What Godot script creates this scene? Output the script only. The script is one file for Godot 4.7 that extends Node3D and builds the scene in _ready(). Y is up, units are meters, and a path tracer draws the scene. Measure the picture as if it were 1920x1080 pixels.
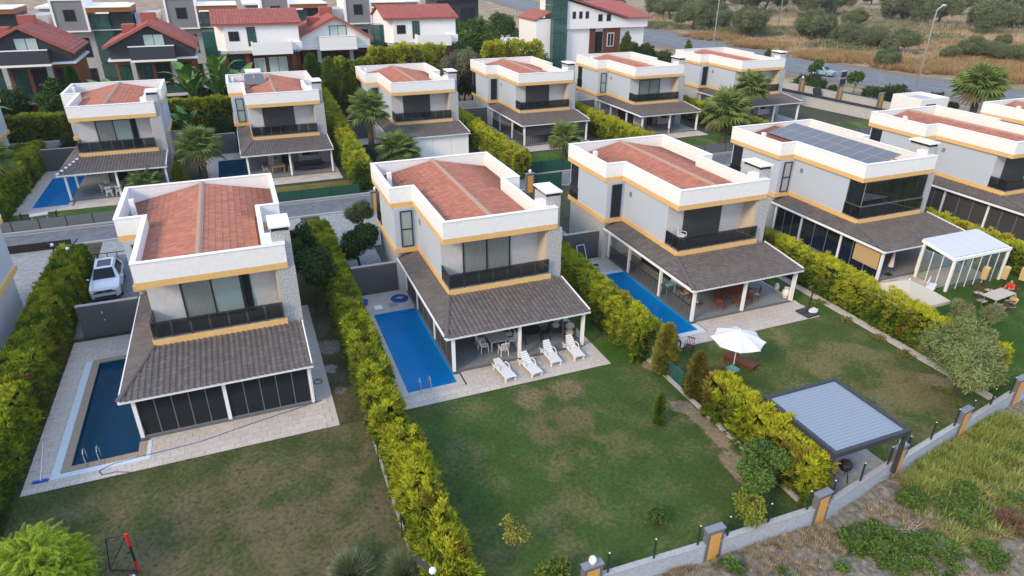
extends Node3D

# ---------------------------------------------------------------- mesh helper
class MB:
	var v := PackedVector3Array()
	var uv := PackedVector2Array()
	var nn := PackedVector3Array()
	func tri(a: Vector3, b: Vector3, c: Vector3, out: Vector3):
		if (c - a).cross(b - a).dot(out) < 0.0:
			v.append(a); v.append(c); v.append(b)
		else:
			v.append(a); v.append(b); v.append(c)
	func quad(a: Vector3, b: Vector3, c: Vector3, d: Vector3, out: Vector3):
		tri(a, b, c, out); tri(a, c, d, out)
	func hexa(p: Array, ctr: Vector3):   # 8 corners: bottom 0-3, top 4-7 (same order)
		for f in [[0, 1, 2, 3], [4, 5, 6, 7], [0, 1, 5, 4], [1, 2, 6, 5], [2, 3, 7, 6], [3, 0, 4, 7]]:
			var m = (p[f[0]] + p[f[1]] + p[f[2]] + p[f[3]]) / 4.0
			quad(p[f[0]], p[f[1]], p[f[2]], p[f[3]], m - ctr)
	func box(x0: float, x1: float, y0: float, y1: float, z0: float, z1: float):
		hexa([Vector3(x0, y0, z0), Vector3(x1, y0, z0), Vector3(x1, y0, z1), Vector3(x0, y0, z1), Vector3(x0, y1, z0), Vector3(x1, y1, z0), Vector3(x1, y1, z1), Vector3(x0, y1, z1)], Vector3((x0 + x1) / 2, (y0 + y1) / 2, (z0 + z1) / 2))
	func bar(a: Vector3, b: Vector3, w: float, t: float = -1.0):   # rectangular bar from a to b
		if t < 0.0: t = w
		var d = (b - a).normalized()
		var u = Vector3.UP if absf(d.y) < 0.9 else Vector3.RIGHT
		var s = d.cross(u).normalized() * w / 2.0
		var q = s.cross(d).normalized() * t / 2.0
		hexa([a - s - q, a + s - q, a + s + q, a - s + q, b - s - q, b + s - q, b + s + q, b - s + q], (a + b) / 2.0)
	func tube(a: Vector3, b: Vector3, ra: float, rb: float, n: int = 8, caps: bool = true):
		var d = (b - a).normalized()
		var u = Vector3.UP if absf(d.y) < 0.9 else Vector3.RIGHT
		var s = d.cross(u).normalized()
		var q = s.cross(d).normalized()
		for i in n:
			var t0 = TAU * i / n
			var t1 = TAU * (i + 1) / n
			var e0 = s * cos(t0) + q * sin(t0)
			var e1 = s * cos(t1) + q * sin(t1)
			quad(a + e0 * ra, a + e1 * ra, b + e1 * rb, b + e0 * rb, e0 + e1)
			if caps:
				if ra > 0.0: tri(a, a + e0 * ra, a + e1 * ra, -d)
				if rb > 0.0: tri(b, b + e0 * rb, b + e1 * rb, d)
	func path(pts: Array, r: float, n: int = 6):
		for i in pts.size() - 1:
			tube(pts[i], pts[i + 1], r, r, n)
	func ball(c: Vector3, r: Vector3, n: int = 10, m: int = 6):
		for j in m:
			for i in n:
				var p = []
				for k in [[0, 0], [1, 0], [1, 1], [0, 1]]:
					var th = PI * (j + k[1]) / m
					var ph = TAU * (i + k[0]) / n
					p.append(c + Vector3(sin(th) * cos(ph), cos(th), sin(th) * sin(ph)) * r)
				quad(p[0], p[1], p[2], p[3], (p[0] + p[2]) / 2.0 - c)
	func poly_prism(pts: Array, y0: float, y1: float):   # horizontal polygon (x,z) extruded upward
		var pk = PackedVector2Array(pts)
		var ids = Geometry2D.triangulate_polygon(pk)
		for i in range(0, ids.size(), 3):
			var a = pk[ids[i]]
			var b = pk[ids[i + 1]]
			var c = pk[ids[i + 2]]
			tri(Vector3(a.x, y1, a.y), Vector3(b.x, y1, b.y), Vector3(c.x, y1, c.y), Vector3.UP)
			tri(Vector3(a.x, y0, a.y), Vector3(b.x, y0, b.y), Vector3(c.x, y0, c.y), Vector3.DOWN)
		var cw = Geometry2D.is_polygon_clockwise(pk)
		for i in pts.size():
			var a = pts[i]
			var b = pts[(i + 1) % pts.size()]
			var o = Vector2((b - a).y, -(b - a).x) * (-1.0 if cw else 1.0)
			quad(Vector3(a.x, y0, a.y), Vector3(b.x, y0, b.y), Vector3(b.x, y1, b.y), Vector3(a.x, y1, a.y), Vector3(o.x, 0, o.y))
	func ring(pts: Array, inset: float, y0: float, y1: float):   # rectilinear wall ring
		var cw = Geometry2D.is_polygon_clockwise(PackedVector2Array(pts))
		var n = pts.size()
		var inner = []
		for i in n:
			var a = pts[(i + n - 1) % n]
			var b = pts[i]
			var c = pts[(i + 1) % n]
			var n1 = Vector2((b - a).y, -(b - a).x).normalized() * (-1.0 if cw else 1.0)
			var n2 = Vector2((c - b).y, -(c - b).x).normalized() * (-1.0 if cw else 1.0)
			inner.append(b - (n1 + n2) * inset)
		for i in n:
			var j = (i + 1) % n
			var a = pts[i]
			var b = pts[j]
			var o2 = Vector2((b - a).y, -(b - a).x).normalized() * (-1.0 if cw else 1.0)
			var o = Vector3(o2.x, 0, o2.y)
			quad(Vector3(a.x, y0, a.y), Vector3(b.x, y0, b.y), Vector3(b.x, y1, b.y), Vector3(a.x, y1, a.y), o)
			var c = inner[i]
			var d = inner[j]
			quad(Vector3(c.x, y0, c.y), Vector3(d.x, y0, d.y), Vector3(d.x, y1, d.y), Vector3(c.x, y1, c.y), -o)
			quad(Vector3(a.x, y1, a.y), Vector3(b.x, y1, b.y), Vector3(d.x, y1, d.y), Vector3(c.x, y1, c.y), Vector3.UP)
			quad(Vector3(a.x, y0, a.y), Vector3(b.x, y0, b.y), Vector3(d.x, y0, d.y), Vector3(c.x, y0, c.y), Vector3.DOWN)
	func smooth():   # one normal per place, for rounded bodies
		var acc = {}
		for i in range(0, v.size(), 3):
			var n = (v[i + 2] - v[i]).cross(v[i + 1] - v[i])
			for k in 3:
				var key = Vector3i(v[i + k] * 2000.0)
				acc[key] = acc.get(key, Vector3.ZERO) + n
		for p in v: nn.append(acc[Vector3i(p * 2000.0)].normalized())
	func mesh() -> ArrayMesh:
		var arr = []
		arr.resize(Mesh.ARRAY_MAX)
		arr[Mesh.ARRAY_VERTEX] = v
		if uv.size() == v.size() and uv.size() > 0:
			arr[Mesh.ARRAY_TEX_UV] = uv
		if nn.size() == v.size() and nn.size() > 0:
			arr[Mesh.ARRAY_NORMAL] = nn
		var m = ArrayMesh.new()
		m.add_surface_from_arrays(Mesh.PRIMITIVE_TRIANGLES, arr)
		return m

# ---------------------------------------------------------------- naming
var used := {}
var rng := RandomNumberGenerator.new()
var CAM := Vector3(0, 21.181, 0)
var M := {}
var SH := {}
const POOLS := [-14.62, 0.53, 15.49, 30.81, 46.35, 62.81, -6.2, 9.53, 25.43, 41.68]

func numbered(parent: Node, called: String) -> String:
	var key = str(parent.get_instance_id()) + called
	var k = used.get(key, 0)
	used[key] = k + 1
	return called if k == 0 else "%s_%03d" % [called, k]

func put(called: String, m, mat: Material, parent: Node, at = Vector3.ZERO) -> MeshInstance3D:
	var o := MeshInstance3D.new()
	o.name = numbered(parent, called)
	o.mesh = m.mesh() if m is MB else m
	o.material_override = mat
	o.position = at
	parent.add_child(o, true)
	return o

func meta(o: Node, label: String, category: String, group: String = ""):
	o.set_meta("label", label)
	o.set_meta("category", category)
	if group != "": o.set_meta("group", group)

func thing(called: String, label: String, category: String, at: Vector3, turn: float = 0.0, group: String = "") -> Node3D:
	var o := Node3D.new()
	o.name = numbered(self, called)
	add_child(o, true)
	o.position = at
	o.rotation.y = turn
	meta(o, label, category, group)
	return o

func dup(src: Node3D, called: String, label: String, at: Vector3, turn: float = 0.0, sc: Vector3 = Vector3.ONE) -> Node3D:
	var o = src.duplicate()
	o.name = numbered(self, called)
	add_child(o, true)
	o.position = at
	o.rotation = Vector3(0, turn, 0)
	o.scale = sc
	o.set_meta("label", label)
	return o

func struct(called: String, m, mat: Material, at = Vector3.ZERO) -> MeshInstance3D:
	var o = put(called, m, mat, self, at)
	o.set_meta("kind", "structure")
	return o

func scatter(called: String, mesh: Mesh, xf: Array, cols: Array, mat: Material, parent: Node) -> MultiMeshInstance3D:
	var mm := MultiMesh.new()
	mm.transform_format = MultiMesh.TRANSFORM_3D
	mm.use_colors = true
	mm.mesh = mesh
	mm.instance_count = xf.size()
	for i in xf.size():
		mm.set_instance_transform(i, xf[i])
		mm.set_instance_color(i, cols[i])
	var o := MultiMeshInstance3D.new()
	o.name = numbered(parent, called)
	o.multimesh = mm
	o.material_override = mat
	o.set_meta("kind", "stuff")
	parent.add_child(o, true)
	return o

# ---------------------------------------------------------------- materials
var texes := {}
func lin(r: float, g: float, b: float) -> Color:
	return Color(r, g, b).linear_to_srgb()

func noise_tex(lo: float, freq: float, octaves: int, sd: int, kind: int = FastNoiseLite.TYPE_SIMPLEX_SMOOTH) -> NoiseTexture2D:
	var key = "%f_%f_%d_%d_%d" % [lo, freq, octaves, sd, kind]
	if texes.has(key): return texes[key]
	var n := FastNoiseLite.new()
	n.noise_type = kind
	n.seed = sd
	n.frequency = freq
	n.fractal_octaves = octaves
	var g := Gradient.new()
	g.set_color(0, Color(lo, lo, lo))
	g.set_color(1, Color(1, 1, 1))
	var t := NoiseTexture2D.new()
	t.width = 256
	t.height = 256
	t.seamless = true
	t.noise = n
	t.color_ramp = g
	texes[key] = t
	return t

func bump_tex(freq: float, sd: int) -> NoiseTexture2D:
	var key = "b%f_%d" % [freq, sd]
	if texes.has(key): return texes[key]
	var n := FastNoiseLite.new()
	n.seed = sd
	n.frequency = freq
	n.fractal_octaves = 4
	var t := NoiseTexture2D.new()
	t.width = 256
	t.height = 256
	t.seamless = true
	t.noise = n
	t.as_normal_map = true
	t.bump_strength = 4.0
	texes[key] = t
	return t

# base colour (linear), roughness, grain depth, grain size in metres, local triplanar so that it sticks to its thing
func mat(c: Color, rough: float, lo: float = 1.0, metres: float = 1.0, freq: float = 0.02, bump: float = 0.0) -> StandardMaterial3D:
	var m := StandardMaterial3D.new()
	m.albedo_color = c.linear_to_srgb()
	m.roughness = rough
	m.metallic_specular = 0.4
	if lo < 1.0:
		m.albedo_texture = noise_tex(lo, freq, 5, 3)
		m.uv1_triplanar = true
		m.uv1_world_triplanar = true
		m.uv1_scale = Vector3.ONE / metres
		if bump > 0.0:
			m.normal_enabled = true
			m.normal_texture = bump_tex(0.08, 5)
			m.normal_scale = bump
	return m

func glass(c: Color, a: float, rough: float = 0.03) -> StandardMaterial3D:
	var m := StandardMaterial3D.new()
	m.albedo_color = Color(c.linear_to_srgb(), a)
	m.transparency = BaseMaterial3D.TRANSPARENCY_ALPHA
	m.roughness = rough
	return m

func leafy(c: Color, back: float = 0.25) -> StandardMaterial3D:
	var m := StandardMaterial3D.new()
	m.albedo_color = c.linear_to_srgb()
	m.vertex_color_use_as_albedo = true
	m.roughness = 0.75
	m.metallic_specular = 0.25
	m.cull_mode = BaseMaterial3D.CULL_DISABLED
	m.backlight_enabled = true
	m.backlight = Color(back, back, back)
	return m

func make_materials():
	M.white = mat(Color(0.86, 0.86, 0.85), 0.6, 0.95, 2.0, 0.02)
	M.trim = mat(Color(0.84, 0.84, 0.84), 0.45)
	M.yellow = mat(Color(0.78, 0.49, 0.19), 0.7, 0.92, 2.0)
	M.wall = mat(Color(0.5, 0.56, 0.65), 0.85, 0.93, 1.6, 0.04, 0.3)
	M.inner_wall = mat(Color(0.6, 0.61, 0.63), 0.85, 0.93, 2.0)
	M.beige = mat(Color(0.62, 0.54, 0.44), 0.85, 0.9, 1.0)
	M.stone = mat(Color(0.64, 0.65, 0.66), 0.9, 0.66, 2.2, 0.07, 0.6)
	M.deckroof = mat(Color(0.3, 0.3, 0.3), 0.9, 0.8, 2.0)
	for i in 4:
		var k = [1.0, 0.86, 1.1, 0.94][i]
		M["red%d" % i] = mat(Color(0.56, 0.225, 0.15) * k, 0.75, 0.75, 0.8, 0.05)
		M["slate%d" % i] = mat(Color(0.175, 0.15, 0.138) * k, 0.75, 0.75, 0.8, 0.05)
	M.red_all = mat(Color(0.56, 0.225, 0.15), 0.75, 0.75, 0.8, 0.05)
	M.red_all.vertex_color_use_as_albedo = true
	M.slate_all = mat(Color(0.175, 0.15, 0.138), 0.75, 0.75, 0.8, 0.05)
	M.slate_all.vertex_color_use_as_albedo = true
	M.mortar = mat(Color(0.62, 0.45, 0.34), 0.9, 0.7, 0.6, 0.06)
	M.ridge = mat(Color(0.6, 0.38, 0.27), 0.8, 0.7, 0.5, 0.06)
	M.red_base = mat(Color(0.2, 0.075, 0.05), 0.9)
	M.slate_base = mat(Color(0.08, 0.075, 0.075), 0.9)
	M.dark = mat(Color(0.025, 0.027, 0.03), 0.45)
	M.dark_frame = mat(Color(0.03, 0.033, 0.04), 0.4)
	M.charcoal = mat(Color(0.05, 0.055, 0.068), 0.6, 0.85, 2.0)
	M.shutter = mat(Color(0.055, 0.057, 0.062), 0.55)
	M.screen = mat(Color(0.05, 0.052, 0.056), 0.6)
	M.dark_wall = mat(Color(0.125, 0.125, 0.13), 0.85, 0.85, 1.2)
	M.glass_dark = glass(Color(0.01, 0.014, 0.017), 0.72)
	M.glass_clear = glass(Color(0.3, 0.4, 0.4), 0.16)
	M.glass_green = glass(Color(0.03, 0.11, 0.1), 0.75)
	M.window = mat(Color(0.02, 0.025, 0.03), 0.06)
	M.window.metallic_specular = 0.25
	M.curtain = mat(Color(0.36, 0.34, 0.31), 0.9)
	M.frosted = mat(Color(0.5, 0.62, 0.58), 0.35)
	M.porch_floor = mat(Color(0.25, 0.265, 0.28), 0.55, 0.85, 2.0)
	M.porch_edge = mat(Color(0.16, 0.16, 0.165), 0.7, 0.85, 1.0)
	for i in 4:
		var k = [1.0, 0.94, 1.04, 0.97][i]
		M["paver%d" % i] = mat(Color(0.62 * k, 0.54 * k, 0.47 * k), 0.8, 0.84, 1.3, 0.03)
	M.joint = mat(Color(0.5, 0.42, 0.36), 0.9)
	M.coping = mat(Color(0.5, 0.47, 0.44), 0.7, 0.9, 1.0)
	M.coping_white = mat(Color(0.62, 0.68, 0.72), 0.7, 0.9, 1.0)
	M.coping_tan = mat(Color(0.4, 0.3, 0.21), 0.7, 0.85, 1.0)
	M.basin_blue = mat(Color(0.002, 0.3, 0.72), 0.5, 0.9, 2.0)
	M.basin_navy = mat(Color(0.0, 0.085, 0.17), 0.5, 0.85, 2.0)
	M.water = glass(Color(0.0, 0.25, 0.57), 0.5, 0.04)
	M.water_navy = glass(Color(0.0, 0.06, 0.125), 0.5, 0.04)
	for k in ["water", "water_navy"]:
		M[k].normal_enabled = true
		M[k].normal_texture = bump_tex(0.02, 9)
		M[k].normal_scale = 0.16
		M[k].uv1_triplanar = true
		M[k].uv1_world_triplanar = true
		M[k].uv1_scale = Vector3.ONE / 3.0
		M[k].metallic_specular = 0.14
	M.steel = mat(Color(0.6, 0.62, 0.63), 0.25)
	M.steel.metallic = 0.9
	M.grey_metal = mat(Color(0.2, 0.22, 0.25), 0.45)
	M.plastic = mat(Color(0.72, 0.72, 0.71), 0.4)
	M.blue = mat(Color(0.02, 0.09, 0.4), 0.5)
	M.hose = mat(Color(0.06, 0.1, 0.22), 0.5)
	M.red = mat(Color(0.55, 0.03, 0.02), 0.45)
	M.black = mat(Color(0.02, 0.02, 0.022), 0.5)
	M.wood = mat(Color(0.19, 0.055, 0.028), 0.55, 0.7, 0.5, 0.05)
	M.wood_orange = mat(Color(0.3, 0.09, 0.03), 0.55, 0.7, 0.5, 0.05)
	M.wicker = mat(Color(0.11, 0.085, 0.07), 0.85, 0.7, 0.2, 0.1)
	M.wicker_dark = mat(Color(0.04, 0.033, 0.03), 0.8, 0.7, 0.2, 0.1)
	M.cushion = mat(Color(0.55, 0.48, 0.39), 0.9, 0.9, 0.6)
	M.canvas = mat(Color(0.72, 0.71, 0.69), 0.85, 0.95, 1.0)
	M.canvas_beige = mat(Color(0.52, 0.47, 0.38), 0.85, 0.93, 1.0)
	M.tan = mat(Color(0.6, 0.42, 0.2), 0.85, 0.9, 0.5)
	M.teal = mat(Color(0.18, 0.36, 0.34), 0.6)
	M.asphalt = mat(Color(0.17, 0.18, 0.2), 0.9, 0.8, 5.0, 0.02)
	M.road = mat(Color(0.19, 0.2, 0.215), 0.9, 0.82, 14.0, 0.015)
	M.kerb = mat(Color(0.42, 0.42, 0.42), 0.85, 0.85, 1.0)
	M.pad = mat(Color(0.33, 0.34, 0.35), 0.85, 0.8, 3.0, 0.02)
	M.pad_dark = mat(Color(0.17, 0.18, 0.195), 0.8, 0.8, 3.0, 0.02)
	M.dirt = mat(Color(0.32, 0.275, 0.215), 0.95, 0.55, 3.0, 0.03, 0.6)
	M.far_dry = mat(Color(0.46, 0.34, 0.21), 0.95, 0.62, 45.0, 0.03)
	M.green_dirt = mat(Color(0.08, 0.085, 0.045), 0.95, 0.6, 4.0, 0.03)
	M.bluegrey = mat(Color(0.45, 0.5, 0.57), 0.85, 0.85, 1.5, 0.03, 0.3)
	M.pillar = mat(Color(0.17, 0.175, 0.19), 0.85, 0.8, 0.8, 0.04)
	M.orange = mat(Color(0.68, 0.36, 0.1), 0.7, 0.9, 1.0)
	M.fence_green = mat(Color(0.012, 0.045, 0.04), 0.5)
	M.mesh_green = mat(Color(0.02, 0.1, 0.07), 0.8, 0.8, 0.7)
	M.mesh_grey = mat(Color(0.16, 0.175, 0.2), 0.8, 0.85, 0.9)
	M.lamp_glass = mat(Color(0.8, 0.8, 0.78), 0.3)
	M.trunk = mat(Color(0.12, 0.09, 0.065), 0.95, 0.6, 0.4, 0.05, 0.6)
	M.palm_trunk = mat(Color(0.2, 0.15, 0.11), 0.95, 0.5, 0.25, 0.08, 0.8)
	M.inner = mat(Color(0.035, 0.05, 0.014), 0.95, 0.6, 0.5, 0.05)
	M.leaf = leafy(Color(1, 1, 1))
	M.frond = mat(Color(0.17, 0.24, 0.065), 0.6)
	M.frond.cull_mode = BaseMaterial3D.CULL_DISABLED
	M.frond_dry = mat(Color(0.2, 0.16, 0.09), 0.8)
	M.banana = mat(Color(0.1, 0.22, 0.035), 0.5)
	M.car = mat(Color(0.7, 0.73, 0.75), 0.25)
	M.car.clearcoat_enabled = true
	M.car.clearcoat = 0.8
	M.car_blue = mat(Color(0.2, 0.36, 0.42), 0.3)
	M.tyre = mat(Color(0.018, 0.018, 0.018), 0.8)
	M.panel = mat(Color(0.125, 0.13, 0.145), 0.38)
	M.louver = mat(Color(0.24, 0.285, 0.34), 0.4)
	M.louver_white = mat(Color(0.55, 0.57, 0.6), 0.5)
	M.skin = mat(Color(0.42, 0.23, 0.15), 0.6)
	M.hair = mat(Color(0.02, 0.014, 0.01), 0.7)
	M.brick = mat(Color(0.2, 0.07, 0.045), 0.85, 0.65, 0.6, 0.07)
	M.orange_panel = mat(Color(0.33, 0.13, 0.04), 0.7, 0.8, 1.0)
	M.grey_panel = mat(Color(0.27, 0.28, 0.29), 0.8, 0.8, 1.0, 0.06)
	M.light_grey = mat(Color(0.5, 0.5, 0.5), 0.8, 0.9, 2.0)
	M.red_roof = mat(Color(0.42, 0.12, 0.09), 0.7, 0.8, 1.0)

func gy(z: float) -> float:
	return clampf((-50.0 - z) / 14.0, 0.0, 1.0)

# ---------------------------------------------------------------- ground sheets
func sheet(called: String, x0: float, x1: float, z0: float, z1: float, dy: float, m: Material, holes: Array = [], thick: float = 0.0) -> MeshInstance3D:
	var xs = [x0, x1]
	var zs = [z0, z1]
	for b in [-50.0, -64.0]:
		if b > z0 and b < z1: zs.append(b)
	for h in holes:
		for k in 2:
			if h[k] > x0 and h[k] < x1: xs.append(h[k])
			if h[k + 2] > z0 and h[k + 2] < z1: zs.append(h[k + 2])
	xs.sort()
	zs.sort()
	var b := MB.new()
	for i in xs.size() - 1:
		for j in zs.size() - 1:
			var cx = (xs[i] + xs[i + 1]) / 2.0
			var cz = (zs[j] + zs[j + 1]) / 2.0
			var out = false
			for h in holes:
				if cx > h[0] and cx < h[1] and cz > h[2] and cz < h[3]: out = true
			if out or xs[i + 1] - xs[i] < 1e-5 or zs[j + 1] - zs[j] < 1e-5: continue
			var p = []
			for q in [[i, j], [i + 1, j], [i + 1, j + 1], [i, j + 1]]:
				p.append(Vector3(xs[q[0]], gy(zs[q[1]]) + dy, zs[q[1]]))
			if thick > 0.0:
				var lo = []
				for q in p: lo.append(q - Vector3(0, thick, 0))
				b.hexa(lo + p, (p[0] + p[2]) / 2.0 - Vector3(0, thick / 2.0, 0))
			else:
				var s = b.v.size()
				b.quad(p[0], p[1], p[2], p[3], Vector3.UP)
				for k in range(s, b.v.size()):
					b.uv.append(Vector2((b.v[k].x - x0) / (x1 - x0), (b.v[k].z - z0) / (z1 - z0)))
	return struct(called, b, m)

func poly_sheet(called: String, pts: Array, y: float, m: Material, rect: Rect2) -> MeshInstance3D:
	var b := MB.new()
	var ids = Geometry2D.triangulate_polygon(PackedVector2Array(pts))
	for i in range(0, ids.size(), 3):
		b.tri(Vector3(pts[ids[i]].x, y, pts[ids[i]].y), Vector3(pts[ids[i + 1]].x, y, pts[ids[i + 1]].y), Vector3(pts[ids[i + 2]].x, y, pts[ids[i + 2]].y), Vector3.UP)
	for q in b.v:
		b.uv.append((Vector2(q.x, q.z) - rect.position) / rect.size)
	return struct(called, b, m)

# a lawn's wear: green, with bare and dry places (list of [x, z, radius, strength]) broken up by noise
func lawn_mat(rect: Rect2, green: Color, dry: Color, soil: Color, spots: Array, dryness: float, sd: int) -> StandardMaterial3D:
	var w = 384
	var h = int(clampf(384.0 * rect.size.y / rect.size.x, 64, 640))
	var img := Image.create(w, h, false, Image.FORMAT_RGB8)
	var n := FastNoiseLite.new()
	n.seed = sd
	n.frequency = 0.35
	n.fractal_octaves = 5
	var f := FastNoiseLite.new()
	f.seed = sd + 7
	f.frequency = 4.0
	f.fractal_octaves = 2
	for j in h:
		var z = rect.position.y + rect.size.y * (j + 0.5) / h
		for i in w:
			var x = rect.position.x + rect.size.x * (i + 0.5) / w
			var a = n.get_noise_2d(x, z)
			var d = dryness + a * 0.9
			var e = 0.0
			for s in spots:
				var r = sqrt((x - s[0]) * (x - s[0]) + (z - s[1]) * (z - s[1]) * (s[4] if s.size() > 4 else 1.0)) / s[2]
				if r < 1.6:
					var q = clampf((1.15 - r + a * 0.9) * 2.0, 0.0, 1.0) * s[3]
					d += q
					e = maxf(e, q - 0.75)
			var g = f.get_noise_2d(x, z)
			var c = green.lerp(dry, clampf(d + g * 0.35, 0.0, 1.0)).lerp(soil, clampf(e * 3.0 + g * 0.3, 0.0, 0.9) if e > 0.0 else 0.0)
			c = c * (1.0 + g * 0.28 + a * 0.25)
			img.set_pixel(i, j, Color(c.r, c.g, c.b).linear_to_srgb())
	var m := StandardMaterial3D.new()
	m.albedo_texture = ImageTexture.create_from_image(img)
	m.roughness = 0.95
	m.metallic_specular = 0.2
	return m

# ---------------------------------------------------------------- tiles
func make_shapes():
	var b := MB.new()   # a roof tile: x across, y out of the roof, z down the slope
	var xs = [-0.135, -0.075, -0.03, 0.03, 0.075, 0.135]
	var hs = [0.0, 0.012, 0.05, 0.05, 0.012, 0.0]
	for i in 5:
		var l = 0.022
		b.quad(Vector3(xs[i], hs[i], -0.2), Vector3(xs[i + 1], hs[i + 1], -0.2), Vector3(xs[i + 1], hs[i + 1] + l, 0.2), Vector3(xs[i], hs[i] + l, 0.2), Vector3.UP)
		b.quad(Vector3(xs[i], hs[i] + l, 0.2), Vector3(xs[i + 1], hs[i + 1] + l, 0.2), Vector3(xs[i + 1], hs[i + 1] - 0.02, 0.2), Vector3(xs[i], hs[i] - 0.02, 0.2), Vector3.BACK)
	SH.tile = b.mesh()
	b = MB.new()        # half round ridge tile along z
	for i in 6:
		var t0 = PI * i / 6.0
		var t1 = PI * (i + 1) / 6.0
		for e in [[-0.2, 0.12], [0.2, 0.14]]: pass
		b.quad(Vector3(cos(t0) * 0.12, sin(t0) * 0.09, -0.2), Vector3(cos(t1) * 0.12, sin(t1) * 0.09, -0.2), Vector3(cos(t1) * 0.14, sin(t1) * 0.105, 0.2), Vector3(cos(t0) * 0.14, sin(t0) * 0.105, 0.2), Vector3(cos(t0), sin(t0), 0))
		b.tri(Vector3(0, 0, 0.2), Vector3(cos(t0) * 0.14, sin(t0) * 0.105, 0.2), Vector3(cos(t1) * 0.14, sin(t1) * 0.105, 0.2), Vector3.BACK)
	SH.cap = b.mesh()
	var u := BoxMesh.new()
	u.size = Vector3.ONE
	SH.unit = u
	# sprig of a conifer hedge: a plume of narrow flat leaflets, y along the sprig
	rng.seed = 11
	b = MB.new()
	for k in 11:
		var a = TAU * k / 11.0 + rng.randf() * 0.4
		var lean = 0.15 + 0.75 * rng.randf()
		var d = Vector3(cos(a) * lean, 1.0, sin(a) * lean).normalized()
		var s = d.cross(Vector3(cos(a + 1.2), 0.3, sin(a + 1.2))).normalized()
		var l = 0.17 + 0.14 * rng.randf()
		var p0 = d * 0.02
		var p1 = d * l * 0.5
		b.tri(p0, p1 + s * 0.022, d * l, s.cross(d))
		b.tri(p0, d * l, p1 - s * 0.022, s.cross(d))
	SH.sprig = b.mesh()
	# clump of broad leaves
	b = MB.new()
	for k in 12:
		var o = Vector3(rng.randf_range(-1, 1), rng.randf_range(-1, 1), rng.randf_range(-1, 1)) * 0.16
		var d = (Vector3(rng.randf_range(-1, 1), rng.randf_range(-0.6, 0.8), rng.randf_range(-1, 1)) + o * 4.0).normalized()
		var s = d.cross(Vector3(rng.randf(), 1, rng.randf())).normalized()
		var l = 0.13 + 0.06 * rng.randf()
		b.tri(o, o + d * l * 0.5 + s * 0.045, o + d * l, Vector3.UP)
		b.tri(o, o + d * l, o + d * l * 0.5 - s * 0.045, Vector3.UP)
	SH.clump = b.mesh()
	# clump of narrow leaves (olive, willow)
	b = MB.new()
	for k in 16:
		var o = Vector3(rng.randf_range(-1, 1), rng.randf_range(-1, 1), rng.randf_range(-1, 1)) * 0.15
		var d = (Vector3(rng.randf_range(-1, 1), rng.randf_range(-0.4, 0.9), rng.randf_range(-1, 1)) + o * 5.0).normalized()
		var s = d.cross(Vector3(rng.randf(), 1, rng.randf())).normalized()
		var l = 0.15 + 0.1 * rng.randf()
		b.tri(o, o + d * l * 0.5 + s * 0.022, o + d * l, Vector3.UP)
		b.tri(o, o + d * l, o + d * l * 0.5 - s * 0.022, Vector3.UP)
	SH.needle = b.mesh()
	# arching plume of a feathery tree: rises along +y and bows over towards +x, hung with fine leaflets
	b = MB.new()
	for k in 120:
		var t = 0.1 + 0.9 * k / 120.0
		var o = Vector3(1.15 * t * t, 1.25 * t - 0.55 * t * t * t, 0.0) + Vector3(0, 0, rng.randf_range(-0.04, 0.04))
		var a = k * 2.4
		var d = Vector3(cos(a) * 0.5 + 0.35 * t, -0.9, sin(a) * 0.6).normalized()
		var s = d.cross(Vector3(sin(a), 0.2, cos(a))).normalized()
		var l = rng.randf_range(0.14, 0.3) * (0.6 + 0.6 * t)
		b.tri(o, o + d * l * 0.4 + s * 0.012, o + d * l, Vector3.UP)
		b.tri(o, o + d * l, o + d * l * 0.4 - s * 0.012, Vector3.UP)
	SH.switch = b.mesh()
	# tuft of grass blades
	b = MB.new()
	for k in 9:
		var a = k * 2.39
		var d = Vector3(cos(a) * 0.55, 1.0, sin(a) * 0.55).normalized() * (0.6 + 0.4 * rng.randf())
		var s = Vector3(-sin(a), 0, cos(a)) * 0.03
		var o = Vector3(cos(a), 0, sin(a)) * 0.08
		b.tri(o - s, o + s, o + d * 0.6 + Vector3(cos(a), 0, sin(a)) * 0.15, Vector3.UP)
	SH.tuft = b.mesh()
	# fan leaf of a palm: petiole and blades, reaching along +x
	b = MB.new()
	b.bar(Vector3.ZERO, Vector3(0.75, 0.12, 0), 0.04, 0.02)
	for k in 15:
		var a = lerpf(-2.0, 2.0, k / 14.0)
		var l = 0.95 - 0.12 * absf(a)
		var o = Vector3(0.7, 0.11, 0)
		var d = Vector3(cos(a), 0.05 - 0.06 * cos(a * 2.0), sin(a))
		var s = Vector3(-sin(a), 0, cos(a)) * 0.075
		var mid = o + d * l * 0.55
		var tip = o + d * l + Vector3(0, -0.22, 0)
		b.tri(o, mid + s + Vector3(0, 0.03, 0), tip, Vector3.UP)
		b.tri(o, tip, mid - s + Vector3(0, 0.03, 0), Vector3.UP)
	SH.fan = b.mesh()
	# banana leaf reaching along +x, arched
	b = MB.new()
	var last = null
	for k in 8:
		var t = k / 7.0
		var c = Vector3(t * 1.9, 0.9 * sin(t * 2.2), 0)
		var w = 0.3 * sin(clampf(t * 1.15 - 0.12, 0.0, 1.0) * PI) + 0.015
		var cur = [c + Vector3(0, 0.08 * w * 3, w), c, c + Vector3(0, 0.08 * w * 3, -w)]
		if last:
			b.quad(last[0], cur[0], cur[1], last[1], Vector3.UP)
			b.quad(last[1], cur[1], cur[2], last[2], Vector3.UP)
		last = cur
	SH.banana = b.mesh()

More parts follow.
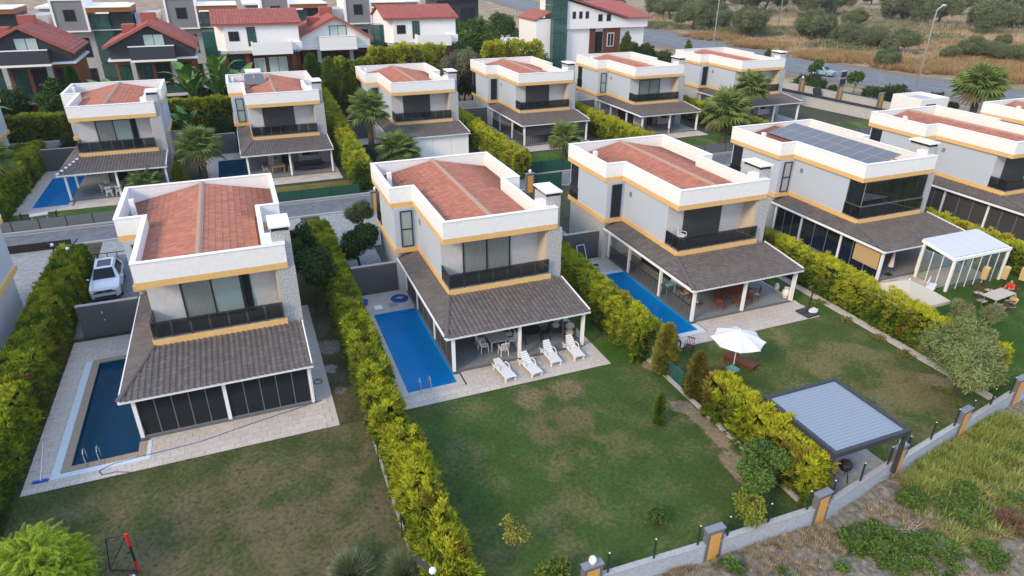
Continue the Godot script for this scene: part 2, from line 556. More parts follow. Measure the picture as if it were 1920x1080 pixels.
# tiles inside a plane region: o origin, vd across, dd down the slope, poly in (across, down) metres
func tiles(o: Vector3, vd: Vector3, dd: Vector3, poly: Array, course: float = 0.36, width: float = 0.26) -> Array:
	var pk = PackedVector2Array(poly)
	var lo = pk[0]
	var hi = pk[0]
	for q in pk:
		lo = lo.min(q)
		hi = hi.max(q)
	var up = dd.cross(vd).normalized()
	if up.y < 0: up = -up
	var out = []
	var t = lo.y + course / 2.0
	var row = 0
	while t < hi.y:
		var s = lo.x + width / 2.0
		while s < hi.x:
			if Geometry2D.is_point_in_polygon(Vector2(s, t), pk):
				var bs = Basis(vd if vd.cross(up).dot(dd) > 0.0 else -vd, up, dd)
				bs = bs.rotated(up, rng.randf_range(-0.02, 0.02))
				bs = bs * Basis.from_scale(Vector3(width / 0.265, 1.0, course / 0.38))
				out.append(Transform3D(bs, o + vd * s + dd * t + up * (0.01 + rng.randf() * 0.012)))
			s += width
		t += course
		row += 1
	return out

func lay(parent: Node3D, called: String, rest_called: String, mesh: Mesh, kind: String, xf: Array, singles: int):
	var origin = parent.position
	var nearest = []
	if singles > 0:
		var keyed = []
		for t in xf: keyed.append([(origin + t.origin).distance_squared_to(CAM), t])
		keyed.sort_custom(func(a, b): return a[0] < b[0])
		xf = []
		for k in keyed: xf.append(k[1])
	for i in mini(singles, xf.size()):
		var o := MeshInstance3D.new()
		o.name = numbered(parent, called)
		o.mesh = mesh
		o.material_override = M["%s%d" % [kind, rng.randi() % 4]]
		o.transform = xf[i]
		parent.add_child(o, true)
	if xf.size() > singles:
		var cols = []
		var rest = xf.slice(singles)
		for t in rest:
			var k = [1.0, 0.86, 1.1, 0.94][rng.randi() % 4]
			cols.append(Color(k, k, k))
		scatter(rest_called, mesh, rest, cols, M[kind + "_all"], parent)

# ---------------------------------------------------------------- villas
func railing(parent: Node3D, a: Vector3, b: Vector3, n: int, h: float = 0.95):
	var d = (b - a) / n
	for i in n:
		var p = MB.new()
		p.bar(a + d * (i + 0.04) + Vector3(0, h / 2.0 + 0.03, 0), a + d * (i + 0.96) + Vector3(0, h / 2.0 + 0.03, 0), 0.012, h - 0.14)
		put("glass_pane", p, M.glass_dark, parent)
	for i in n + 1:
		var p = MB.new()
		p.box(-0.022, 0.022, 0.0, h - 0.02, -0.022, 0.022)
		put("rail_post", p, M.dark_frame, parent, a + d * i)
	var r = MB.new()
	r.bar(a + Vector3(0, h, 0), b + Vector3(0, h, 0), 0.055, 0.04)
	put("top_rail", r, M.dark_frame, parent)

# a window or sliding door in the plane z = const: frame with panes, set in front of the wall
func opening(parent: Node3D, called: String, x0: float, x1: float, y0: float, y1: float, z: float, n: int, behind: Array, frame: Material = null):
	if frame == null: frame = M.dark_frame
	var f := MB.new()
	f.box(x0, x1, y1 - 0.07, y1, z, z + 0.07)
	f.box(x0, x1, y0, y0 + 0.07, z, z + 0.07)
	for i in n + 1:
		var x = lerpf(x0 + 0.04, x1 - 0.04, float(i) / n)
		f.box(x - 0.04, x + 0.04, y0 + 0.07, y1 - 0.07, z, z + 0.07)
	var o = put(called, f, frame, parent)
	for i in n:
		var xa = lerpf(x0 + 0.04, x1 - 0.04, float(i) / n) + 0.04
		var xb = lerpf(x0 + 0.04, x1 - 0.04, float(i + 1) / n) - 0.04
		var k = behind[i % behind.size()]
		if k == "curtain":
			var c := MB.new()
			var m = int((xb - xa) / 0.07)
			for j in m:
				var s0 = z + (0.008 if j % 2 == 0 else 0.03)
				var s1 = z + (0.03 if j % 2 == 0 else 0.008)
				c.quad(Vector3(lerpf(xa, xb, float(j) / m), y0 + 0.07, s0), Vector3(lerpf(xa, xb, float(j + 1) / m), y0 + 0.07, s1), Vector3(lerpf(xa, xb, float(j + 1) / m), y1 - 0.07, s1), Vector3(lerpf(xa, xb, float(j) / m), y1 - 0.07, s0), Vector3.BACK)
			put("curtain", c, M.curtain, o)
		elif k == "frosted" or k == "dark":
			var c := MB.new()
			c.box(xa, xb, y0 + 0.07, y1 - 0.07, z + 0.004, z + 0.02)
			put("blind" if k == "frosted" else "pane", c, M.frosted if k == "frosted" else M.window, o)
		elif k == "slate":
			var c := MB.new()
			c.box(xa, xb, y0 + 0.07, y1 - 0.07, z + 0.004, z + 0.02)
			put("stone_panel", c, M.stone, o)
		if k != "dark" and k != "slate":
			var g := MB.new()
			g.box(xa, xb, y0 + 0.07, y1 - 0.07, z + 0.036, z + 0.044)
			put("pane", g, M.glass_clear if k == "curtain" or k == "frosted" else M.glass_dark, o)
	return o

func villa(ox: float, g: float, oz: float, label: String, opt: Dictionary) -> Node3D:
	var r = thing("villa", label, "villa", Vector3(ox, g, oz), 0.0, "villas of the same design in two rows")
	var out1 = [Vector2(0, 0), Vector2(7.2, 0), Vector2(7.2, -0.42), Vector2(6.3, -0.42), Vector2(6.3, -6.6), Vector2(7.42, -6.6), Vector2(7.42, -13.3), Vector2(-1.48, -13.3), Vector2(-1.48, -7.1), Vector2(0, -7.1)]
	var b := MB.new()
	# ground floor
	b.poly_prism([Vector2(1.3, -0.6), Vector2(7.0, -0.6), Vector2(7.0, -13.0), Vector2(-1.2, -13.0), Vector2(-1.2, -7.35), Vector2(1.3, -7.35)], 0.0, 3.045)
	put("ground_floor_wall", b, M.inner_wall, r)
	b = MB.new()
	b.poly_prism([Vector2(0.2, -1.4), Vector2(7.0, -1.4), Vector2(7.0, -2.3), Vector2(6.15, -2.3), Vector2(6.15, -6.8), Vector2(7.25, -6.8), Vector2(7.25, -13.05), Vector2(-1.3, -13.05), Vector2(-1.3, -7.02), Vector2(0.2, -7.02)], 3.395, 6.215)
	put("upper_wall", b, M.wall, r)
	b = MB.new()   # lighter recess wall behind the balcony, and the wall end on its left
	b.box(0.2, 6.6, 3.4, 6.2, -1.398, -1.36)
	put("balcony_wall", b, M.inner_wall, r)
	# lower yellow band: slab of the first floor
	b = MB.new()
	b.poly_prism([Vector2(0.14, 0.25), Vector2(6.75, 0.25), Vector2(6.75, -0.1), Vector2(7.1, -0.1), Vector2(7.1, -2.3), Vector2(6.25, -2.3), Vector2(6.25, -6.7), Vector2(7.36, -6.7), Vector2(7.36, -13.15), Vector2(-1.42, -13.15), Vector2(-1.42, -6.95), Vector2(0.14, -6.95)], 3.05, 3.39)
	put("yellow_floor_band", b, M.yellow, r)
	b = MB.new()
	b.box(0.2, 6.6, 3.392, 3.41, -1.36, 0.2)
	put("balcony_floor", b, M.porch_floor, r)
	# roof: yellow soffit slab, white parapet, coping
	b = MB.new()
	b.poly_prism(out1, 6.22, 6.56)
	put("yellow_roof_band", b, M.yellow, r)
	b = MB.new()
	b.ring(out1, 0.2, 6.562, 7.56)
	put("parapet", b, M.white, r)
	var out2 = []
	for q in out1: out2.append(q)
	b = MB.new()
	b.ring([Vector2(-0.03, 0.03), Vector2(7.23, 0.03), Vector2(7.23, -0.45), Vector2(6.33, -0.45), Vector2(6.33, -6.57), Vector2(7.45, -6.57), Vector2(7.45, -13.33), Vector2(-1.51, -13.33), Vector2(-1.51, -7.07), Vector2(-0.03, -7.07)], 0.26, 7.562, 7.61)
	put("coping", b, M.trim, r)
	b = MB.new()
	b.poly_prism([Vector2(0.21, -0.21), Vector2(6.09, -0.21), Vector2(6.09, -6.81), Vector2(7.2, -6.81), Vector2(7.2, -13.09), Vector2(-1.27, -13.09), Vector2(-1.27, -7.31), Vector2(0.21, -7.31)], 6.564, 6.6)
	put("roof_deck", b, M.deckroof, r)
	# red gable roof inside the parapet
	var rx = 3.05
	var ry = 7.46
	var sl = 0.23
	var ang = atan(sl)
	var kl = cos(ang)
	var base := MB.new()
	var zf = -0.3
	var zb = -12.95
	var lx0 = 0.25
	var lx1 = -1.1
	var rx0 = 6.06
	var rx1 = 7.16
	for s in [[lx0, zf, -7.2, -1], [lx1, -7.2, zb, -1], [rx0, zf, -6.85, 1], [rx1, -6.85, zb, 1]]:
		var ye = ry - sl * absf(s[0] - rx)
		base.hexa([Vector3(rx, 6.602, s[1]), Vector3(s[0], 6.602, s[1]), Vector3(s[0], 6.602, s[2]), Vector3(rx, 6.602, s[2]), Vector3(rx, ry, s[1]), Vector3(s[0], maxf(ye, 6.61), s[1]), Vector3(s[0], maxf(ye, 6.61), s[2]), Vector3(rx, ry, s[2])], Vector3((rx + s[0]) / 2, 6.8, (s[1] + s[2]) / 2))
	put("roof_slope", base, M.red_base, r)
	if opt.get("roof", "tiles") == "tiles":
		var xf = []
		var wl = (rx - lx0) / kl - 0.05
		var wl2 = (rx - lx1) / kl - 0.05
		xf.append_array(tiles(Vector3(rx, ry, zf), Vector3(0, 0, -1), Vector3(-kl, -sin(ang), 0), [Vector2(0.1, 0.05), Vector2(0.1, wl), Vector2(6.9, wl), Vector2(6.9, wl2), Vector2(12.6, wl2), Vector2(12.6, 0.05)]))
		var wr = (rx0 - rx) / kl - 0.05
		var wr2 = (rx1 - rx) / kl - 0.05
		xf.append_array(tiles(Vector3(rx, ry, zf), Vector3(0, 0, -1), Vector3(kl, -sin(ang), 0), [Vector2(0.1, 0.05), Vector2(0.1, wr), Vector2(6.55, wr), Vector2(6.55, wr2), Vector2(12.6, wr2), Vector2(12.6, 0.05)]))
		lay(r, "roof_tile", "roof_tiles", SH.tile, "red", xf, opt.get("single", 0))
	b = MB.new()
	b.poly_prism([Vector2(rx - 0.17, zf), Vector2(rx + 0.17, zf), Vector2(rx + 0.17, zb), Vector2(rx - 0.17, zb)], ry - 0.03, ry + 0.055)
	put("ridge_mortar", b, M.mortar, r)
	var caps = 34
	for i in caps:
		var o := MeshInstance3D.new()
		o.name = numbered(r, "ridge_tile")
		o.mesh = SH.cap
		o.material_override = M.ridge
		o.position = Vector3(rx + rng.randf_range(-0.01, 0.01), ry + 0.04, lerpf(zf - 0.2, zb + 0.2, i / (caps - 1.0)))
		r.add_child(o, true)
	# pipe stand at the back left corner
	b = MB.new()
	b.box(-0.95, -0.68, 6.602, 7.75, -10.2, -9.9)
	put("vent_pipe", b, M.trim, r)
	# chimney
	b = MB.new()
	b.box(6.62, 7.56, 0.0, 6.218, -2.2, -0.06)
	b.box(6.62, 7.56, 6.219, 8.15, -2.2, -0.46)
	var ch = put("chimney", b, M.stone, r)
	b = MB.new()
	for c in [[6.66, -2.16], [7.4, -2.16], [6.66, -0.62], [7.4, -0.62]]:
		b.box(c[0], c[0] + 0.12, 8.152, 8.36, c[1], c[1] + 0.12)
	b.box(6.75, 7.43, 8.151, 8.3, -2.05, -0.6)
	put("chimney_vent", b, M.dark, ch)
	b = MB.new()
	b.box(6.54, 7.64, 8.362, 8.46, -2.28, -0.38)
	put("chimney_cap", b, M.trim, ch)
	b = MB.new()
	b.box(6.08, 6.615, 7.0, 7.95, -1.02, -0.47)
	put("chimney_shoulder", b, M.white, ch)
	# beige side of the balcony recess
	b = MB.new()
	b.box(6.52, 6.617, 3.41, 6.21, -1.355, -0.2)
	put("balcony_side_wall", b, M.beige, r)
	# balcony door
	var d = opt.get("door", "curtain")
	if d == "curtain":
		opening(r, "sliding_door", 1.55, 4.65, 3.42, 5.85, -1.355, 2, ["curtain"])
	elif d == "wide":
		opening(r, "sliding_door", 1.75, 4.75, 3.42, 5.95, -1.355, 2, ["curtain", "frosted"])
		opening(r, "narrow_window", 4.76, 5.2, 3.42, 5.95, -1.355, 1, ["dark"])
	elif d == "mixed":
		opening(r, "sliding_door", 1.55, 4.65, 3.42, 5.85, -1.355, 2, ["curtain"])
	elif d == "shutter":
		b = MB.new()
		for i in 22:
			b.box(1.5, 4.6, 3.42 + i * 0.115, 3.42 + i * 0.115 + 0.105, -1.352, -1.30 - 0.012 * (i % 2))
		put("roller_shutter", b, M.shutter, r)
	# railing
	railing(r, Vector3(0.22, 3.41, 0.18), Vector3(6.6, 3.41, 0.18), 7)
	railing(r, Vector3(0.22, 3.41, 0.16), Vector3(0.22, 3.41, -1.34), 2)
	if opt.get("glazed", false):
		for i in 7:
			var p := MB.new()
			p.box(0.24 + i * 0.91, 0.24 + (i + 1) * 0.91 - 0.04, 4.42, 6.2, 0.11, 0.125)
			put("upper_glass_pane", p, M.glass_dark, r)
		for i in 2:
			var p := MB.new()
			p.box(0.215, 0.23, 4.42, 6.2, -1.3 + i * 0.7, -0.63 + i * 0.7)
			put("upper_glass_pane", p, M.glass_dark, r)
		var p := MB.new()
		p.box(0.18, 6.6, 4.36, 4.415, 0.1, 0.2)
		p.box(0.18, 0.26, 4.36, 4.415, -1.34, 0.1)
		p.box(0.2, 0.25, 4.416, 6.21, 0.1, 0.14)
		put("glazing_bar", p, M.steel, r)
	# tall window in the return wall, and a small vent on the left wall
	opening(r, "return_window", -0.92, -0.1, 3.46, 6.0, -7.018, 1, [opt.get("return", "frosted")])
	b = MB.new()
	b.box(-0.84, -0.18, 4.68, 4.76, -6.945, -6.93)
	put("window_bar", b, M.dark_frame, r)
	b = MB.new()
	b.box(0.16, 0.197, 5.25, 5.6, -6.3, -6.0)
	put("wall_vent", b, M.grey_metal, r)
	# balcony at the far back on the left side, seen past the wall's end
	b = MB.new()
	b.box(-1.36, -1.304, 3.42, 4.4, -13.0, -11.6)
	put("back_balcony_glass", b, M.glass_dark, r)
	b = MB.new()
	b.box(-1.335, -1.302, 3.42, 6.1, -12.9, -11.7)
	put("back_balcony_door", b, M.window, r)
	# garden front doors under the porch
	if opt.get("front", "open") != "white":
		opening(r, "garden_door", 1.9, 4.3, 0.16, 2.5, -0.598, 3, ["curtain", "dark", "curtain"])
		opening(r, "garden_window", 4.8, 6.4, 0.9, 2.4, -0.598, 2, ["dark", "curtain"])
		b = MB.new()
		b.box(1.262, 1.297, 0.16, 2.5, -5.6, -1.6)
		put("side_garden_door", b, M.window, r)
	# porch floor
	b = MB.new()
	b.poly_prism([Vector2(-0.82, 3.84), Vector2(7.45, 3.84), Vector2(7.45, -0.598), Vector2(1.302, -0.598), Vector2(1.302, -7.3), Vector2(-0.82, -7.3)], 0.0, 0.14)
	put("porch_step", b, M.porch_edge, r)
	b = MB.new()
	b.poly_prism([Vector2(-0.72, 3.72), Vector2(7.35, 3.72), Vector2(7.35, -0.595), Vector2(1.305, -0.595), Vector2(1.305, -7.2), Vector2(-0.72, -7.2)], 0.141, 0.155)
	put("porch_floor", b, M.porch_floor, r)
	# porch roof: two slopes meeting at a hip
	var yt = 3.04
	var ye = 2.6
	var xl = -1.2
	var xt = 0.14
	var zt = 0.25
	var ze = 4.11
	var xr = 7.5
	var zk = -7.3
	b = MB.new()
	var th = Vector3(0, 0.09, 0)
	var A = Vector3(xt, yt, zt)
	var B = Vector3(xr, yt, zt)
	var C = Vector3(xr, ye, ze)
	var D = Vector3(xl, ye, ze)
	var E = Vector3(xl, ye, zk)
	var F = Vector3(xt, yt, zk)
	b.hexa([A - th, B - th, C - th, D - th, A, B, C, D], (A + C) / 2.0 - th / 2.0)
	b.hexa([A - th, D - th, E - th, F - th, A, D, E, F], (A + E) / 2.0 - th / 2.0)
	put("porch_roof", b, M.slate_base, r)
	b = MB.new()
	b.box(xl + 0.12, xr - 0.12, ye - 0.02, ye + 0.02, 0.3, ze - 0.12)
	b.box(xl + 0.12, 1.2, ye - 0.02, ye + 0.02, zk, 0.298)
	put("porch_ceiling", b, M.inner_wall, r)
	b = MB.new()
	b.box(xl - 0.04, xr + 0.04, ye - 0.16, ye - 0.0, ze - 0.06, ze + 0.05)
	b.box(xl - 0.06, xl + 0.05, ye - 0.16, ye - 0.0, zk, ze - 0.062)
	put("eave_board", b, M.trim, r)
	b = MB.new()
	b.bar(Vector3(xr - 0.02, yt + 0.02, zt), Vector3(xr - 0.02, ye + 0.05, ze), 0.06, 0.16)
	put("verge_board", b, M.trim, r)
	var xf2 = []
	var dl = Vector3(0, ye - yt, ze - zt).normalized()
	var ln = Vector3(0, ye - yt, ze - zt).length()
	xf2.append_array(tiles(A, Vector3.RIGHT, dl, [Vector2(0.02, 0.02), Vector2(xr - xt - 0.05, 0.02), Vector2(xr - xt - 0.05, ln + 0.04), Vector2(xl - xt + 0.08, ln + 0.04)], 0.33, 0.27))
	var dl2 = Vector3(xl - xt, ye - yt, 0).normalized()
	var ln2 = Vector3(xl - xt, ye - yt, 0).length()
	xf2.append_array(tiles(A, Vector3(0, 0, -1), dl2, [Vector2(0.02, 0.02), Vector2(zt - zk, 0.02), Vector2(zt - zk, ln2 + 0.04), Vector2(zt - ze + 0.08, ln2 + 0.04)], 0.33, 0.27))
	lay(r, "porch_tile", "porch_tiles", SH.tile, "slate", xf2, opt.get("single", 0))
	var hipd = D - A
	var nh = 12
	for i in nh:
		var o := MeshInstance3D.new()
		o.name = numbered(r, "hip_tile")
		o.mesh = SH.cap
		o.material_override = M.slate0 if not opt.get("white_hip", false) or i % 2 == 0 else M.trim
		o.position = A + hipd * ((i + 0.5) / nh) + Vector3(0, 0.03, 0)
		o.basis = Basis.looking_at(-hipd.normalized(), Vector3.UP)
		r.add_child(o, true)
	# posts
	for q in [[-0.72, 3.72], [3.24, 3.72], [7.3, 3.72], [-0.72, -0.06], [-0.72, -4.15], [-0.72, -7.1]]:
		if opt.get("front", "open") == "white" and q[1] > 3: continue
		b = MB.new()
		b.box(-0.085, 0.085, 0.14, ye - 0.022, -0.085, 0.085)
		put("porch_post", b, M.trim, r, Vector3(q[0], 0, q[1]))
	var fr = opt.get("front", "open")
	if fr == "glass":
		for s in [[-0.62, 3.14, 5], [3.34, 7.2, 5]]:
			for i in s[2]:
				var w = (s[1] - s[0]) / s[2]
				b = MB.new()
				b.box(s[0] + i * w + 0.02, s[0] + (i + 1) * w - 0.02, 0.2, ye - 0.1, 3.70, 3.715)
				put("folding_glass_panel", b, M.window, r)
				if i > 0:
					b = MB.new()
					b.box(s[0] + i * w - 0.016, s[0] + i * w + 0.016, 0.2, ye - 0.1, 3.69, 3.73)
					put("panel_frame", b, M.grey_metal, r)
			b = MB.new()
			b.box(s[0], s[1], 0.142, 0.2, 3.68, 3.74)
			put("panel_track", b, M.grey_metal, r)
	elif fr == "dark":
		for s in [[-0.62, 3.14], [3.34, 7.2]]:
			b = MB.new()
			b.box(s[0], s[1], 1.2, ye - 0.1, 3.70, 3.72)
			put("roll_screen", b, M.screen, r)
			for i in 14:
				b = MB.new()
				b.box(-0.012, 0.012, 0.16, 1.05, -0.012, 0.012)
				put("baluster", b, M.dark, r, Vector3(lerpf(s[0], s[1], (i + 0.5) / 14.0), 0, 3.72))
			b = MB.new()
			b.box(s[0], s[1], 1.05, 1.1, 3.70, 3.74)
			put("handrail", b, M.dark, r)
	elif fr == "white":
		b = MB.new()
		b.box(-0.8, 7.4, 0.16, ye - 0.165, 3.55, 3.8)
		b.box(-0.8, -0.55, 0.16, ye - 0.165, -7.1, 3.55)
		put("porch_infill_wall", b, M.white, r)
		for x in [1.2, 3.3, 5.4]:
			b = MB.new()
			b.box(x - 0.01, x + 0.01, 0.17, ye - 0.17, 3.8, 3.808)
			put("infill_joint", b, M.light_grey, r)
	var ls = opt.get("left", "screens")
	for s in [[-0.16, 3.62], [-4.05, -0.16], [-7.0, -4.25]]:
		if fr == "white" or ls == "open": continue
		if ls == "screens" or ls == "glass":
			var n = 3
			for i in n:
				var w = (s[1] - s[0]) / n
				b = MB.new()
				b.box(-0.735, -0.72, 0.2, ye - 0.12, s[0] + i * w + 0.03, s[0] + (i + 1) * w - 0.03)
				put("side_panel", b, M.screen if ls == "screens" else M.glass_dark, r)
				b = MB.new()
				b.box(-0.745, -0.71, 0.16, ye - 0.1, s[0] + i * w - 0.02, s[0] + i * w + 0.02)
				put("panel_frame", b, M.grey_metal, r)
		elif ls == "railing":
			var n = 24
			for i in n:
				b = MB.new()
				b.box(-0.012, 0.012, 0.16, 1.08, -0.012, 0.012)
				put("baluster", b, M.dark, r, Vector3(-0.72, 0, lerpf(s[0], s[1], (i + 0.5) / n)))
			b = MB.new()
			b.box(-0.74, -0.70, 1.08, 1.12, s[0], s[1])
			put("handrail", b, M.dark, r)
	# ceiling lights and junction box on the right wall
	b = MB.new()
	b.tube(Vector3(7.3, 0.15, 3.9), Vector3(7.3, 2.45, 3.9), 0.035, 0.035, 8)
	put("downpipe", b, M.trim, r)
	if opt.get("white_return", true):
		b = MB.new()
		b.box(-1.235, -1.203, 0.0, 3.045, -12.95, -7.4)
		put("plinth_wall", b, M.light_grey, r)
	return r

# ---------------------------------------------------------------- plot furniture that every villa has
func deck(ox: float, g: float, oz: float, xl: float, xr: float, singles: bool):
	var P = [ox - 3.62, ox - 0.76, oz - 4.55, oz + 4.72]
	var holes = [[P[0] - 0.36, P[1] + 0.36, P[2] - 0.36, P[3] + 0.36], [ox - 0.8, ox + 7.4, oz - 14.0, oz + 3.8]]
	var s = sheet("pool_deck", ox + xl, ox + xr, oz - 7.6, oz + 6.1, 0.025, M.joint, holes)
	var w = 0.62
	var d = 0.41
	var nz = int(13.7 / d)
	var nx = int((xr - xl) / w)
	var plain = []
	for j in nz:
		for i in nx:
			var x = ox + xl + (i + (0.5 if j % 2 else 0.0)) * w
			var x1 = minf(x + w, ox + xr)
			var z1 = oz + 6.1 - j * d
			var z0 = z1 - d
			var ok = true
			for h in holes:
				if x1 > h[0] + 0.01 and x < h[1] - 0.01 and z1 > h[2] + 0.01 and z0 < h[3] - 0.01:
					# cut the paver back to the edge of the hole where it only overlaps a little
					if x < h[0] - 0.1: x1 = minf(x1, h[0])
					elif x1 > h[1] + 0.1: x = maxf(x, h[1])
					elif z0 < h[2] - 0.08: z1 = minf(z1, h[2])
					elif z1 > h[3] + 0.08: z0 = maxf(z0, h[3])
					else: ok = false
			if not ok: continue
			var t = Transform3D(Basis.from_scale(Vector3(x1 - x - 0.012, 0.04, z1 - z0 - 0.012)), Vector3((x + x1) / 2, g + 0.03 + rng.randf() * 0.004, (z0 + z1) / 2))
			plain.append(t)
	var keyed = []
	for t in plain: keyed.append([t.origin.distance_squared_to(CAM), t])
	keyed.sort_custom(func(a, b): return a[0] < b[0])
	var rest = []
	var cols = []
	for i in keyed.size():
		var t: Transform3D = keyed[i][1]
		if singles and i < 300:
			var o := MeshInstance3D.new()
			o.name = numbered(s, "paver")
			o.mesh = SH.unit
			o.material_override = M["paver%d" % (rng.randi() % 4)]
			o.transform = t
			s.add_child(o, true)
		else:
			rest.append(t)
			var k = [1.0, 0.88, 1.08, 0.95][rng.randi() % 4]
			cols.append(Color(k, k, k))
	if rest.size():
		scatter("pavers", SH.unit, rest, cols, M.paver_all, s)

func pool(ox: float, g: float, oz: float, label: String, navy: bool, coping: Material, strip: bool, ladder: bool):
	var x0 = ox - 3.62
	var x1 = ox - 0.86
	var z0 = oz - 4.55
	var z1 = oz + 4.72
	var r = thing("swimming_pool", label, "pool", Vector3((x0 + x1) / 2, g, (z0 + z1) / 2), 0.0, "pools beside the villas")
	var w = (x1 - x0) / 2
	var l = (z1 - z0) / 2
	var b := MB.new()
	b.box(-w - 0.1, w + 0.1, -1.5, -1.4, -l - 0.1, l + 0.1)
	b.box(-w - 0.1, -w, -1.399, 0.02, -l - 0.1, l + 0.1)
	b.box(w, w + 0.1, -1.399, 0.02, -l - 0.1, l + 0.1)
	b.box(-w, w, -1.399, 0.02, -l - 0.1, -l)
	b.box(-w, w, -1.399, 0.02, l, l + 0.1)
	put("basin", b, M.basin_navy if navy else M.basin_blue, r)
	b = MB.new()
	b.quad(Vector3(-w, -0.1, -l), Vector3(w, -0.1, -l), Vector3(w, -0.1, l), Vector3(-w, -0.1, l), Vector3.UP)
	put("water", b, M.water_navy if navy else M.water, r)
	for side in [[-w - 0.36, -w - 0.001, -l - 0.36, l + 0.36], [w + 0.001, w + 0.36, l - 0.75, l + 0.36]]:
		var n = maxi(1, int((side[3] - side[2]) / 0.62))
		for i in n:
			var a = lerpf(side[2], side[3], float(i) / n)
			var c = lerpf(side[2], side[3], float(i + 1) / n)
			b = MB.new()
			b.box(side[0], side[1], 0.0, 0.07 + 0.003 * (i % 2), a + 0.006, c - 0.006)
			put("coping_stone", b, coping, r)
	for zz in [[l + 0.001, l + 0.36], [-l - 0.36, -l - 0.001]]:
		var n = int(w * 2.0 / 0.62)
		for i in n:
			b = MB.new()
			b.box(lerpf(-w, w, float(i) / n) + 0.006, lerpf(-w, w, float(i + 1) / n) - 0.006, 0.0, 0.07 + 0.003 * (i % 2), zz[0], zz[1])
			put("coping_stone", b, coping, r)
	if strip:
		b = MB.new()
		b.box(-w - 0.72, -w - 0.4, 0.0, 0.066, -l - 0.3, l + 0.72)
		b.box(-w - 0.399, w + 0.55, 0.0, 0.066, l + 0.4, l + 0.72)
		b.box(w + 0.361, w + 0.55, 0.0, 0.066, l - 0.75, l + 0.399)
		put("overflow_channel", b, M.coping_white, r)
	if ladder:
		for dx in [-1.05, -0.5]:
			b = MB.new()
			var p = []
			for k in 9:
				var t = PI * k / 8.0
				p.append(Vector3(-w + 1.7 + dx, 0.62 + sin(t) * 0.22, l + 0.02 + cos(t) * 0.22))
			p.append(Vector3(-w + 1.7 + dx, -0.9, l - 0.2))
			p.push_front(Vector3(-w + 1.7 + dx, 0.05, l + 0.24))
			b.path(p, 0.025, 6)
			put("ladder_rail", b, M.steel, r)
		for k in 3:
			b = MB.new()
			b.box(-w + 0.65, -w + 1.2, -0.35 - k * 0.25, -0.31 - k * 0.25, l - 0.24, l - 0.16)
			put("ladder_step", b, M.steel, r)

func shower_wall(x0: float, x1: float, z: float, g: float, h: float, label: String, head: bool):
	var r = thing("shower_wall", label, "wall", Vector3((x0 + x1) / 2, g, z), 0.0, "dark shower walls by the pools")
	var w = (x1 - x0) / 2
	var b := MB.new()
	b.box(-w, w, 0, h, -0.12, 0.12)
	put("wall_panel", b, M.dark_wall, r)
	b = MB.new()
	b.box(-w - 0.02, w + 0.02, h + 0.001, h + 0.04, -0.14, 0.14)
	put("wall_cap", b, M.kerb, r)
	if head:
		b = MB.new()
		b.path([Vector3(-0.3, h - 0.45, 0.12), Vector3(-0.3, h - 0.4, 0.3), Vector3(-0.3, h - 0.5, 0.4)], 0.02, 6)
		b.tube(Vector3(-0.3, h - 0.5, 0.4), Vector3(-0.3, h - 0.53, 0.41), 0.03, 0.1, 10)
		put("shower_head", b, M.steel, r)
		b = MB.new()
		b.box(-0.34, -0.26, h - 1.1, h - 1.0, 0.12, 0.17)
		put("shower_tap", b, M.steel, r)

# ---------------------------------------------------------------- vegetation
func rv() -> Vector3:
	return Vector3(rng.randf_range(-1, 1), rng.randf_range(-1, 1), rng.randf_range(-1, 1))

func facing(y: Vector3) -> Basis:   # a basis whose y axis is the given direction, turned at random about it
	y = y.normalized()
	var x = y.cross(rv()).normalized()
	return Basis(x, y, x.cross(y))

var hnoise := FastNoiseLite.new()

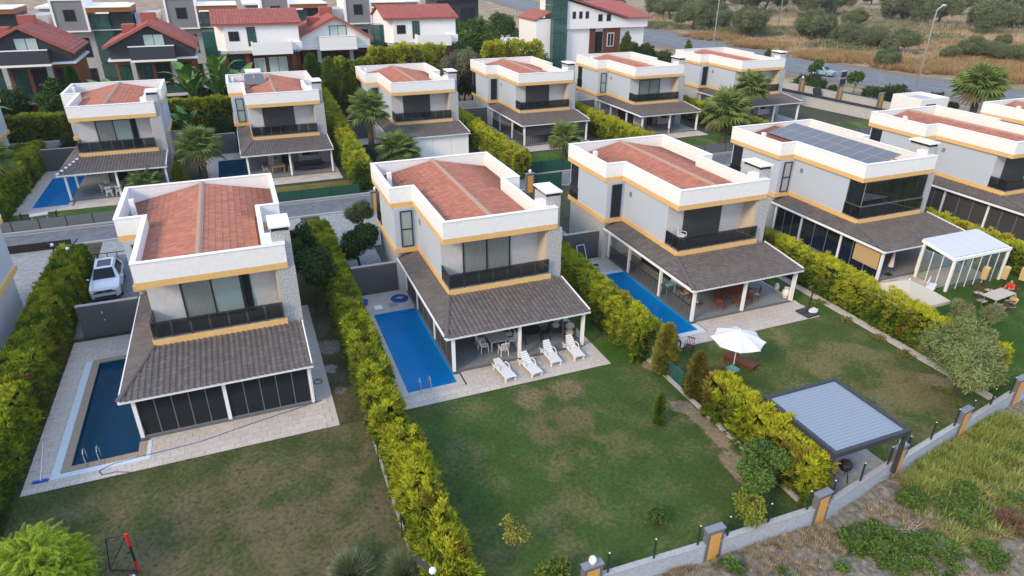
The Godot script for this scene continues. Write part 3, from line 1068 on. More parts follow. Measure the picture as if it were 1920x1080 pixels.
# a clipped row of conifers. yel: how golden its growth is; rough: how loose its outline is
func hedge(x0: float, x1: float, z0: float, z1: float, h: float, label: String, yel: float, dens: float, rough: float = 0.16, h2: float = -1.0, sz: float = 1.0):
	if h2 < 0.0: h2 = h
	var g = gy((z0 + z1) / 2)
	var cx = (x0 + x1) / 2
	var cz = (z0 + z1) / 2
	var r = thing("hedge", label, "hedge", Vector3(cx, g, cz), 0.0, "conifer hedges between the plots")
	var a = (x1 - x0) / 2
	var c = (z1 - z0) / 2
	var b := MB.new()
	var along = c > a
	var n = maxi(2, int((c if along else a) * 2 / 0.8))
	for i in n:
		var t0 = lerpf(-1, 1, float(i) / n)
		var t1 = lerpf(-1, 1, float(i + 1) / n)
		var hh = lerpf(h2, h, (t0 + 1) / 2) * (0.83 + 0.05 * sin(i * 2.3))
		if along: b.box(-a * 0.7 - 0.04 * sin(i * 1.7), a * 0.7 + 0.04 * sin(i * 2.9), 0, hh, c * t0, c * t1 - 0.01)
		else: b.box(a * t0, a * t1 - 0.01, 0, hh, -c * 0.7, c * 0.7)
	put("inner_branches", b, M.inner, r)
	var xf = []
	var cols = []
	var faces = [[0, 4 * c * h], [1, 4 * c * h], [2, 4 * a * c * 1.5], [3, 2 * a * h], [4, 2 * a * h]]
	for f in faces:
		if f[0] < 2: f[1] = 2 * c * h
		for i in int(f[1] * dens * 1.75):
			var p = Vector3.ZERO
			var o = Vector3.ZERO
			var u = rng.randf_range(-1, 1)
			var y = rng.randf()
			match f[0]:
				0: p = Vector3(-a, y, u * c); o = Vector3.LEFT
				1: p = Vector3(a, y, u * c); o = Vector3.RIGHT
				2: p = Vector3(rng.randf_range(-a, a), 1.0, u * c); o = Vector3.UP
				3: p = Vector3(u * a, y, -c); o = Vector3.FORWARD
				4: p = Vector3(u * a, y, c); o = Vector3.BACK
			var hl = lerpf(h2, h, (p.z + c) / (2 * c)) if along else h
			var bump = hnoise.get_noise_3d((p.x + cx) * 5.0, p.y * 8.0, (p.z + cz) * 5.0)
			var bump2 = hnoise.get_noise_2d((p.x + cx) * 1.4 + 50, (p.z + cz) * 1.4)
			var taper = 1.0 - 0.16 * p.y * p.y
			p.y *= hl * (1.0 + 0.10 * bump2)
			p += o * bump * rough * 1.6
			if along: p.x *= taper
			else: p.z *= taper
			if f[0] == 2: p.y += bump * rough * 1.3
			var dir = (o * 0.55 + Vector3(0, 0.75, 0) + rv() * 0.4)
			var s = rng.randf_range(0.75, 1.3) * sz
			xf.append(Transform3D(facing(dir) * Basis.from_scale(Vector3(s, s, s)), p))
			var k = clampf(yel * (0.1 + 0.95 * p.y / hl) + bump * 0.8 + bump2 * 0.7 - 0.07 + rng.randf_range(-0.34, 0.34), 0.0, 1.0)
			var col = Color(0.068, 0.145, 0.016).lerp(Color(0.42, 0.44, 0.03), k)
			var br = hnoise.get_noise_2d((p.x + cx) * 2.0 - 90, (p.z + cz) * 2.0 + 40)
			if br > 0.33: col = col.lerp(Color(0.2, 0.11, 0.035), clampf((br - 0.33) * 4.0, 0, 0.75))
			col *= rng.randf_range(0.82, 1.2)
			cols.append(Color(col.r, col.g, col.b))
	scatter("foliage", SH.sprig, xf, cols, M.leaf, r)
	return r

func limbs(h: float, rad: float, n: int, rt: float) -> MB:
	var b := MB.new()
	var k = Vector3(rng.randf_range(-0.1, 0.1) * h, h * 0.45, rng.randf_range(-0.1, 0.1) * h)
	b.tube(Vector3(0, -0.1, 0), k, rt, rt * 0.7, 7)
	for i in n:
		var a = TAU * i / n + rng.randf() * 0.6
		var e = Vector3(cos(a) * rad * 0.6, h * rng.randf_range(0.7, 0.88), sin(a) * rad * 0.6)
		var m = k.lerp(e, 0.5) + Vector3(cos(a), -0.5, sin(a)) * rad * 0.1
		b.tube(k - Vector3(0, 0.05, 0), m, rt * 0.5, rt * 0.34, 5)
		b.tube(m, e, rt * 0.34, rt * 0.12, 5)
	return b

# broad crown made of lobes of leaf clumps
func tree(called: String, label: String, category: String, at: Vector3, h: float, rad: float, low: float, lobes: int, clumps: int, shape: Mesh, c0: Color, c1: Color, cs: float = 1.0, trunk_r: float = 0.1) -> Node3D:
	var r = thing(called, label, category, at, 0.0)
	put("trunk", limbs(h * 0.92, rad, 6, trunk_r), M.trunk, r)
	var xf = []
	var cols = []
	var cy = (h + low) / 2
	var ry = (h - low) / 2
	for l in lobes:
		var d = rv().normalized()
		if d.y < -0.45: d.y *= -0.6
		var c = Vector3(d.x * rad, d.y * ry, d.z * rad) * rng.randf_range(0.35, 0.85) + Vector3(0, cy, 0)
		var lr = rad * rng.randf_range(0.24, 0.5)
		var tone = rng.randf_range(-0.25, 0.25)
		for i in clumps / lobes:
			var q = rv().normalized() * pow(rng.randf(), 0.4) * lr
			q.y *= minf(1.0, ry / rad * 1.1)
			var p = c + q
			var s = rng.randf_range(0.75, 1.3) * cs
			xf.append(Transform3D(facing(q + Vector3(0, lr * 0.4, 0) + rv() * lr * 0.4) * Basis.from_scale(Vector3(s, s, s)), p))
			var k = clampf(0.5 + tone + rng.randf_range(-0.35, 0.35), 0, 1)
			var col = c0.lerp(c1, k)
			cols.append(col)
	scatter("crown", shape, xf, cols, M.leaf, r)
	return r

# cone or column of conifer sprigs
func cone(called: String, label: String, category: String, at: Vector3, h: float, rad: float, n: int, c0: Color, c1: Color, column: float = 0.0, sz: float = 1.0) -> Node3D:
	var r = thing(called, label, category, at, 0.0)
	var b := MB.new()
	b.tube(Vector3(0, -0.1, 0), Vector3(0, h * 0.9, 0), 0.09, 0.02, 6)
	put("trunk", b, M.trunk, r)
	var xf = []
	var cols = []
	for i in n:
		var t = 1.0 - sqrt(rng.randf()) if column < 0.5 else rng.randf()
		var a = rng.randf() * TAU
		var rr = rad * (lerpf(1.0 - t, sqrt(maxf(0.0, 1.0 - t * t)), column)) * (0.8 + 0.3 * hnoise.get_noise_2d(a * 8.0, t * 20.0 + at.x)) * pow(rng.randf(), 0.3)
		var p = Vector3(cos(a) * rr, t * h * 0.97 + 0.05, sin(a) * rr)
		var s = rng.randf_range(0.8, 1.3) * sz
		xf.append(Transform3D(facing(Vector3(cos(a) * 0.5, 0.9, sin(a) * 0.5) + rv() * 0.3) * Basis.from_scale(Vector3(s, s, s)), p))
		cols.append(c0.lerp(c1, clampf(rng.randf() * 0.8 + 0.4 * hnoise.get_noise_2d(a * 6.0, t * 14.0), 0, 1)))
	scatter("crown", SH.sprig, xf, cols, M.leaf, r)
	return r

func palm(label: String, at: Vector3, h: float, n: int, sc: float, rt: float = 0.2) -> Node3D:
	var r = thing("fan_palm", label, "palm tree", at, 0.0, "fan palms among the villas")
	var b := MB.new()
	var th = maxf(0.3, h - 0.9 * sc)
	var k = 10
	for i in k:
		var y0 = th * i / k
		var y1 = th * (i + 1) / k
		b.tube(Vector3(0, y0, 0), Vector3(0, y1, 0), rt * (1.15 - 0.25 * i / k), rt * (1.25 - 0.25 * i / k), 9, false)
	put("trunk", b, M.palm_trunk, r)
	for i in n:
		var t = float(i) / n
		var a = i * 2.39996
		var el = lerpf(1.35, -0.55, pow(t, 0.8))
		var o := MeshInstance3D.new()
		o.name = numbered(r, "frond")
		o.mesh = SH.fan
		o.material_override = M.frond if el > -0.45 else M.frond_dry
		var s = sc * rng.randf_range(0.85, 1.1)
		o.transform = Transform3D(Basis(Vector3.UP, a) * Basis(Vector3.BACK, el) * Basis(Vector3.RIGHT, rng.randf_range(-0.5, 0.5)) * Basis.from_scale(Vector3(s, s, s)), Vector3(0, th - 0.05 + 0.15 * sc * (1.0 - t), 0))
		r.add_child(o, true)
	return r

func banana(label: String, at: Vector3, h: float, n: int, sc: float):
	var r = thing("banana_plant", label, "plant", at, 0.0, "banana plants by the far gardens")
	var b := MB.new()
	for k in 3:
		var a = k * 2.1
		b.tube(Vector3(cos(a) * 0.3, 0, sin(a) * 0.3), Vector3(cos(a) * 0.4, h * 0.55, sin(a) * 0.4), 0.14, 0.08, 7)
	put("stem", b, M.frond, r)
	for i in n:
		var a = i * 2.39996
		var k = i % 3
		var o := MeshInstance3D.new()
		o.name = numbered(r, "leaf")
		o.mesh = SH.banana
		o.material_override = M.banana
		var s = sc * rng.randf_range(0.8, 1.15)
		o.transform = Transform3D(Basis(Vector3.UP, a) * Basis(Vector3.BACK, rng.randf_range(0.0, 0.9)) * Basis.from_scale(Vector3(s, s, s)), Vector3(cos(k * 2.1) * 0.4, h * rng.randf_range(0.45, 0.6), sin(k * 2.1) * 0.4))
		r.add_child(o, true)

# low growth spread over a patch: list of [x, z, radius, how many]
func growth(called: String, patches: Array, shape: Mesh, y: Callable, s0: float, s1: float, c0: Color, c1: Color, lift: float = 0.0, mound: float = 0.0):
	var xf = []
	var cols = []
	for q in patches:
		for i in q[3]:
			var a = rng.randf() * TAU
			var d = sqrt(rng.randf()) 
			var n = 1.0 + 0.5 * hnoise.get_noise_2d(cos(a) * 30 + q[0] * 10, sin(a) * 30)
			var x = q[0] + cos(a) * d * q[2] * n
			var z = q[1] + sin(a) * d * q[2] * n
			if hnoise.get_noise_2d(x * 5.0 + 17, z * 5.0) + 0.5 * hnoise.get_noise_2d(x * 14.0, z * 14.0) < -0.08 and q[2] < 6.0: continue
			var s = rng.randf_range(s0, s1)
			var yy = y.call(x, z) + lift + (mound * (1.0 - d * d) * rng.randf() if mound > 0.0 else 0.0)
			xf.append(Transform3D(facing(Vector3.UP + rv() * 0.35) * Basis.from_scale(Vector3(s, s, s)), Vector3(x, yy, z)))
			var col = c0.lerp(c1, clampf(rng.randf() * 0.7 + 0.5 * hnoise.get_noise_2d(x * 6.0, z * 6.0) + 0.15, 0, 1))
			cols.append(col)
	var o = scatter(called, shape, xf, cols, M.leaf, self)
	return o

func field_y(x: float, z: float) -> float:
	return -0.42 + 0.16 * hnoise.get_noise_2d(x * 2.2, z * 2.2) + 0.1 * hnoise.get_noise_2d(x * 7.0 + 30, z * 7.0)

# ---------------------------------------------------------------- furniture
func lounger(label: String, at: Vector3, turn: float, slope: float, m: Material) -> Node3D:
	var r = thing("sun_lounger", label, "sun lounger", at, turn, "white sun loungers on the middle deck")
	# head at -z, foot at +z
	var b := MB.new()
	for i in 9:
		var z = -0.1 + i * 0.125
		b.box(-0.27, 0.27, 0.3, 0.335, z, z + 0.108)
	put("seat_slats", b, m, r)
	b = MB.new()
	var d = Vector3(0, sin(slope), -cos(slope))
	for i in 6:
		var p = Vector3(0, 0.32, -0.12) + d * (i * 0.125 + 0.055)
		b.bar(p - d * 0.055, p + d * 0.05, 0.54 - 0.02 * i * i * 0.3, 0.035)
	put("backrest", b, m, r)
	for s in [-1.0, 1.0]:
		b = MB.new()
		b.path([Vector3(0.3 * s, 0.3, 1.05), Vector3(0.3 * s, 0.31, 0.5), Vector3(0.3 * s, 0.3, 0.0), Vector3(0.3 * s, 0.3, -0.75)], 0.035, 6)
		put("side_rail", b, m, r)
		b = MB.new()
		b.path([Vector3(0.33 * s, 0.3, 0.25), Vector3(0.35 * s, 0.5, 0.1), Vector3(0.35 * s, 0.54, -0.1), Vector3(0.34 * s, 0.5, -0.3), Vector3(0.32 * s, 0.3, -0.38)], 0.03, 6)
		put("arm", b, m, r)
		for z in [0.85, -0.55]:
			b = MB.new()
			b.bar(Vector3(0.29 * s, 0, z + 0.06), Vector3(0.29 * s, 0.3, z), 0.07, 0.09)
			put("leg", b, m, r)
	return r

func chair(label: String, at: Vector3, turn: float, m: Material, seat: Material, group: String, arms: bool = true) -> Node3D:
	var r = thing("garden_chair", label, "chair", at, turn, group)
	var b := MB.new()
	b.box(-0.23, 0.23, 0.42, 0.46, -0.23, 0.23)
	put("seat", b, seat, r)
	b = MB.new()
	for i in 5:
		b.bar(Vector3(-0.19 + i * 0.095, 0.46, -0.22), Vector3(-0.19 + i * 0.095, 0.88, -0.29), 0.045, 0.02)
	b.bar(Vector3(-0.24, 0.89, -0.29), Vector3(0.24, 0.89, -0.29), 0.05, 0.05)
	put("backrest", b, m, r)
	for q in [[-0.21, 0.2], [0.21, 0.2], [-0.21, -0.21], [0.21, -0.21]]:
		b = MB.new()
		b.bar(Vector3(q[0] * 1.1, 0, q[1] * 1.15), Vector3(q[0], 0.42, q[1]), 0.04)
		put("leg", b, m, r)
	if arms:
		for s in [-1.0, 1.0]:
			b = MB.new()
			b.path([Vector3(0.24 * s, 0.44, 0.2), Vector3(0.25 * s, 0.64, 0.17), Vector3(0.25 * s, 0.65, -0.24)], 0.02, 5)
			put("arm", b, m, r)
	return r

func table(called: String, label: String, at: Vector3, turn: float, w: float, d: float, m: Material, round_top: bool = false) -> Node3D:
	var r = thing(called, label, "table", at, turn)
	var b := MB.new()
	if round_top:
		b.tube(Vector3(0, 0.69, 0), Vector3(0, 0.73, 0), w / 2, w / 2, 20)
	else:
		var n = int(d / 0.13)
		for i in n:
			b.box(-w / 2, w / 2, 0.7, 0.735, lerpf(-d / 2, d / 2, float(i) / n) + 0.004, lerpf(-d / 2, d / 2, float(i + 1) / n) - 0.004)
	put("tabletop", b, m, r)
	b = MB.new()
	b.box(-w * 0.42, w * 0.42, 0.62, 0.69, -d * 0.4, d * 0.4)
	put("apron", b, m, r)
	for q in [[-1, -1], [1, -1], [1, 1], [-1, 1]]:
		b = MB.new()
		b.box(-0.035, 0.035, 0, 0.62, -0.035, 0.035)
		put("leg", b, m, r, Vector3(q[0] * w * 0.4, 0, q[1] * d * 0.38))
	return r

func armchair(label: String, at: Vector3, turn: float):
	var r = thing("wicker_armchair", label, "armchair", at, turn, "wicker armchairs under the middle porch")
	var b := MB.new()
	b.box(-0.4, 0.4, 0.06, 0.32, -0.38, 0.4)
	put("base", b, M.wicker, r)
	b = MB.new()
	b.hexa([Vector3(-0.4, 0.321, -0.42), Vector3(0.4, 0.321, -0.42), Vector3(0.4, 0.321, -0.28), Vector3(-0.4, 0.321, -0.28), Vector3(-0.4, 0.8, -0.5), Vector3(0.4, 0.8, -0.5), Vector3(0.4, 0.8, -0.38), Vector3(-0.4, 0.8, -0.38)], Vector3(0, 0.5, -0.4))
	put("backrest", b, M.wicker, r)
	for s in [-1.0, 1.0]:
		b = MB.new()
		b.box(minf(s * 0.3, s * 0.41), maxf(s * 0.3, s * 0.41), 0.321, 0.6, -0.27, 0.4)
		put("arm", b, M.wicker, r)
	b = MB.new()
	b.ball(Vector3(0, 0.38, 0.05), Vector3(0.31, 0.1, 0.36), 12, 6)
	put("seat_cushion", b, M.cushion, r)
	b = MB.new()
	b.ball(Vector3(0, 0.64, -0.24), Vector3(0.3, 0.25, 0.12), 12, 6)
	put("back_cushion", b, M.cushion, r)

func parasol(called: String, label: String, at: Vector3, h: float, rad: float, sides: int, m: Material, rise: float, base: Material, turn: float = 0.0, tilt: float = 0.0):
	var r = thing(called, label, "parasol", at, turn)
	var b := MB.new()
	b.tube(Vector3(0, 0.05, 0), Vector3(0, h + rise, 0), 0.025, 0.025, 8)
	put("pole", b, M.trim, r)
	b = MB.new()
	b.box(-0.28, 0.28, 0, 0.12, -0.28, 0.28)
	b.box(-0.2, 0.2, 0.121, 0.18, -0.2, 0.2)
	b.tube(Vector3(0, 0.181, 0), Vector3(0, 0.42, 0), 0.05, 0.04, 8)
	put("base", b, base, r)
	for i in sides:
		b = MB.new()
		var a0 = TAU * i / sides
		var a1 = TAU * (i + 1) / sides
		var top = Vector3(0, h + rise, 0)
		var rows = 5
		for k in rows:
			var t0 = float(k) / rows
			var t1 = float(k + 1) / rows
			for q in 4:
				var p = []
				for e in [[t0, q], [t1, q], [t1, q + 1], [t0, q + 1]]:
					var w = float(e[1]) / 4
					var dd = Vector3(cos(a0), 0, sin(a0)).lerp(Vector3(cos(a1), 0, sin(a1)), w)
					var sag = 0.07 * e[0] * sin(w * PI)
					p.append(top + dd * rad * e[0] * (1.0 - 0.05 * sin(w * PI) * e[0]) - Vector3(0, rise * pow(e[0], 1.25) + sag, 0))
				b.quad(p[0], p[1], p[2], p[3], Vector3.UP)
		put("canopy_panel", b, m, r)
		b = MB.new()
		b.bar(top - Vector3(0, 0.06, 0), Vector3(cos(a0) * rad, h - 0.03, sin(a0) * rad), 0.02, 0.02)
		put("rib", b, M.trim, r)
	b = MB.new()
	b.ball(Vector3(0, h + rise + 0.05, 0), Vector3(0.05, 0.07, 0.05), 8, 5)
	put("finial", b, M.trim, r)
	return r

func wood_bed(label: String, at: Vector3, turn: float):
	var r = thing("wooden_sun_bed", label, "sun lounger", at, turn, "wooden sun beds under the white parasol")
	var b := MB.new()
	for i in 15:
		var z = -0.95 + i * 0.127
		b = MB.new()
		b.box(-0.32, 0.32, 0.3 + (0.02 if i < 5 else 0.0), 0.33 + (0.02 if i < 5 else 0.0), z, z + 0.105)
		put("slat", b, M.wood, r)
	for s in [-1.0, 1.0]:
		b = MB.new()
		b.box(s * 0.34 - 0.025, s * 0.34 + 0.025, 0.22, 0.34, -0.97, 0.97)
		put("side_rail", b, M.wood, r)
		for z in [-0.8, 0.8]:
			b = MB.new()
			b.box(s * 0.33 - 0.035, s * 0.33 + 0.035, 0, 0.22, z - 0.035, z + 0.035)
			put("leg", b, M.wood, r)

func ac_unit(label: String, at: Vector3, turn: float):
	var r = thing("air_conditioner", label, "air conditioner", at, turn, "air conditioner units on the far left villa")
	var b := MB.new()
	b.box(-0.42, 0.42, 0.06, 0.66, -0.15, 0.15)
	put("casing", b, M.trim, r)
	b = MB.new()
	b.tube(Vector3(-0.1, 0.36, 0.151), Vector3(-0.1, 0.36, 0.17), 0.25, 0.24, 16)
	put("fan_grille", b, M.grey_metal, r)
	b = MB.new()
	b.box(-0.35, -0.3, 0.0, 0.06, -0.25, 0.14)
	b.box(0.3, 0.35, 0.0, 0.06, -0.25, 0.14)
	put("bracket", b, M.grey_metal, r)

func street_lamp(label: String, at: Vector3, h: float, arm: Vector3, m: Material, r0: float):
	var r = thing("street_lamp", label, "street lamp", at, 0.0)
	var b := MB.new()
	b.tube(Vector3.ZERO, Vector3(0, h * 0.96, 0), r0, r0 * 0.6, 8)
	b.box(-r0 * 2, r0 * 2, 0.0, 0.05, -r0 * 2, r0 * 2)
	put("pole", b, m, r)
	b = MB.new()
	b.path([Vector3(0, h * 0.955, 0), Vector3(0, h * 0.98, 0) + arm * 0.25, Vector3(0, h, 0) + arm], r0 * 0.5, 6)
	put("arm", b, m, r)
	b = MB.new()
	b.bar(Vector3(0, h, 0) + arm * 0.95, Vector3(0, h + 0.05, 0) + arm * 0.95 + arm.normalized() * r0 * 8, r0 * 3.2, r0 * 1.3)
	put("lamp_head", b, m, r)

func garden_lamp(label: String, at: Vector3, h: float, arm: Vector3):
	var r = thing("garden_lamp", label, "lamp", at, 0.0, "slim garden lamps by the pads")
	var b := MB.new()
	b.tube(Vector3.ZERO, Vector3(0, h, 0), 0.05, 0.045, 8)
	put("pole", b, M.dark, r)
	b = MB.new()
	b.bar(Vector3(0, h, 0), Vector3(0, h + 0.25, 0) + arm, 0.16, 0.06)
	put("panel_head", b, M.charcoal, r)
	b = MB.new()
	b.ball(Vector3(0, h + 0.08, 0), Vector3(0.13, 0.12, 0.13), 10, 6)
	put("globe", b, M.lamp_glass, r)

func gate_pillar(label: String, at: Vector3, h: float, w: float, lamp: bool, turn: float = 0.0):
	var r = thing("gate_pillar", label, "pillar", at, turn, "grey pillars with an orange panel")
	var b := MB.new()
	b.box(-w / 2, w / 2, -0.6, h, -0.13, 0.13)
	put("shaft", b, M.pillar, r)
	b = MB.new()
	b.box(-w / 2 - 0.03, w / 2 + 0.03, h + 0.001, h + 0.06, -0.16, 0.16)
	put("cap", b, M.grey_metal, r)
	b = MB.new()
	b.box(-w * 0.32, w * 0.32, -0.4, h - 0.16, 0.1305, 0.15)
	put("orange_panel", b, M.orange, r)
	if lamp:
		b = MB.new()
		b.ball(Vector3(0, h + 0.24, 0), Vector3(0.15, 0.19, 0.15), 12, 8)
		b.tube(Vector3(0, h + 0.07, 0), Vector3(0, h + 0.12, 0), 0.09, 0.09, 10)
		put("globe_lamp", b, M.lamp_glass, r)

func long_wall(called: String, label: String, a: Vector3, b2: Vector3, h: float, th: float, m: Material, cap: Material, category: String = "wall"):
	var r = thing(called, label, category, a, -atan2(b2.z - a.z, b2.x - a.x))
	var l = Vector2(b2.x - a.x, b2.z - a.z).length()
	var b := MB.new()
	b.box(0, l, -0.6, h, -th / 2, th / 2)
	put("wall_body", b, m, r)
	if cap:
		b = MB.new()
		b.box(0, l, h + 0.001, h + 0.05, -th / 2 - 0.03, th / 2 + 0.03)
		put("coping", b, cap, r)
	return r

func panel_fence(called: String, label: String, a: Vector3, b2: Vector3, h: float, n: int, m: Material, post: Material, kerb: bool):
	var r = thing(called, label, "fence", a, -atan2(b2.z - a.z, b2.x - a.x))
	var l = Vector2(b2.x - a.x, b2.z - a.z).length()
	var b := MB.new()
	if kerb:
		b.box(0, l, -0.2, 0.14, -0.1, 0.1)
		put("kerb", b, M.kerb, r)
	for i in n:
		b = MB.new()
		b.box(l * i / n + 0.035, l * (i + 1) / n - 0.035, 0.16, h, -0.02, 0.02)
		put("fence_panel", b, m, r)
	for i in n + 1:
		b = MB.new()
		b.box(-0.03, 0.03, 0.0, h + 0.05, -0.03, 0.03)
		put("fence_post", b, post, r, Vector3(l * i / n, 0, 0))
	return r

# ---------------------------------------------------------------- far houses
func win(parent: Node3D, x0: float, x1: float, y0: float, y1: float, z: float, frame: Material, pane: Material = null):
	var b := MB.new()
	b.box(x0, x1, y0, y1, z + 0.002, z + 0.05)
	var o = put("window", b, frame, parent)
	b = MB.new()
	b.box(x0 + 0.1, (x0 + x1) / 2 - 0.04, y0 + 0.1, y1 - 0.1, z + 0.052, z + 0.06)
	b.box((x0 + x1) / 2 + 0.04, x1 - 0.1, y0 + 0.1, y1 - 0.1, z + 0.052, z + 0.06)
	put("pane", b, pane if pane else M.window, o)

func slab(b: MB, a: Vector3, c: Vector3, z0: float, z1: float, t: float):   # sloping roof sheet from a to c in the xy plane
	b.hexa([Vector3(a.x, a.y, z0), Vector3(c.x, c.y, z0), Vector3(c.x, c.y, z1), Vector3(a.x, a.y, z1), Vector3(a.x, a.y + t, z0), Vector3(c.x, c.y + t, z0), Vector3(c.x, c.y + t, z1), Vector3(a.x, a.y + t, z1)], Vector3((a.x + c.x) / 2, (a.y + c.y) / 2 + t / 2, (z0 + z1) / 2))

func rooftiles(parent: Node3D, o: Vector3, vd: Vector3, dd: Vector3, l: float, w: float):
	var xf = tiles(o, vd, dd, [Vector2(0.05, 0.05), Vector2(w - 0.05, 0.05), Vector2(w - 0.05, l - 0.05), Vector2(0.05, l - 0.05)], 0.5, 0.4)
	var cols = []
	for t in xf:
		var k = rng.randf_range(0.85, 1.1)
		cols.append(Color(k, k, k))
	scatter("roof_tiles", SH.tile, xf, cols, M.darkred_all, parent)

func gable_house(x: float, z: float, label: String, wall: Material, lower: Material):
	var r = thing("gable_house", label, "house", Vector3(x, 1.0, z), 0.0, "red gabled houses at the back")
	var b := MB.new()
	b.box(-4.7, 4.4, 0, 8.2, -10, -1.0)
	put("lower_wall", b, lower, r)
	b = MB.new()
	var p = [Vector3(-4.9, 8.21, -10), Vector3(4.6, 8.21, -10), Vector3(4.6, 8.21, 0), Vector3(-4.9, 8.21, 0), Vector3(-4.9, 9.75, -10), Vector3(4.6, 9.4, -10), Vector3(4.6, 9.4, 0), Vector3(-4.9, 9.75, 0)]
	b.hexa(p, Vector3(0, 9, -5))
	for zz in [0.0, -10.0]:
		b.tri(Vector3(-4.9, 9.75, zz), Vector3(4.6, 9.4, zz), Vector3(0, 12.05, zz), Vector3(0, 0, 1 if zz == 0.0 else -1))
	put("gable_wall", b, wall, r)
	b = MB.new()
	slab(b, Vector3(0, 12.1, 0), Vector3(-5.4, 9.5, 0), -10.4, 0.7, 0.16)
	slab(b, Vector3(0, 12.1, 0), Vector3(5.1, 9.15, 0), -10.4, 0.7, 0.16)
	var rf = put("roof", b, M.red_roof, r)
	rooftiles(rf, Vector3(0, 12.27, -10.3), Vector3(0, 0, 1), Vector3(-5.4, -2.6, 0).normalized(), 5.9, 10.9)
	rooftiles(rf, Vector3(0, 12.27, -10.3), Vector3(0, 0, 1), Vector3(5.1, -2.95, 0).normalized(), 5.8, 10.9)
	b = MB.new()
	b.box(-3.3, -1.8, 10.4, 11.9, -4.6, -3.0)
	b.box(-1.2, 0.6, 11.6, 13.0, -7.2, -5.8)
	put("dormer", b, M.red_roof, rf)
	b = MB.new()
	slab(b, Vector3(0, 12.0, 0), Vector3(-5.4, 9.4, 0), 0.7, 0.78, 0.3)
	slab(b, Vector3(0, 12.0, 0), Vector3(5.1, 9.05, 0), 0.7, 0.78, 0.3)
	put("verge_board", b, M.red_roof, r)
	b = MB.new()
	b.box(-2.5, 2.5, 8.2, 9.7, 1.5, 1.7)
	b.box(-2.5, -2.32, 8.2, 9.7, 0.002, 1.498)
	b.box(2.32, 2.5, 8.2, 9.7, 0.002, 1.498)
	put("balcony_wall", b, wall, r)
	b = MB.new()
	b.box(-2.56, 2.56, 9.702, 9.8, 1.45, 1.75)
	b.box(-2.56, 2.56, 7.95, 8.19, 0.0, 1.75)
	b.box(-5.2, -2.57, 7.95, 8.19, -10, 0.3)
	b.box(2.57, 4.9, 7.95, 8.19, -10, 0.3)
	put("white_trim", b, M.trim, r)
	win(r, -0.9, 1.5, 9.3, 11.0, 0.0, M.dark_frame, M.frosted)
	for q in [[-4.4, -2.9, 4.6, 7.4], [-2.2, -0.7, 4.6, 7.4], [-0.3, 1.4, 4.6, 7.4], [2.2, 4.1, 4.6, 7.4], [-3.8, -1.2, 0.4, 3.2], [-0.6, 2.0, 0.4, 3.2]]:
		win(r, q[0], q[1], q[2], q[3], -1.0, M.dark_frame, M.glass_green if q[2] > 4 and q[0] < -1 else M.window)
	b = MB.new()
	b.box(-5.0, 4.7, 3.6, 3.95, -0.998, 1.0)
	put("floor_slab", b, M.trim, r)
	b = MB.new()
	b.box(-4.9, 4.6, 3.96, 4.9, 0.9, 0.94)
	put("balcony_glass", b, M.glass_green, r)
	for xx in [-2.6, 1.9]:
		b = MB.new()
		b.box(xx - 0.25, xx + 0.25, 0, 7.94, -0.4, 0.2)
		put("column", b, M.light_grey, r)

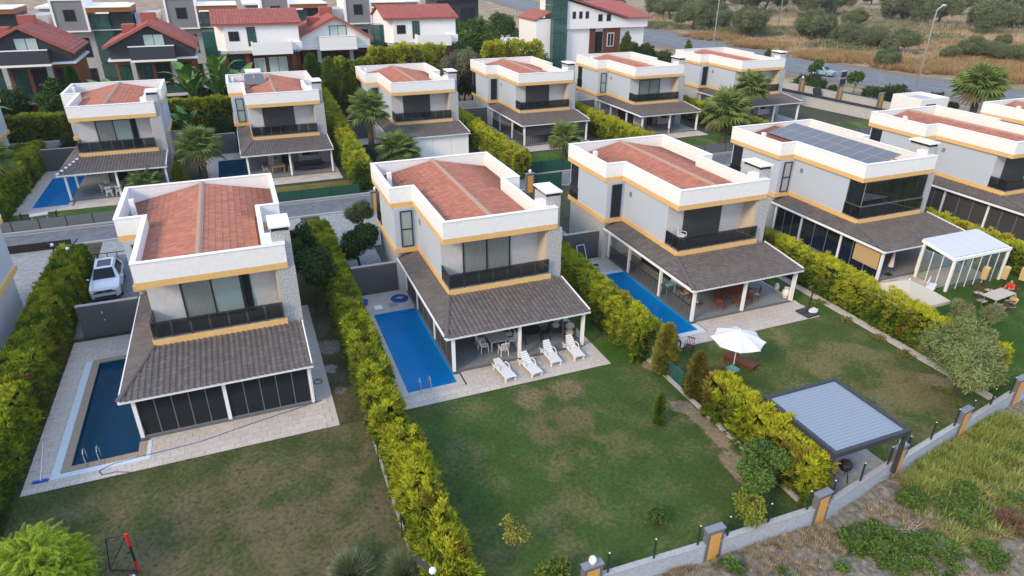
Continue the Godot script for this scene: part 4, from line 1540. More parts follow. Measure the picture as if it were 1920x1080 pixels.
func white_house(x: float, z: float, label: String):
	var r = thing("white_house", label, "house", Vector3(x, 1.0, z), 0.0, "white houses with red roofs at the back")
	var b := MB.new()
	b.box(0.2, 10.0, 0, 8.0, -9, -1.2)
	put("brick_wall", b, M.brick, r)
	b = MB.new()
	b.poly_prism([Vector2(-0.3, -1.0), Vector2(0.8, 0.0), Vector2(10.2, 0.0), Vector2(10.2, -9.0), Vector2(-0.3, -9.0)], 8.4, 11.55)
	b.tri(Vector3(-0.3, 11.55, -1), Vector3(-0.3, 11.55, -9), Vector3(-0.3, 12.8, -5.0), Vector3.LEFT)
	put("upper_wall", b, M.white, r)
	b = MB.new()
	b.hexa([Vector3(-0.6, 11.5, 0.4), Vector3(10.5, 11.5, 0.4), Vector3(10.5, 13.0, -5), Vector3(-0.6, 13.0, -5), Vector3(-0.6, 11.68, 0.4), Vector3(10.5, 11.68, 0.4), Vector3(10.5, 13.18, -5), Vector3(-0.6, 13.18, -5)], Vector3(5, 12.3, -2.3))
	b.hexa([Vector3(-0.6, 11.5, -9.5), Vector3(10.5, 11.5, -9.5), Vector3(10.5, 13.0, -5.01), Vector3(-0.6, 13.0, -5.01), Vector3(-0.6, 11.68, -9.5), Vector3(10.5, 11.68, -9.5), Vector3(10.5, 13.18, -5.01), Vector3(-0.6, 13.18, -5.01)], Vector3(5, 12.3, -7.3))
	var rf = put("roof", b, M.red_roof, r)
	rooftiles(rf, Vector3(-0.6, 13.2, -5), Vector3.RIGHT, Vector3(0, -1.5, 5.4).normalized(), 5.6, 11.1)
	b = MB.new()
	b.box(3.9, 9.0, 7.95, 9.5, 1.5, 1.7)
	b.box(3.9, 4.1, 7.95, 9.5, 0.002, 1.498)
	b.box(8.8, 9.0, 7.95, 9.5, 0.002, 1.498)
	b.box(9.01, 10.4, 8.3, 9.3, -2.0, 0.4)
	put("balcony_wall", b, M.white, r)
	b = MB.new()
	b.box(0.0, 10.2, 8.02, 8.39, -9.0, 0.1)
	put("floor_slab", b, M.light_grey, r)
	win(r, 1.3, 2.6, 9.6, 10.8, 0.0, M.dark_frame)
	win(r, 3.6, 4.7, 8.9, 11.3, 0.0, M.dark_frame, M.glass_green)
	win(r, 1.0, 2.8, 4.2, 7.6, -1.2, M.dark_frame, M.glass_green)
	win(r, 4.0, 5.4, 4.6, 7.2, -1.2, M.trim, M.frosted)
	win(r, 5.8, 8.4, 4.6, 7.4, -1.2, M.dark_frame, M.frosted)
	win(r, 1.5, 4.0, 0.4, 3.2, -1.2, M.dark_frame)
	win(r, 5.0, 8.5, 0.4, 3.2, -1.2, M.dark_frame)
	b = MB.new()
	b.box(0.3, 10.4, 3.7, 4.0, -1.198, 1.2)
	put("terrace_slab", b, M.trim, r)
	b = MB.new()
	b.box(3.0, 10.3, 4.01, 4.95, 1.1, 1.13)
	put("terrace_glass", b, M.glass_dark, r)
	for xx in [0.5, 3.2, 9.2]:
		b = MB.new()
		b.box(xx - 0.3, xx + 0.3, 0, 8.01, -0.9, -0.3)
		put("brick_column", b, M.brick, r)
	for k in 5:
		b = MB.new()
		b.box(-1.9, -0.35, 0.1 + k * 2.15, 2.2 + k * 2.15, -4.0, -1.4)
		put("stair_glass", b, M.glass_green, r)

func grey_block(x: float, z: float, label: String):
	var r = thing("grey_house", label, "house", Vector3(x, 1.0, z), 0.0, "grey flat roofed houses at the very back")
	var b := MB.new()
	b.box(0.2, 12.0, 0, 9.4, -9, -1.0)
	put("lower_wall", b, M.light_grey, r)
	b = MB.new()
	b.box(0.3, 4.2, 9.5, 13.6, -8, 0.0)
	put("panel_wall", b, M.grey_panel, r)
	b = MB.new()
	for q in [[0.0, 0.29, 9.3, 13.9], [4.21, 4.5, 9.3, 13.9], [0.291, 4.209, 13.61, 13.9], [0.291, 4.209, 9.3, 9.49]]:
		b.box(q[0], q[1], q[2], q[3], -8, 0.15)
	put("white_surround", b, M.trim, r)
	win(r, 1.5, 3.0, 10.8, 12.4, 0.0, M.dark_frame)
	b = MB.new()
	b.box(4.6, 10.4, 12.0, 12.6, -8, 0.6)
	put("orange_slab", b, M.orange_panel, r)
	b = MB.new()
	b.box(4.52, 10.4, 12.62, 12.75, -8, 0.7)
	put("white_edge", b, M.trim, r)
	for k in 5:
		b = MB.new()
		b.box(4.7, 7.2, 0.2 + k * 2.3, 2.4 + k * 2.3, -6, -0.4)
		put("glass_bay", b, M.glass_green, r)
	b = MB.new()
	b.box(7.3, 10.3, 0, 11.98, -8, -0.8)
	put("dark_wall", b, M.charcoal, r)
	b = MB.new()
	b.box(-0.5, 12.3, 9.41, 9.49, -9, -0.3)
	put("floor_slab", b, M.trim, r)
	for q in [[0.8, 3.8, 5.6, 8.4], [0.8, 3.8, 1.0, 4.0]]:
		win(r, q[0], q[1], q[2], q[3], -1.0, M.dark_frame)
	b = MB.new()
	b.box(10.6, 14.0, 9.5, 11.6, -8, -1.5)
	put("set_back_wall", b, M.light_grey, r)

func glass_tower_house(x: float, z: float, label: String):   # x at the left edge of the tower
	var r = thing("tower_house", label, "house", Vector3(x, 1.0, z), 0.0)
	var b := MB.new()
	b.box(-2.6, -0.05, 0, 10.6, -8, -0.6)
	put("left_wall", b, M.white, r)
	b = MB.new()
	b.hexa([Vector3(-2.9, 10.4, -8), Vector3(-0.05, 11.6, -8), Vector3(-0.05, 11.6, -0.4), Vector3(-2.9, 10.4, -0.4), Vector3(-2.9, 10.6, -8), Vector3(-0.05, 11.8, -8), Vector3(-0.05, 11.8, -0.4), Vector3(-2.9, 10.6, -0.4)], Vector3(-1.5, 11.1, -4))
	put("side_roof", b, M.red_roof, r)
	for k in 7:
		b = MB.new()
		b.box(0.0, 1.25, 0.1 + k * 2.1, 2.15 + k * 2.1, -3.0, 0.4)
		b.box(1.3, 2.5, 0.1 + k * 2.1, 2.15 + k * 2.1, -3.0, 0.35)
		put("tower_glass", b, M.glass_green, r)
	b = MB.new()
	b.poly_prism([Vector2(2.7, -0.8), Vector2(18.0, -0.8), Vector2(18.0, -11), Vector2(2.7, -11)], 0, 9.0)
	put("ground_wall", b, M.white, r)
	b = MB.new()   # gabled upper storey
	var top = [[2.6, 9.01, 13.4], [13.6, 9.01, 10.4], [18.1, 9.01, 10.4]]
	for i in 2:
		var q = top[i]
		var s = top[i + 1]
		b.hexa([Vector3(q[0], q[1], -11), Vector3(s[0], s[1], -11), Vector3(s[0], s[1], 0), Vector3(q[0], q[1], 0), Vector3(q[0], q[2], -11), Vector3(s[0], s[2], -11), Vector3(s[0], s[2], 0), Vector3(q[0], q[2], 0)], Vector3((q[0] + s[0]) / 2, 10.5, -5))
	put("upper_wall", b, M.white, r)
	b = MB.new()
	slab(b, Vector3(1.2, 14.1, 0), Vector3(13.8, 10.45, 0), -11.5, 0.6, 0.18)
	b.hexa([Vector3(13.5, 10.45, 0.6), Vector3(18.7, 10.45, 0.6), Vector3(16.0, 12.6, -6), Vector3(8.5, 12.4, -6), Vector3(13.5, 10.63, 0.6), Vector3(18.7, 10.63, 0.6), Vector3(16.0, 12.8, -6), Vector3(8.5, 12.6, -6)], Vector3(14, 11.4, -2.5))
	b.hexa([Vector3(18.7, 10.44, 0.6), Vector3(18.7, 10.44, -11.5), Vector3(16.0, 12.59, -11), Vector3(16.0, 12.59, -6), Vector3(18.7, 10.62, 0.6), Vector3(18.7, 10.62, -11.5), Vector3(16.0, 12.79, -11), Vector3(16.0, 12.79, -6)], Vector3(17, 11.4, -6))
	b.hexa([Vector3(8.5, 12.3, -6), Vector3(16, 12.5, -6), Vector3(16, 12.5, -11.4), Vector3(8.5, 12.3, -11.4), Vector3(8.5, 12.5, -6), Vector3(16, 12.7, -6), Vector3(16, 12.7, -11.4), Vector3(8.5, 12.5, -11.4)], Vector3(12, 12.4, -9))
	var rf = put("roof", b, M.red_roof, r)
	rooftiles(rf, Vector3(1.3, 14.29, -11.4), Vector3(0, 0, 1), Vector3(12.6, -3.65, 0).normalized(), 13.0, 11.9)
	for xx in [3.6, 4.8, 6.0]:
		win(r, xx, xx + 0.6, 10.6, 11.7, 0.0, M.dark_frame)
	win(r, 8.4, 9.2, 10.1, 11.2, 0.0, M.dark_frame)
	win(r, 10.0, 10.8, 10.1, 11.2, 0.0, M.dark_frame)
	b = MB.new()
	b.box(3.0, 7.2, 0, 8.95, -0.798, -0.5)
	put("bay_wall", b, M.white, r)
	b = MB.new()
	b.box(7.3, 8.2, 0, 8.95, -0.798, -0.3)
	b.box(10.0, 13.0, 4.6, 8.95, -0.798, -0.3)
	put("brick_panel", b, M.brick, r)
	win(r, 8.4, 9.9, 5.0, 8.4, -0.8, M.dark_frame)
	win(r, 10.5, 11.8, 6.0, 8.2, -0.3, M.trim)
	b = MB.new()
	b.box(7.2, 14.0, 4.1, 4.4, -0.79, 1.4)
	put("balcony_slab", b, M.trim, r)
	b = MB.new()
	b.box(7.4, 13.8, 4.41, 5.3, 1.3, 1.33)
	put("balcony_glass", b, M.glass_dark, r)

# ---------------------------------------------------------------- car
func suv(label: String, at: Vector3, turn: float, paint: Material):
	var r = thing("parked_car", label, "car", at, turn)
	var st = [[2.33, 0.72, 0.62, 0.64, 0.5], [2.24, 0.86, 0.84, 0.87, 0.62], [1.95, 0.915, 0.95, 0.99, 0.7], [1.3, 0.93, 1.0, 1.07, 0.74], [0.95, 0.93, 1.02, 1.1, 0.74], [0.28, 0.93, 1.03, 1.6, 0.6], [0.0, 0.93, 1.03, 1.65, 0.6], [-1.0, 0.93, 1.04, 1.66, 0.6], [-1.75, 0.925, 1.05, 1.58, 0.58], [-2.15, 0.9, 1.04, 1.15, 0.64], [-2.3, 0.82, 0.85, 0.9, 0.6]]
	var fine = []
	for i in st.size() - 1:
		for k in 4:
			var t = k / 4.0
			var row = []
			for c in 5: row.append(cubic_interpolate(st[i][c], st[i + 1][c], st[maxi(i - 1, 0)][c], st[mini(i + 2, st.size() - 1)][c], t))
			fine.append(row)
	fine.append(st[-1])
	var rows = []
	for s in fine:
		var w = s[1]
		var key = [Vector2(0, 0.28), Vector2(w * 0.9, 0.28), Vector2(w * 0.99, 0.45), Vector2(w, 0.72 if s[2] > 0.8 else 0.55), Vector2(w * 0.965, s[2]), Vector2(s[4], s[3] - 0.05), Vector2(s[4] * 0.85, s[3]), Vector2(0, s[3] + 0.025)]
		var row = []
		for k in 7:
			for j in 3: row.append(key[k].cubic_interpolate(key[k + 1], key[maxi(k - 1, 0)], key[mini(k + 2, 7)], j / 3.0))
		row.append(key[7])
		for k in row.size(): row[k] = Vector3(row[k].x, row[k].y, s[0])
		rows.append(row)
	var b := MB.new()
	for i in rows.size() - 1:
		for k in rows[0].size() - 1:
			for sx in [1.0, -1.0]:
				var f = Vector3(sx, 1, 1)
				var p = [rows[i][k] * f, rows[i + 1][k] * f, rows[i + 1][k + 1] * f, rows[i][k + 1] * f]
				var mid = (p[0] + p[2]) / 2.0
				b.quad(p[0], p[1], p[2], p[3], mid - Vector3(0, 0.7, mid.z * 0.9))
	for e in [0, rows.size() - 1]:
		for k in rows[0].size() - 1:
			for sx in [1.0, -1.0]:
				var f = Vector3(sx, 1, 1)
				b.tri(Vector3(0, 0.5, rows[e][0].z), rows[e][k] * f, rows[e][k + 1] * f, Vector3(0, 0, 1 if e == 0 else -1))
	b.smooth()
	put("body", b, paint, r)
	b = MB.new()
	b.quad(Vector3(-0.69, 1.14, 0.98), Vector3(0.69, 1.14, 0.98), Vector3(0.55, 1.645, 0.34), Vector3(-0.55, 1.645, 0.34), Vector3(0, 1, 1))
	put("windscreen", b, M.window, r)
	b = MB.new()
	b.quad(Vector3(-0.6, 1.2, -2.14), Vector3(0.6, 1.2, -2.14), Vector3(0.53, 1.56, -1.8), Vector3(-0.53, 1.56, -1.8), Vector3(0, 1, -1))
	put("rear_window", b, M.window, r)
	for sx in [1.0, -1.0]:
		for q in [[0.6, 0.02, -0.62], [-0.68, -0.68, -1.55]]:
			b = MB.new()
			b.quad(Vector3(sx * 0.935, 1.08, q[0]), Vector3(sx * 0.935, 1.08, q[2]), Vector3(sx * 0.675, 1.56, q[2] + (0.12 if q[0] < 0 else 0.0)), Vector3(sx * 0.675, 1.56, q[1]), Vector3(sx, 0.6, 0))
			put("side_window", b, M.window, r)
		b = MB.new()
		b.ball(Vector3(sx * 1.02, 1.08, 0.72), Vector3(0.1, 0.08, 0.06), 8, 5)
		put("wing_mirror", b, paint, r)
		b = MB.new()
		b.bar(Vector3(sx * 0.56, 1.69, 0.1), Vector3(sx * 0.56, 1.69, -1.6), 0.04, 0.04)
		put("roof_rail", b, M.steel, r)
		b = MB.new()
		b.hexa([Vector3(sx * 0.42, 0.74, 2.31), Vector3(sx * 0.84, 0.76, 2.24), Vector3(sx * 0.9, 0.76, 1.98), Vector3(sx * 0.42, 0.74, 2.2), Vector3(sx * 0.42, 0.85, 2.27), Vector3(sx * 0.83, 0.88, 2.22), Vector3(sx * 0.9, 0.9, 1.95), Vector3(sx * 0.42, 0.86, 2.15)], Vector3(sx * 0.65, 0.8, 2.15))
		put("headlight", b, M.steel, r)
		for z in [1.42, -1.38]:
			var w = MB.new()
			w.tube(Vector3(sx * 0.72, 0.36, z), Vector3(sx * 0.95, 0.36, z), 0.36, 0.36, 18)
			var t = put("wheel", w, M.tyre, r)
			w = MB.new()
			w.tube(Vector3(sx * 0.951, 0.36, z), Vector3(sx * 0.962, 0.36, z), 0.24, 0.22, 14)
			put("rim", w, M.steel, t)
	b = MB.new()
	b.box(-0.42, 0.42, 1.672, 1.69, -1.15, 0.0)
	put("sunroof", b, M.window, r)
	b = MB.new()
	b.hexa([Vector3(-0.72, 0.68, 2.33), Vector3(0.72, 0.68, 2.33), Vector3(0.72, 0.68, 2.2), Vector3(-0.72, 0.68, 2.2), Vector3(-0.4, 0.82, 2.3), Vector3(0.4, 0.82, 2.3), Vector3(0.4, 0.82, 2.1), Vector3(-0.4, 0.82, 2.1)], Vector3(0, 0.75, 2.2))
	b.box(-0.66, 0.66, 0.3, 0.44, 2.1, 2.345)
	put("grille", b, M.black, r)
	b = MB.new()
	b.bar(Vector3(-0.7, 0.66, 2.35), Vector3(0.7, 0.66, 2.35), 0.02, 0.025)
	b.bar(Vector3(-0.66, 0.3, 2.36), Vector3(0.66, 0.3, 2.36), 0.03, 0.03)
	put("chrome_strip", b, M.steel, r)
	b = MB.new()
	b.tube(Vector3(0, 0.76, 2.3), Vector3(0, 0.765, 2.345), 0.075, 0.07, 14)
	put("badge", b, M.steel, r)
	b = MB.new()
	b.box(-0.26, 0.26, 0.48, 0.59, 2.32, 2.35)
	put("number_plate", b, M.plastic, r)

# ---------------------------------------------------------------- people: one skin grown over a skeleton
func skin_over(bones: Array, cell: float, soft: float) -> MB:
	var lo = Vector3.ONE * 1e9
	var hi = -lo
	for q in bones:
		var rr = Vector3.ONE * (maxf(q[2], q[3]) + cell * 2.0)
		lo = lo.min(q[0] - rr).min(q[1] - rr)
		hi = hi.max(q[0] + rr).max(q[1] + rr)
	var n = Vector3i((hi - lo) / cell) + Vector3i.ONE * 2
	var f := PackedFloat32Array()
	f.resize(n.x * n.y * n.z)
	f.fill(1.0)
	for q in bones:
		var a: Vector3 = q[0]
		var ab: Vector3 = q[1] - q[0]
		var l2 = maxf(ab.length_squared(), 1e-8)
		var R = maxf(q[2], q[3]) + cell * 2.0 + soft
		var g0 = Vector3i((q[0].min(q[1]) - Vector3.ONE * R - lo) / cell).clamp(Vector3i.ZERO, n - Vector3i.ONE)
		var g1 = Vector3i((q[0].max(q[1]) + Vector3.ONE * R - lo) / cell + Vector3.ONE).clamp(Vector3i.ZERO, n - Vector3i.ONE)
		for z in range(g0.z, g1.z + 1):
			for y in range(g0.y, g1.y + 1):
				for x in range(g0.x, g1.x + 1):
					var p = lo + Vector3(x, y, z) * cell
					var t = clampf((p - a).dot(ab) / l2, 0.0, 1.0)
					var d = (p - a - ab * t).length() - lerpf(q[2], q[3], t)
					var i = x + n.x * (y + n.y * z)
					var h = clampf(0.5 + 0.5 * (f[i] - d) / soft, 0.0, 1.0)
					f[i] = lerpf(f[i], d, h) - soft * h * (1.0 - h)
	var verts := {}
	var b := MB.new()
	var pts = {}
	for z in n.z - 1:
		for y in n.y - 1:
			for x in n.x - 1:
				var i0 = x + n.x * (y + n.y * z)
				var s = []
				var inside = 0
				for k in 8:
					var v = f[i0 + (k & 1) + n.x * (((k >> 1) & 1) + n.y * (k >> 2))]
					s.append(v)
					if v < 0.0: inside += 1
				if inside == 0 or inside == 8: continue
				var acc = Vector3.ZERO
				var m = 0
				for e in [[0, 1], [2, 3], [4, 5], [6, 7], [0, 2], [1, 3], [4, 6], [5, 7], [0, 4], [1, 5], [2, 6], [3, 7]]:
					if (s[e[0]] < 0.0) != (s[e[1]] < 0.0):
						var t = s[e[0]] / (s[e[0]] - s[e[1]])
						var pa = Vector3(e[0] & 1, (e[0] >> 1) & 1, e[0] >> 2)
						var pb = Vector3(e[1] & 1, (e[1] >> 1) & 1, e[1] >> 2)
						acc += pa.lerp(pb, t)
						m += 1
				pts[Vector3i(x, y, z)] = lo + (Vector3(x, y, z) + acc / m) * cell
	for c in pts:
		for ax in 3:
			var e = Vector3i.ZERO
			e[ax] = 1
			var u = Vector3i.ZERO
			u[(ax + 1) % 3] = 1
			var w = Vector3i.ZERO
			w[(ax + 2) % 3] = 1
			var c2 = c + e
			if c2[ax] >= n[ax]: continue
			var fa = f[c.x + n.x * (c.y + n.y * c.z)]
			var fb = f[c2.x + n.x * (c2.y + n.y * c2.z)]
			if (fa < 0.0) == (fb < 0.0): continue
			if pts.has(c - u) and pts.has(c - w) and pts.has(c - u - w):
				b.quad(pts[c], pts[c - u], pts[c - u - w], pts[c - w], Vector3(e) * (1.0 if fa < 0.0 else -1.0))
	return b

func seated(label: String, at: Vector3, turn: float, top: Material, bottom: Material, hairm: Material, reach: float):
	var r = thing("person", label, "person", at, turn)
	var hip = Vector3(0, 0.52, -0.05)
	var chest = Vector3(0, 0.92, -0.1)
	var body = [[hip, Vector3(0, 0.72, -0.09), 0.13, 0.12], [Vector3(-0.07, 0.72, -0.09), Vector3(-0.1, 0.95, -0.1), 0.1, 0.1], [Vector3(0.07, 0.72, -0.09), Vector3(0.1, 0.95, -0.1), 0.1, 0.1], [chest, Vector3(0, 1.1, -0.06), 0.06, 0.05], [Vector3(0, 1.17, -0.03), Vector3(0, 1.24, -0.04), 0.08, 0.095], [Vector3(0, 1.12, 0.0), Vector3(0, 1.14, 0.03), 0.045, 0.04]]
	var legs = []
	var arms = []
	for s in [-1.0, 1.0]:
		var kn = Vector3(0.12 * s, 0.53, 0.4)
		var an = Vector3(0.13 * s, 0.09, 0.42 + 0.1 * s * reach)
		legs.append([Vector3(0.09 * s, 0.52, -0.03), kn, 0.095, 0.062])
		body.append(legs[-1])
		body.append([kn, an, 0.058, 0.038])
		body.append([an + Vector3(0, -0.04, -0.03), an + Vector3(0.01 * s, -0.05, 0.16), 0.042, 0.03])
		var sh = Vector3(0.19 * s, 1.0, -0.1)
		var el = Vector3(0.26 * s, 0.76, 0.02)
		var wr = Vector3(0.16 * s, 0.77, 0.27)
		arms.append([sh, el, 0.055, 0.045])
		body.append([Vector3(0.1 * s, 1.0, -0.1), sh, 0.07, 0.06])
		body.append(arms[-1])
		body.append([el, wr, 0.043, 0.03])
		body.append([wr, wr + Vector3(-0.01 * s, 0, 0.08), 0.035, 0.038])
	var b = skin_over(body, 0.024, 0.035)
	for s in [-1.0, 1.0]:   # fingers
		var w = Vector3(0.15 * s, 0.77, 0.35)
		for k in 4:
			var o = w + Vector3((k - 1.5) * 0.02, 0, 0)
			var l = [0.06, 0.075, 0.07, 0.055][k]
			b.tube(o - Vector3(0, 0, 0.02), o + Vector3(0, 0, l * 0.6), 0.01, 0.009, 5)
			b.tube(o + Vector3(0, 0, l * 0.6), o + Vector3(0, -0.02, l), 0.009, 0.007, 5)
		b.tube(w + Vector3(-0.03 * s, 0, -0.05), w + Vector3(-0.065 * s, -0.005, 0.0), 0.011, 0.008, 5)
	b.ball(Vector3(0, 1.19, 0.062), Vector3(0.012, 0.02, 0.018), 6, 4)
	for s in [-1.0, 1.0]:
		b.ball(Vector3(0.093 * s, 1.2, -0.03), Vector3(0.012, 0.03, 0.02), 6, 4)
	put("body", b, M.skin, r)
	var cl = [[Vector3(-0.07, 0.6, -0.08), Vector3(-0.1, 0.96, -0.1), 0.122, 0.115], [Vector3(0.07, 0.6, -0.08), Vector3(0.1, 0.96, -0.1), 0.122, 0.115], [Vector3(-0.17, 1.0, -0.1), Vector3(0.17, 1.0, -0.1), 0.075, 0.075]]
	for q in arms: cl.append([q[0], q[0].lerp(q[1], 0.6), 0.068, 0.062])
	put("shirt", skin_over(cl, 0.026, 0.03), top, r)
	var sh2 = [[hip + Vector3(-0.05, 0, 0), hip + Vector3(0.05, 0, 0), 0.14, 0.14]]
	for q in legs: sh2.append([q[0], q[0].lerp(q[1], 0.75), 0.108, 0.085])
	put("shorts", skin_over(sh2, 0.026, 0.03), bottom, r)
	b = MB.new()
	b.ball(Vector3(0, 1.245, -0.06), Vector3(0.105, 0.1, 0.105), 12, 8)
	put("hair", b, hairm, r)
	b = MB.new()
	for s in [-1.0, 1.0]:
		b.ball(Vector3(0.033 * s, 1.205, 0.05), Vector3(0.012, 0.008, 0.008), 6, 4)
	b.ball(Vector3(0, 1.135, 0.066), Vector3(0.022, 0.006, 0.006), 6, 4)
	put("eyes_and_mouth", b, M.hair, r)

func _ready():
	var cam := Camera3D.new()
	cam.name = "camera"
	cam.position = CAM
	cam.rotation = Vector3(-0.464799, -0.383855, 0.007325)
	cam.fov = 46.686
	cam.near = 0.1
	cam.far = 4000.0
	add_child(cam)
	var we := WorldEnvironment.new()
	we.name = "world_environment"
	var env := Environment.new()
	env.background_mode = Environment.BG_SKY
	var sky := Sky.new()
	var sm := ProceduralSkyMaterial.new()
	sm.sky_top_color = Color(0.63, 0.73, 0.88)
	sm.sky_horizon_color = Color(0.88, 0.865, 0.85)
	sm.sky_curve = 0.2
	sm.ground_bottom_color = Color(0.3, 0.29, 0.27)
	sm.ground_horizon_color = Color(0.6, 0.58, 0.55)
	sm.sky_energy_multiplier = 1.0
	sky.sky_material = sm
	env.sky = sky
	env.tonemap_mode = Environment.TONE_MAPPER_LINEAR
	env.tonemap_exposure = 2.03
	env.fog_enabled = true
	env.fog_density = 0.00015
	env.fog_light_color = Color(0.86, 0.87, 0.88)
	env.sdfgi_enabled = true
	env.ssao_enabled = true
	env.ssil_enabled = true
	we.environment = env
	add_child(we)
	var sun := DirectionalLight3D.new()
	sun.name = "sun"
	sun.light_energy = 0.5
	sun.light_color = Color(1.0, 0.91, 0.77)
	sun.light_angular_distance = 16.0
	sun.shadow_enabled = true
	sun.look_at_from_position(Vector3(-60, 42, 28), Vector3.ZERO, Vector3.UP)
	add_child(sun)

	rng.seed = 4242
	hnoise.seed = 5
	hnoise.frequency = 0.25
	make_materials()
	M.paver_all = mat(Color(0.62, 0.54, 0.47), 0.8, 0.84, 1.3, 0.03)
	M.paver_all.vertex_color_use_as_albedo = true
	M.darkred_all = mat(Color(0.42, 0.12, 0.09), 0.7, 0.8, 1.0)
	M.darkred_all.vertex_color_use_as_albedo = true
	make_shapes()
	build_ground()
	build_villas()
	build_far()
	build_walls()
	build_plants()
	build_furniture()

func build_ground():
	var holes = []
	for i in POOLS.size():
		var oz = [-71.23, -72.18, -73.64, -74.7, -74.29, -74.44, -34.12, -34.12, -34.11, -34.36][i]
		holes.append([POOLS[i] - 3.7, POOLS[i] - 0.8, oz - 4.63, oz + 4.8])
	sheet("garden_ground", -400, 94, -96, -21, -0.03, M.green_dirt, holes)
	poly_sheet("garden_ground_edge", [Vector2(-400, -21), Vector2(-400, -14.97), Vector2(9.3, -14.97), Vector2(14.6, -14.8), Vector2(20, -14.75), Vector2(58, -21)], -0.03, M.green_dirt, Rect2(0, 0, 1, 1))
	var b := MB.new()
	b.quad(Vector3(94, 0.95, -96), Vector3(1500, 0.95, -96), Vector3(1500, 0.95, -64), Vector3(94, 0.95, -64), Vector3.UP)
	b.quad(Vector3(94, 0.95, -64), Vector3(1500, 0.95, -64), Vector3(1500, -0.05, -50), Vector3(94, -0.05, -50), Vector3.UP)
	b.quad(Vector3(94, -0.05, -50), Vector3(1500, -0.05, -50), Vector3(1500, -0.05, 200), Vector3(94, -0.05, 200), Vector3.UP)
	b.quad(Vector3(-1000, 0.96, -1800), Vector3(1500, 0.96, -1800), Vector3(1500, 0.95, -96), Vector3(-1000, 0.95, -96), Vector3.UP)
	struct("dry_ground", b, M.far_dry)
	# open field outside the garden wall
	b = MB.new()
	var st = 0.5
	for j in 46:
		for i in 150:
			var p = []
			for q in [[0, 0], [1, 0], [1, 1], [0, 1]]:
				var x = -12.0 + (i + q[0]) * st
				var z = -23.5 + (j + q[1]) * st
				p.append(Vector3(x, field_y(x, z), z))
			b.quad(p[0], p[1], p[2], p[3], Vector3.UP)
	struct("field", b, M.dirt)
	b = MB.new()
	b.quad(Vector3(-400, -0.9, -14), Vector3(94, -0.9, -14), Vector3(94, -0.9, 200), Vector3(-400, -0.9, 200), Vector3.UP)
	struct("lower_ground", b, M.dirt)
	# lawns
	var r = Rect2(-11.7, -28.0, 15.1, 13.3)
	var lm = lawn_mat(r, Color(0.06, 0.08, 0.024), Color(0.115, 0.095, 0.05), Color(0.22, 0.19, 0.145), [[-1.0, -21.5, 3.0, 0.6], [0.8, -19.3, 0.8, 1.0], [-4.0, -23.5, 3.0, 0.35], [1.5, -25.0, 1.6, 0.5], [2.9, -21, 0.6, 0.6, 0.05]], 0.38, 3)
	poly_sheet("lawn", [Vector2(-11.7, -28), Vector2(3.4, -28), Vector2(3.4, -14.7), Vector2(-11.7, -14.7)], 0.0, lm, r)
	r = Rect2(2.0, -50, 1.5, 22)
	poly_sheet("soil_strip", [Vector2(1.4, -50), Vector2(3.5, -50), Vector2(3.5, -28.0), Vector2(1.4, -28.0)], 0.0, lawn_mat(Rect2(1.4, -50, 2.1, 22), Color(0.05, 0.065, 0.025), Color(0.11, 0.085, 0.05), Color(0.3, 0.27, 0.23), [[2.4, -33.5, 0.6, 1.5], [2.5, -36, 0.9, 0.9], [2.6, -31, 0.5, 0.9]], 0.5, 9), Rect2(1.4, -50, 2.1, 22))
	r = Rect2(4.6, -28, 15.2, 13.3)
	lm = lawn_mat(r, Color(0.052, 0.088, 0.022), Color(0.115, 0.1, 0.045), Color(0.24, 0.19, 0.125), [[11.9, -26.5, 1.0, 0.8], [13.9, -26.4, 1.1, 0.8], [13.0, -25.0, 1.7, 0.5], [12.6, -23.4, 1.7, 0.65], [11.0, -24.3, 0.8, 0.4], [9.2, -22.9, 0.5, 0.5], [14.8, -21.3, 1.2, 0.4], [9.5, -18.5, 2.4, 0.3], [19.3, -22.0, 0.75, 1.3, 0.12], [18.7, -18.2, 0.7, 1.25, 0.2], [19.6, -27.0, 0.4, 1.2, 0.3]], 0.0, 17)
	poly_sheet("lawn", [Vector2(4.6, -28), Vector2(19.8, -28), Vector2(19.8, -14.82), Vector2(14.6, -14.84), Vector2(9.3, -15.03), Vector2(4.6, -15.03)], 0.0, lm, r)
	r = Rect2(17.0, -50, 2.8, 22)
	poly_sheet("lawn", [Vector2(17.0, -50), Vector2(19.8, -50), Vector2(19.8, -28.0), Vector2(17.0, -28.0)], 0.0, lawn_mat(r, Color(0.045, 0.1, 0.014), Color(0.1, 0.09, 0.04), Color(0.2, 0.17, 0.11), [], 0.0, 19), r)
	r = Rect2(19.8, -28, 15.5, 13.3)
	lm = lawn_mat(r, Color(0.066, 0.096, 0.025), Color(0.14, 0.118, 0.052), Color(0.27, 0.21, 0.14), [[29, -24.5, 2.0, 0.45], [31, -21.5, 3.0, 0.5], [31.5, -18.5, 2.5, 0.75], [27.0, -17.5, 1.5, 0.45], [33.5, -20.0, 1.0, 0.85], [25, -26.5, 2.0, 0.25]], 0.08, 27)
	poly_sheet("lawn", [Vector2(19.8, -28), Vector2(34.6, -28), Vector2(35.3, -17.25), Vector2(20, -14.72), Vector2(19.8, -14.72)], 0.0, lm, r)
	r = Rect2(33.2, -50, 1.4, 22)
	poly_sheet("lawn", [Vector2(33.3, -50), Vector2(34.6, -50), Vector2(34.6, -28.0), Vector2(33.3, -28.0)], 0.0, lawn_mat(r, Color(0.05, 0.1, 0.016), Color(0.13, 0.11, 0.04), Color(0.27, 0.21, 0.14), [], 0.0, 28), r)
	r = Rect2(35.3, -37.5, 16.4, 20)
	lm = lawn_mat(r, Color(0.04, 0.085, 0.014), Color(0.1, 0.09, 0.04), Color(0.2, 0.17, 0.11), [], -0.1, 31)
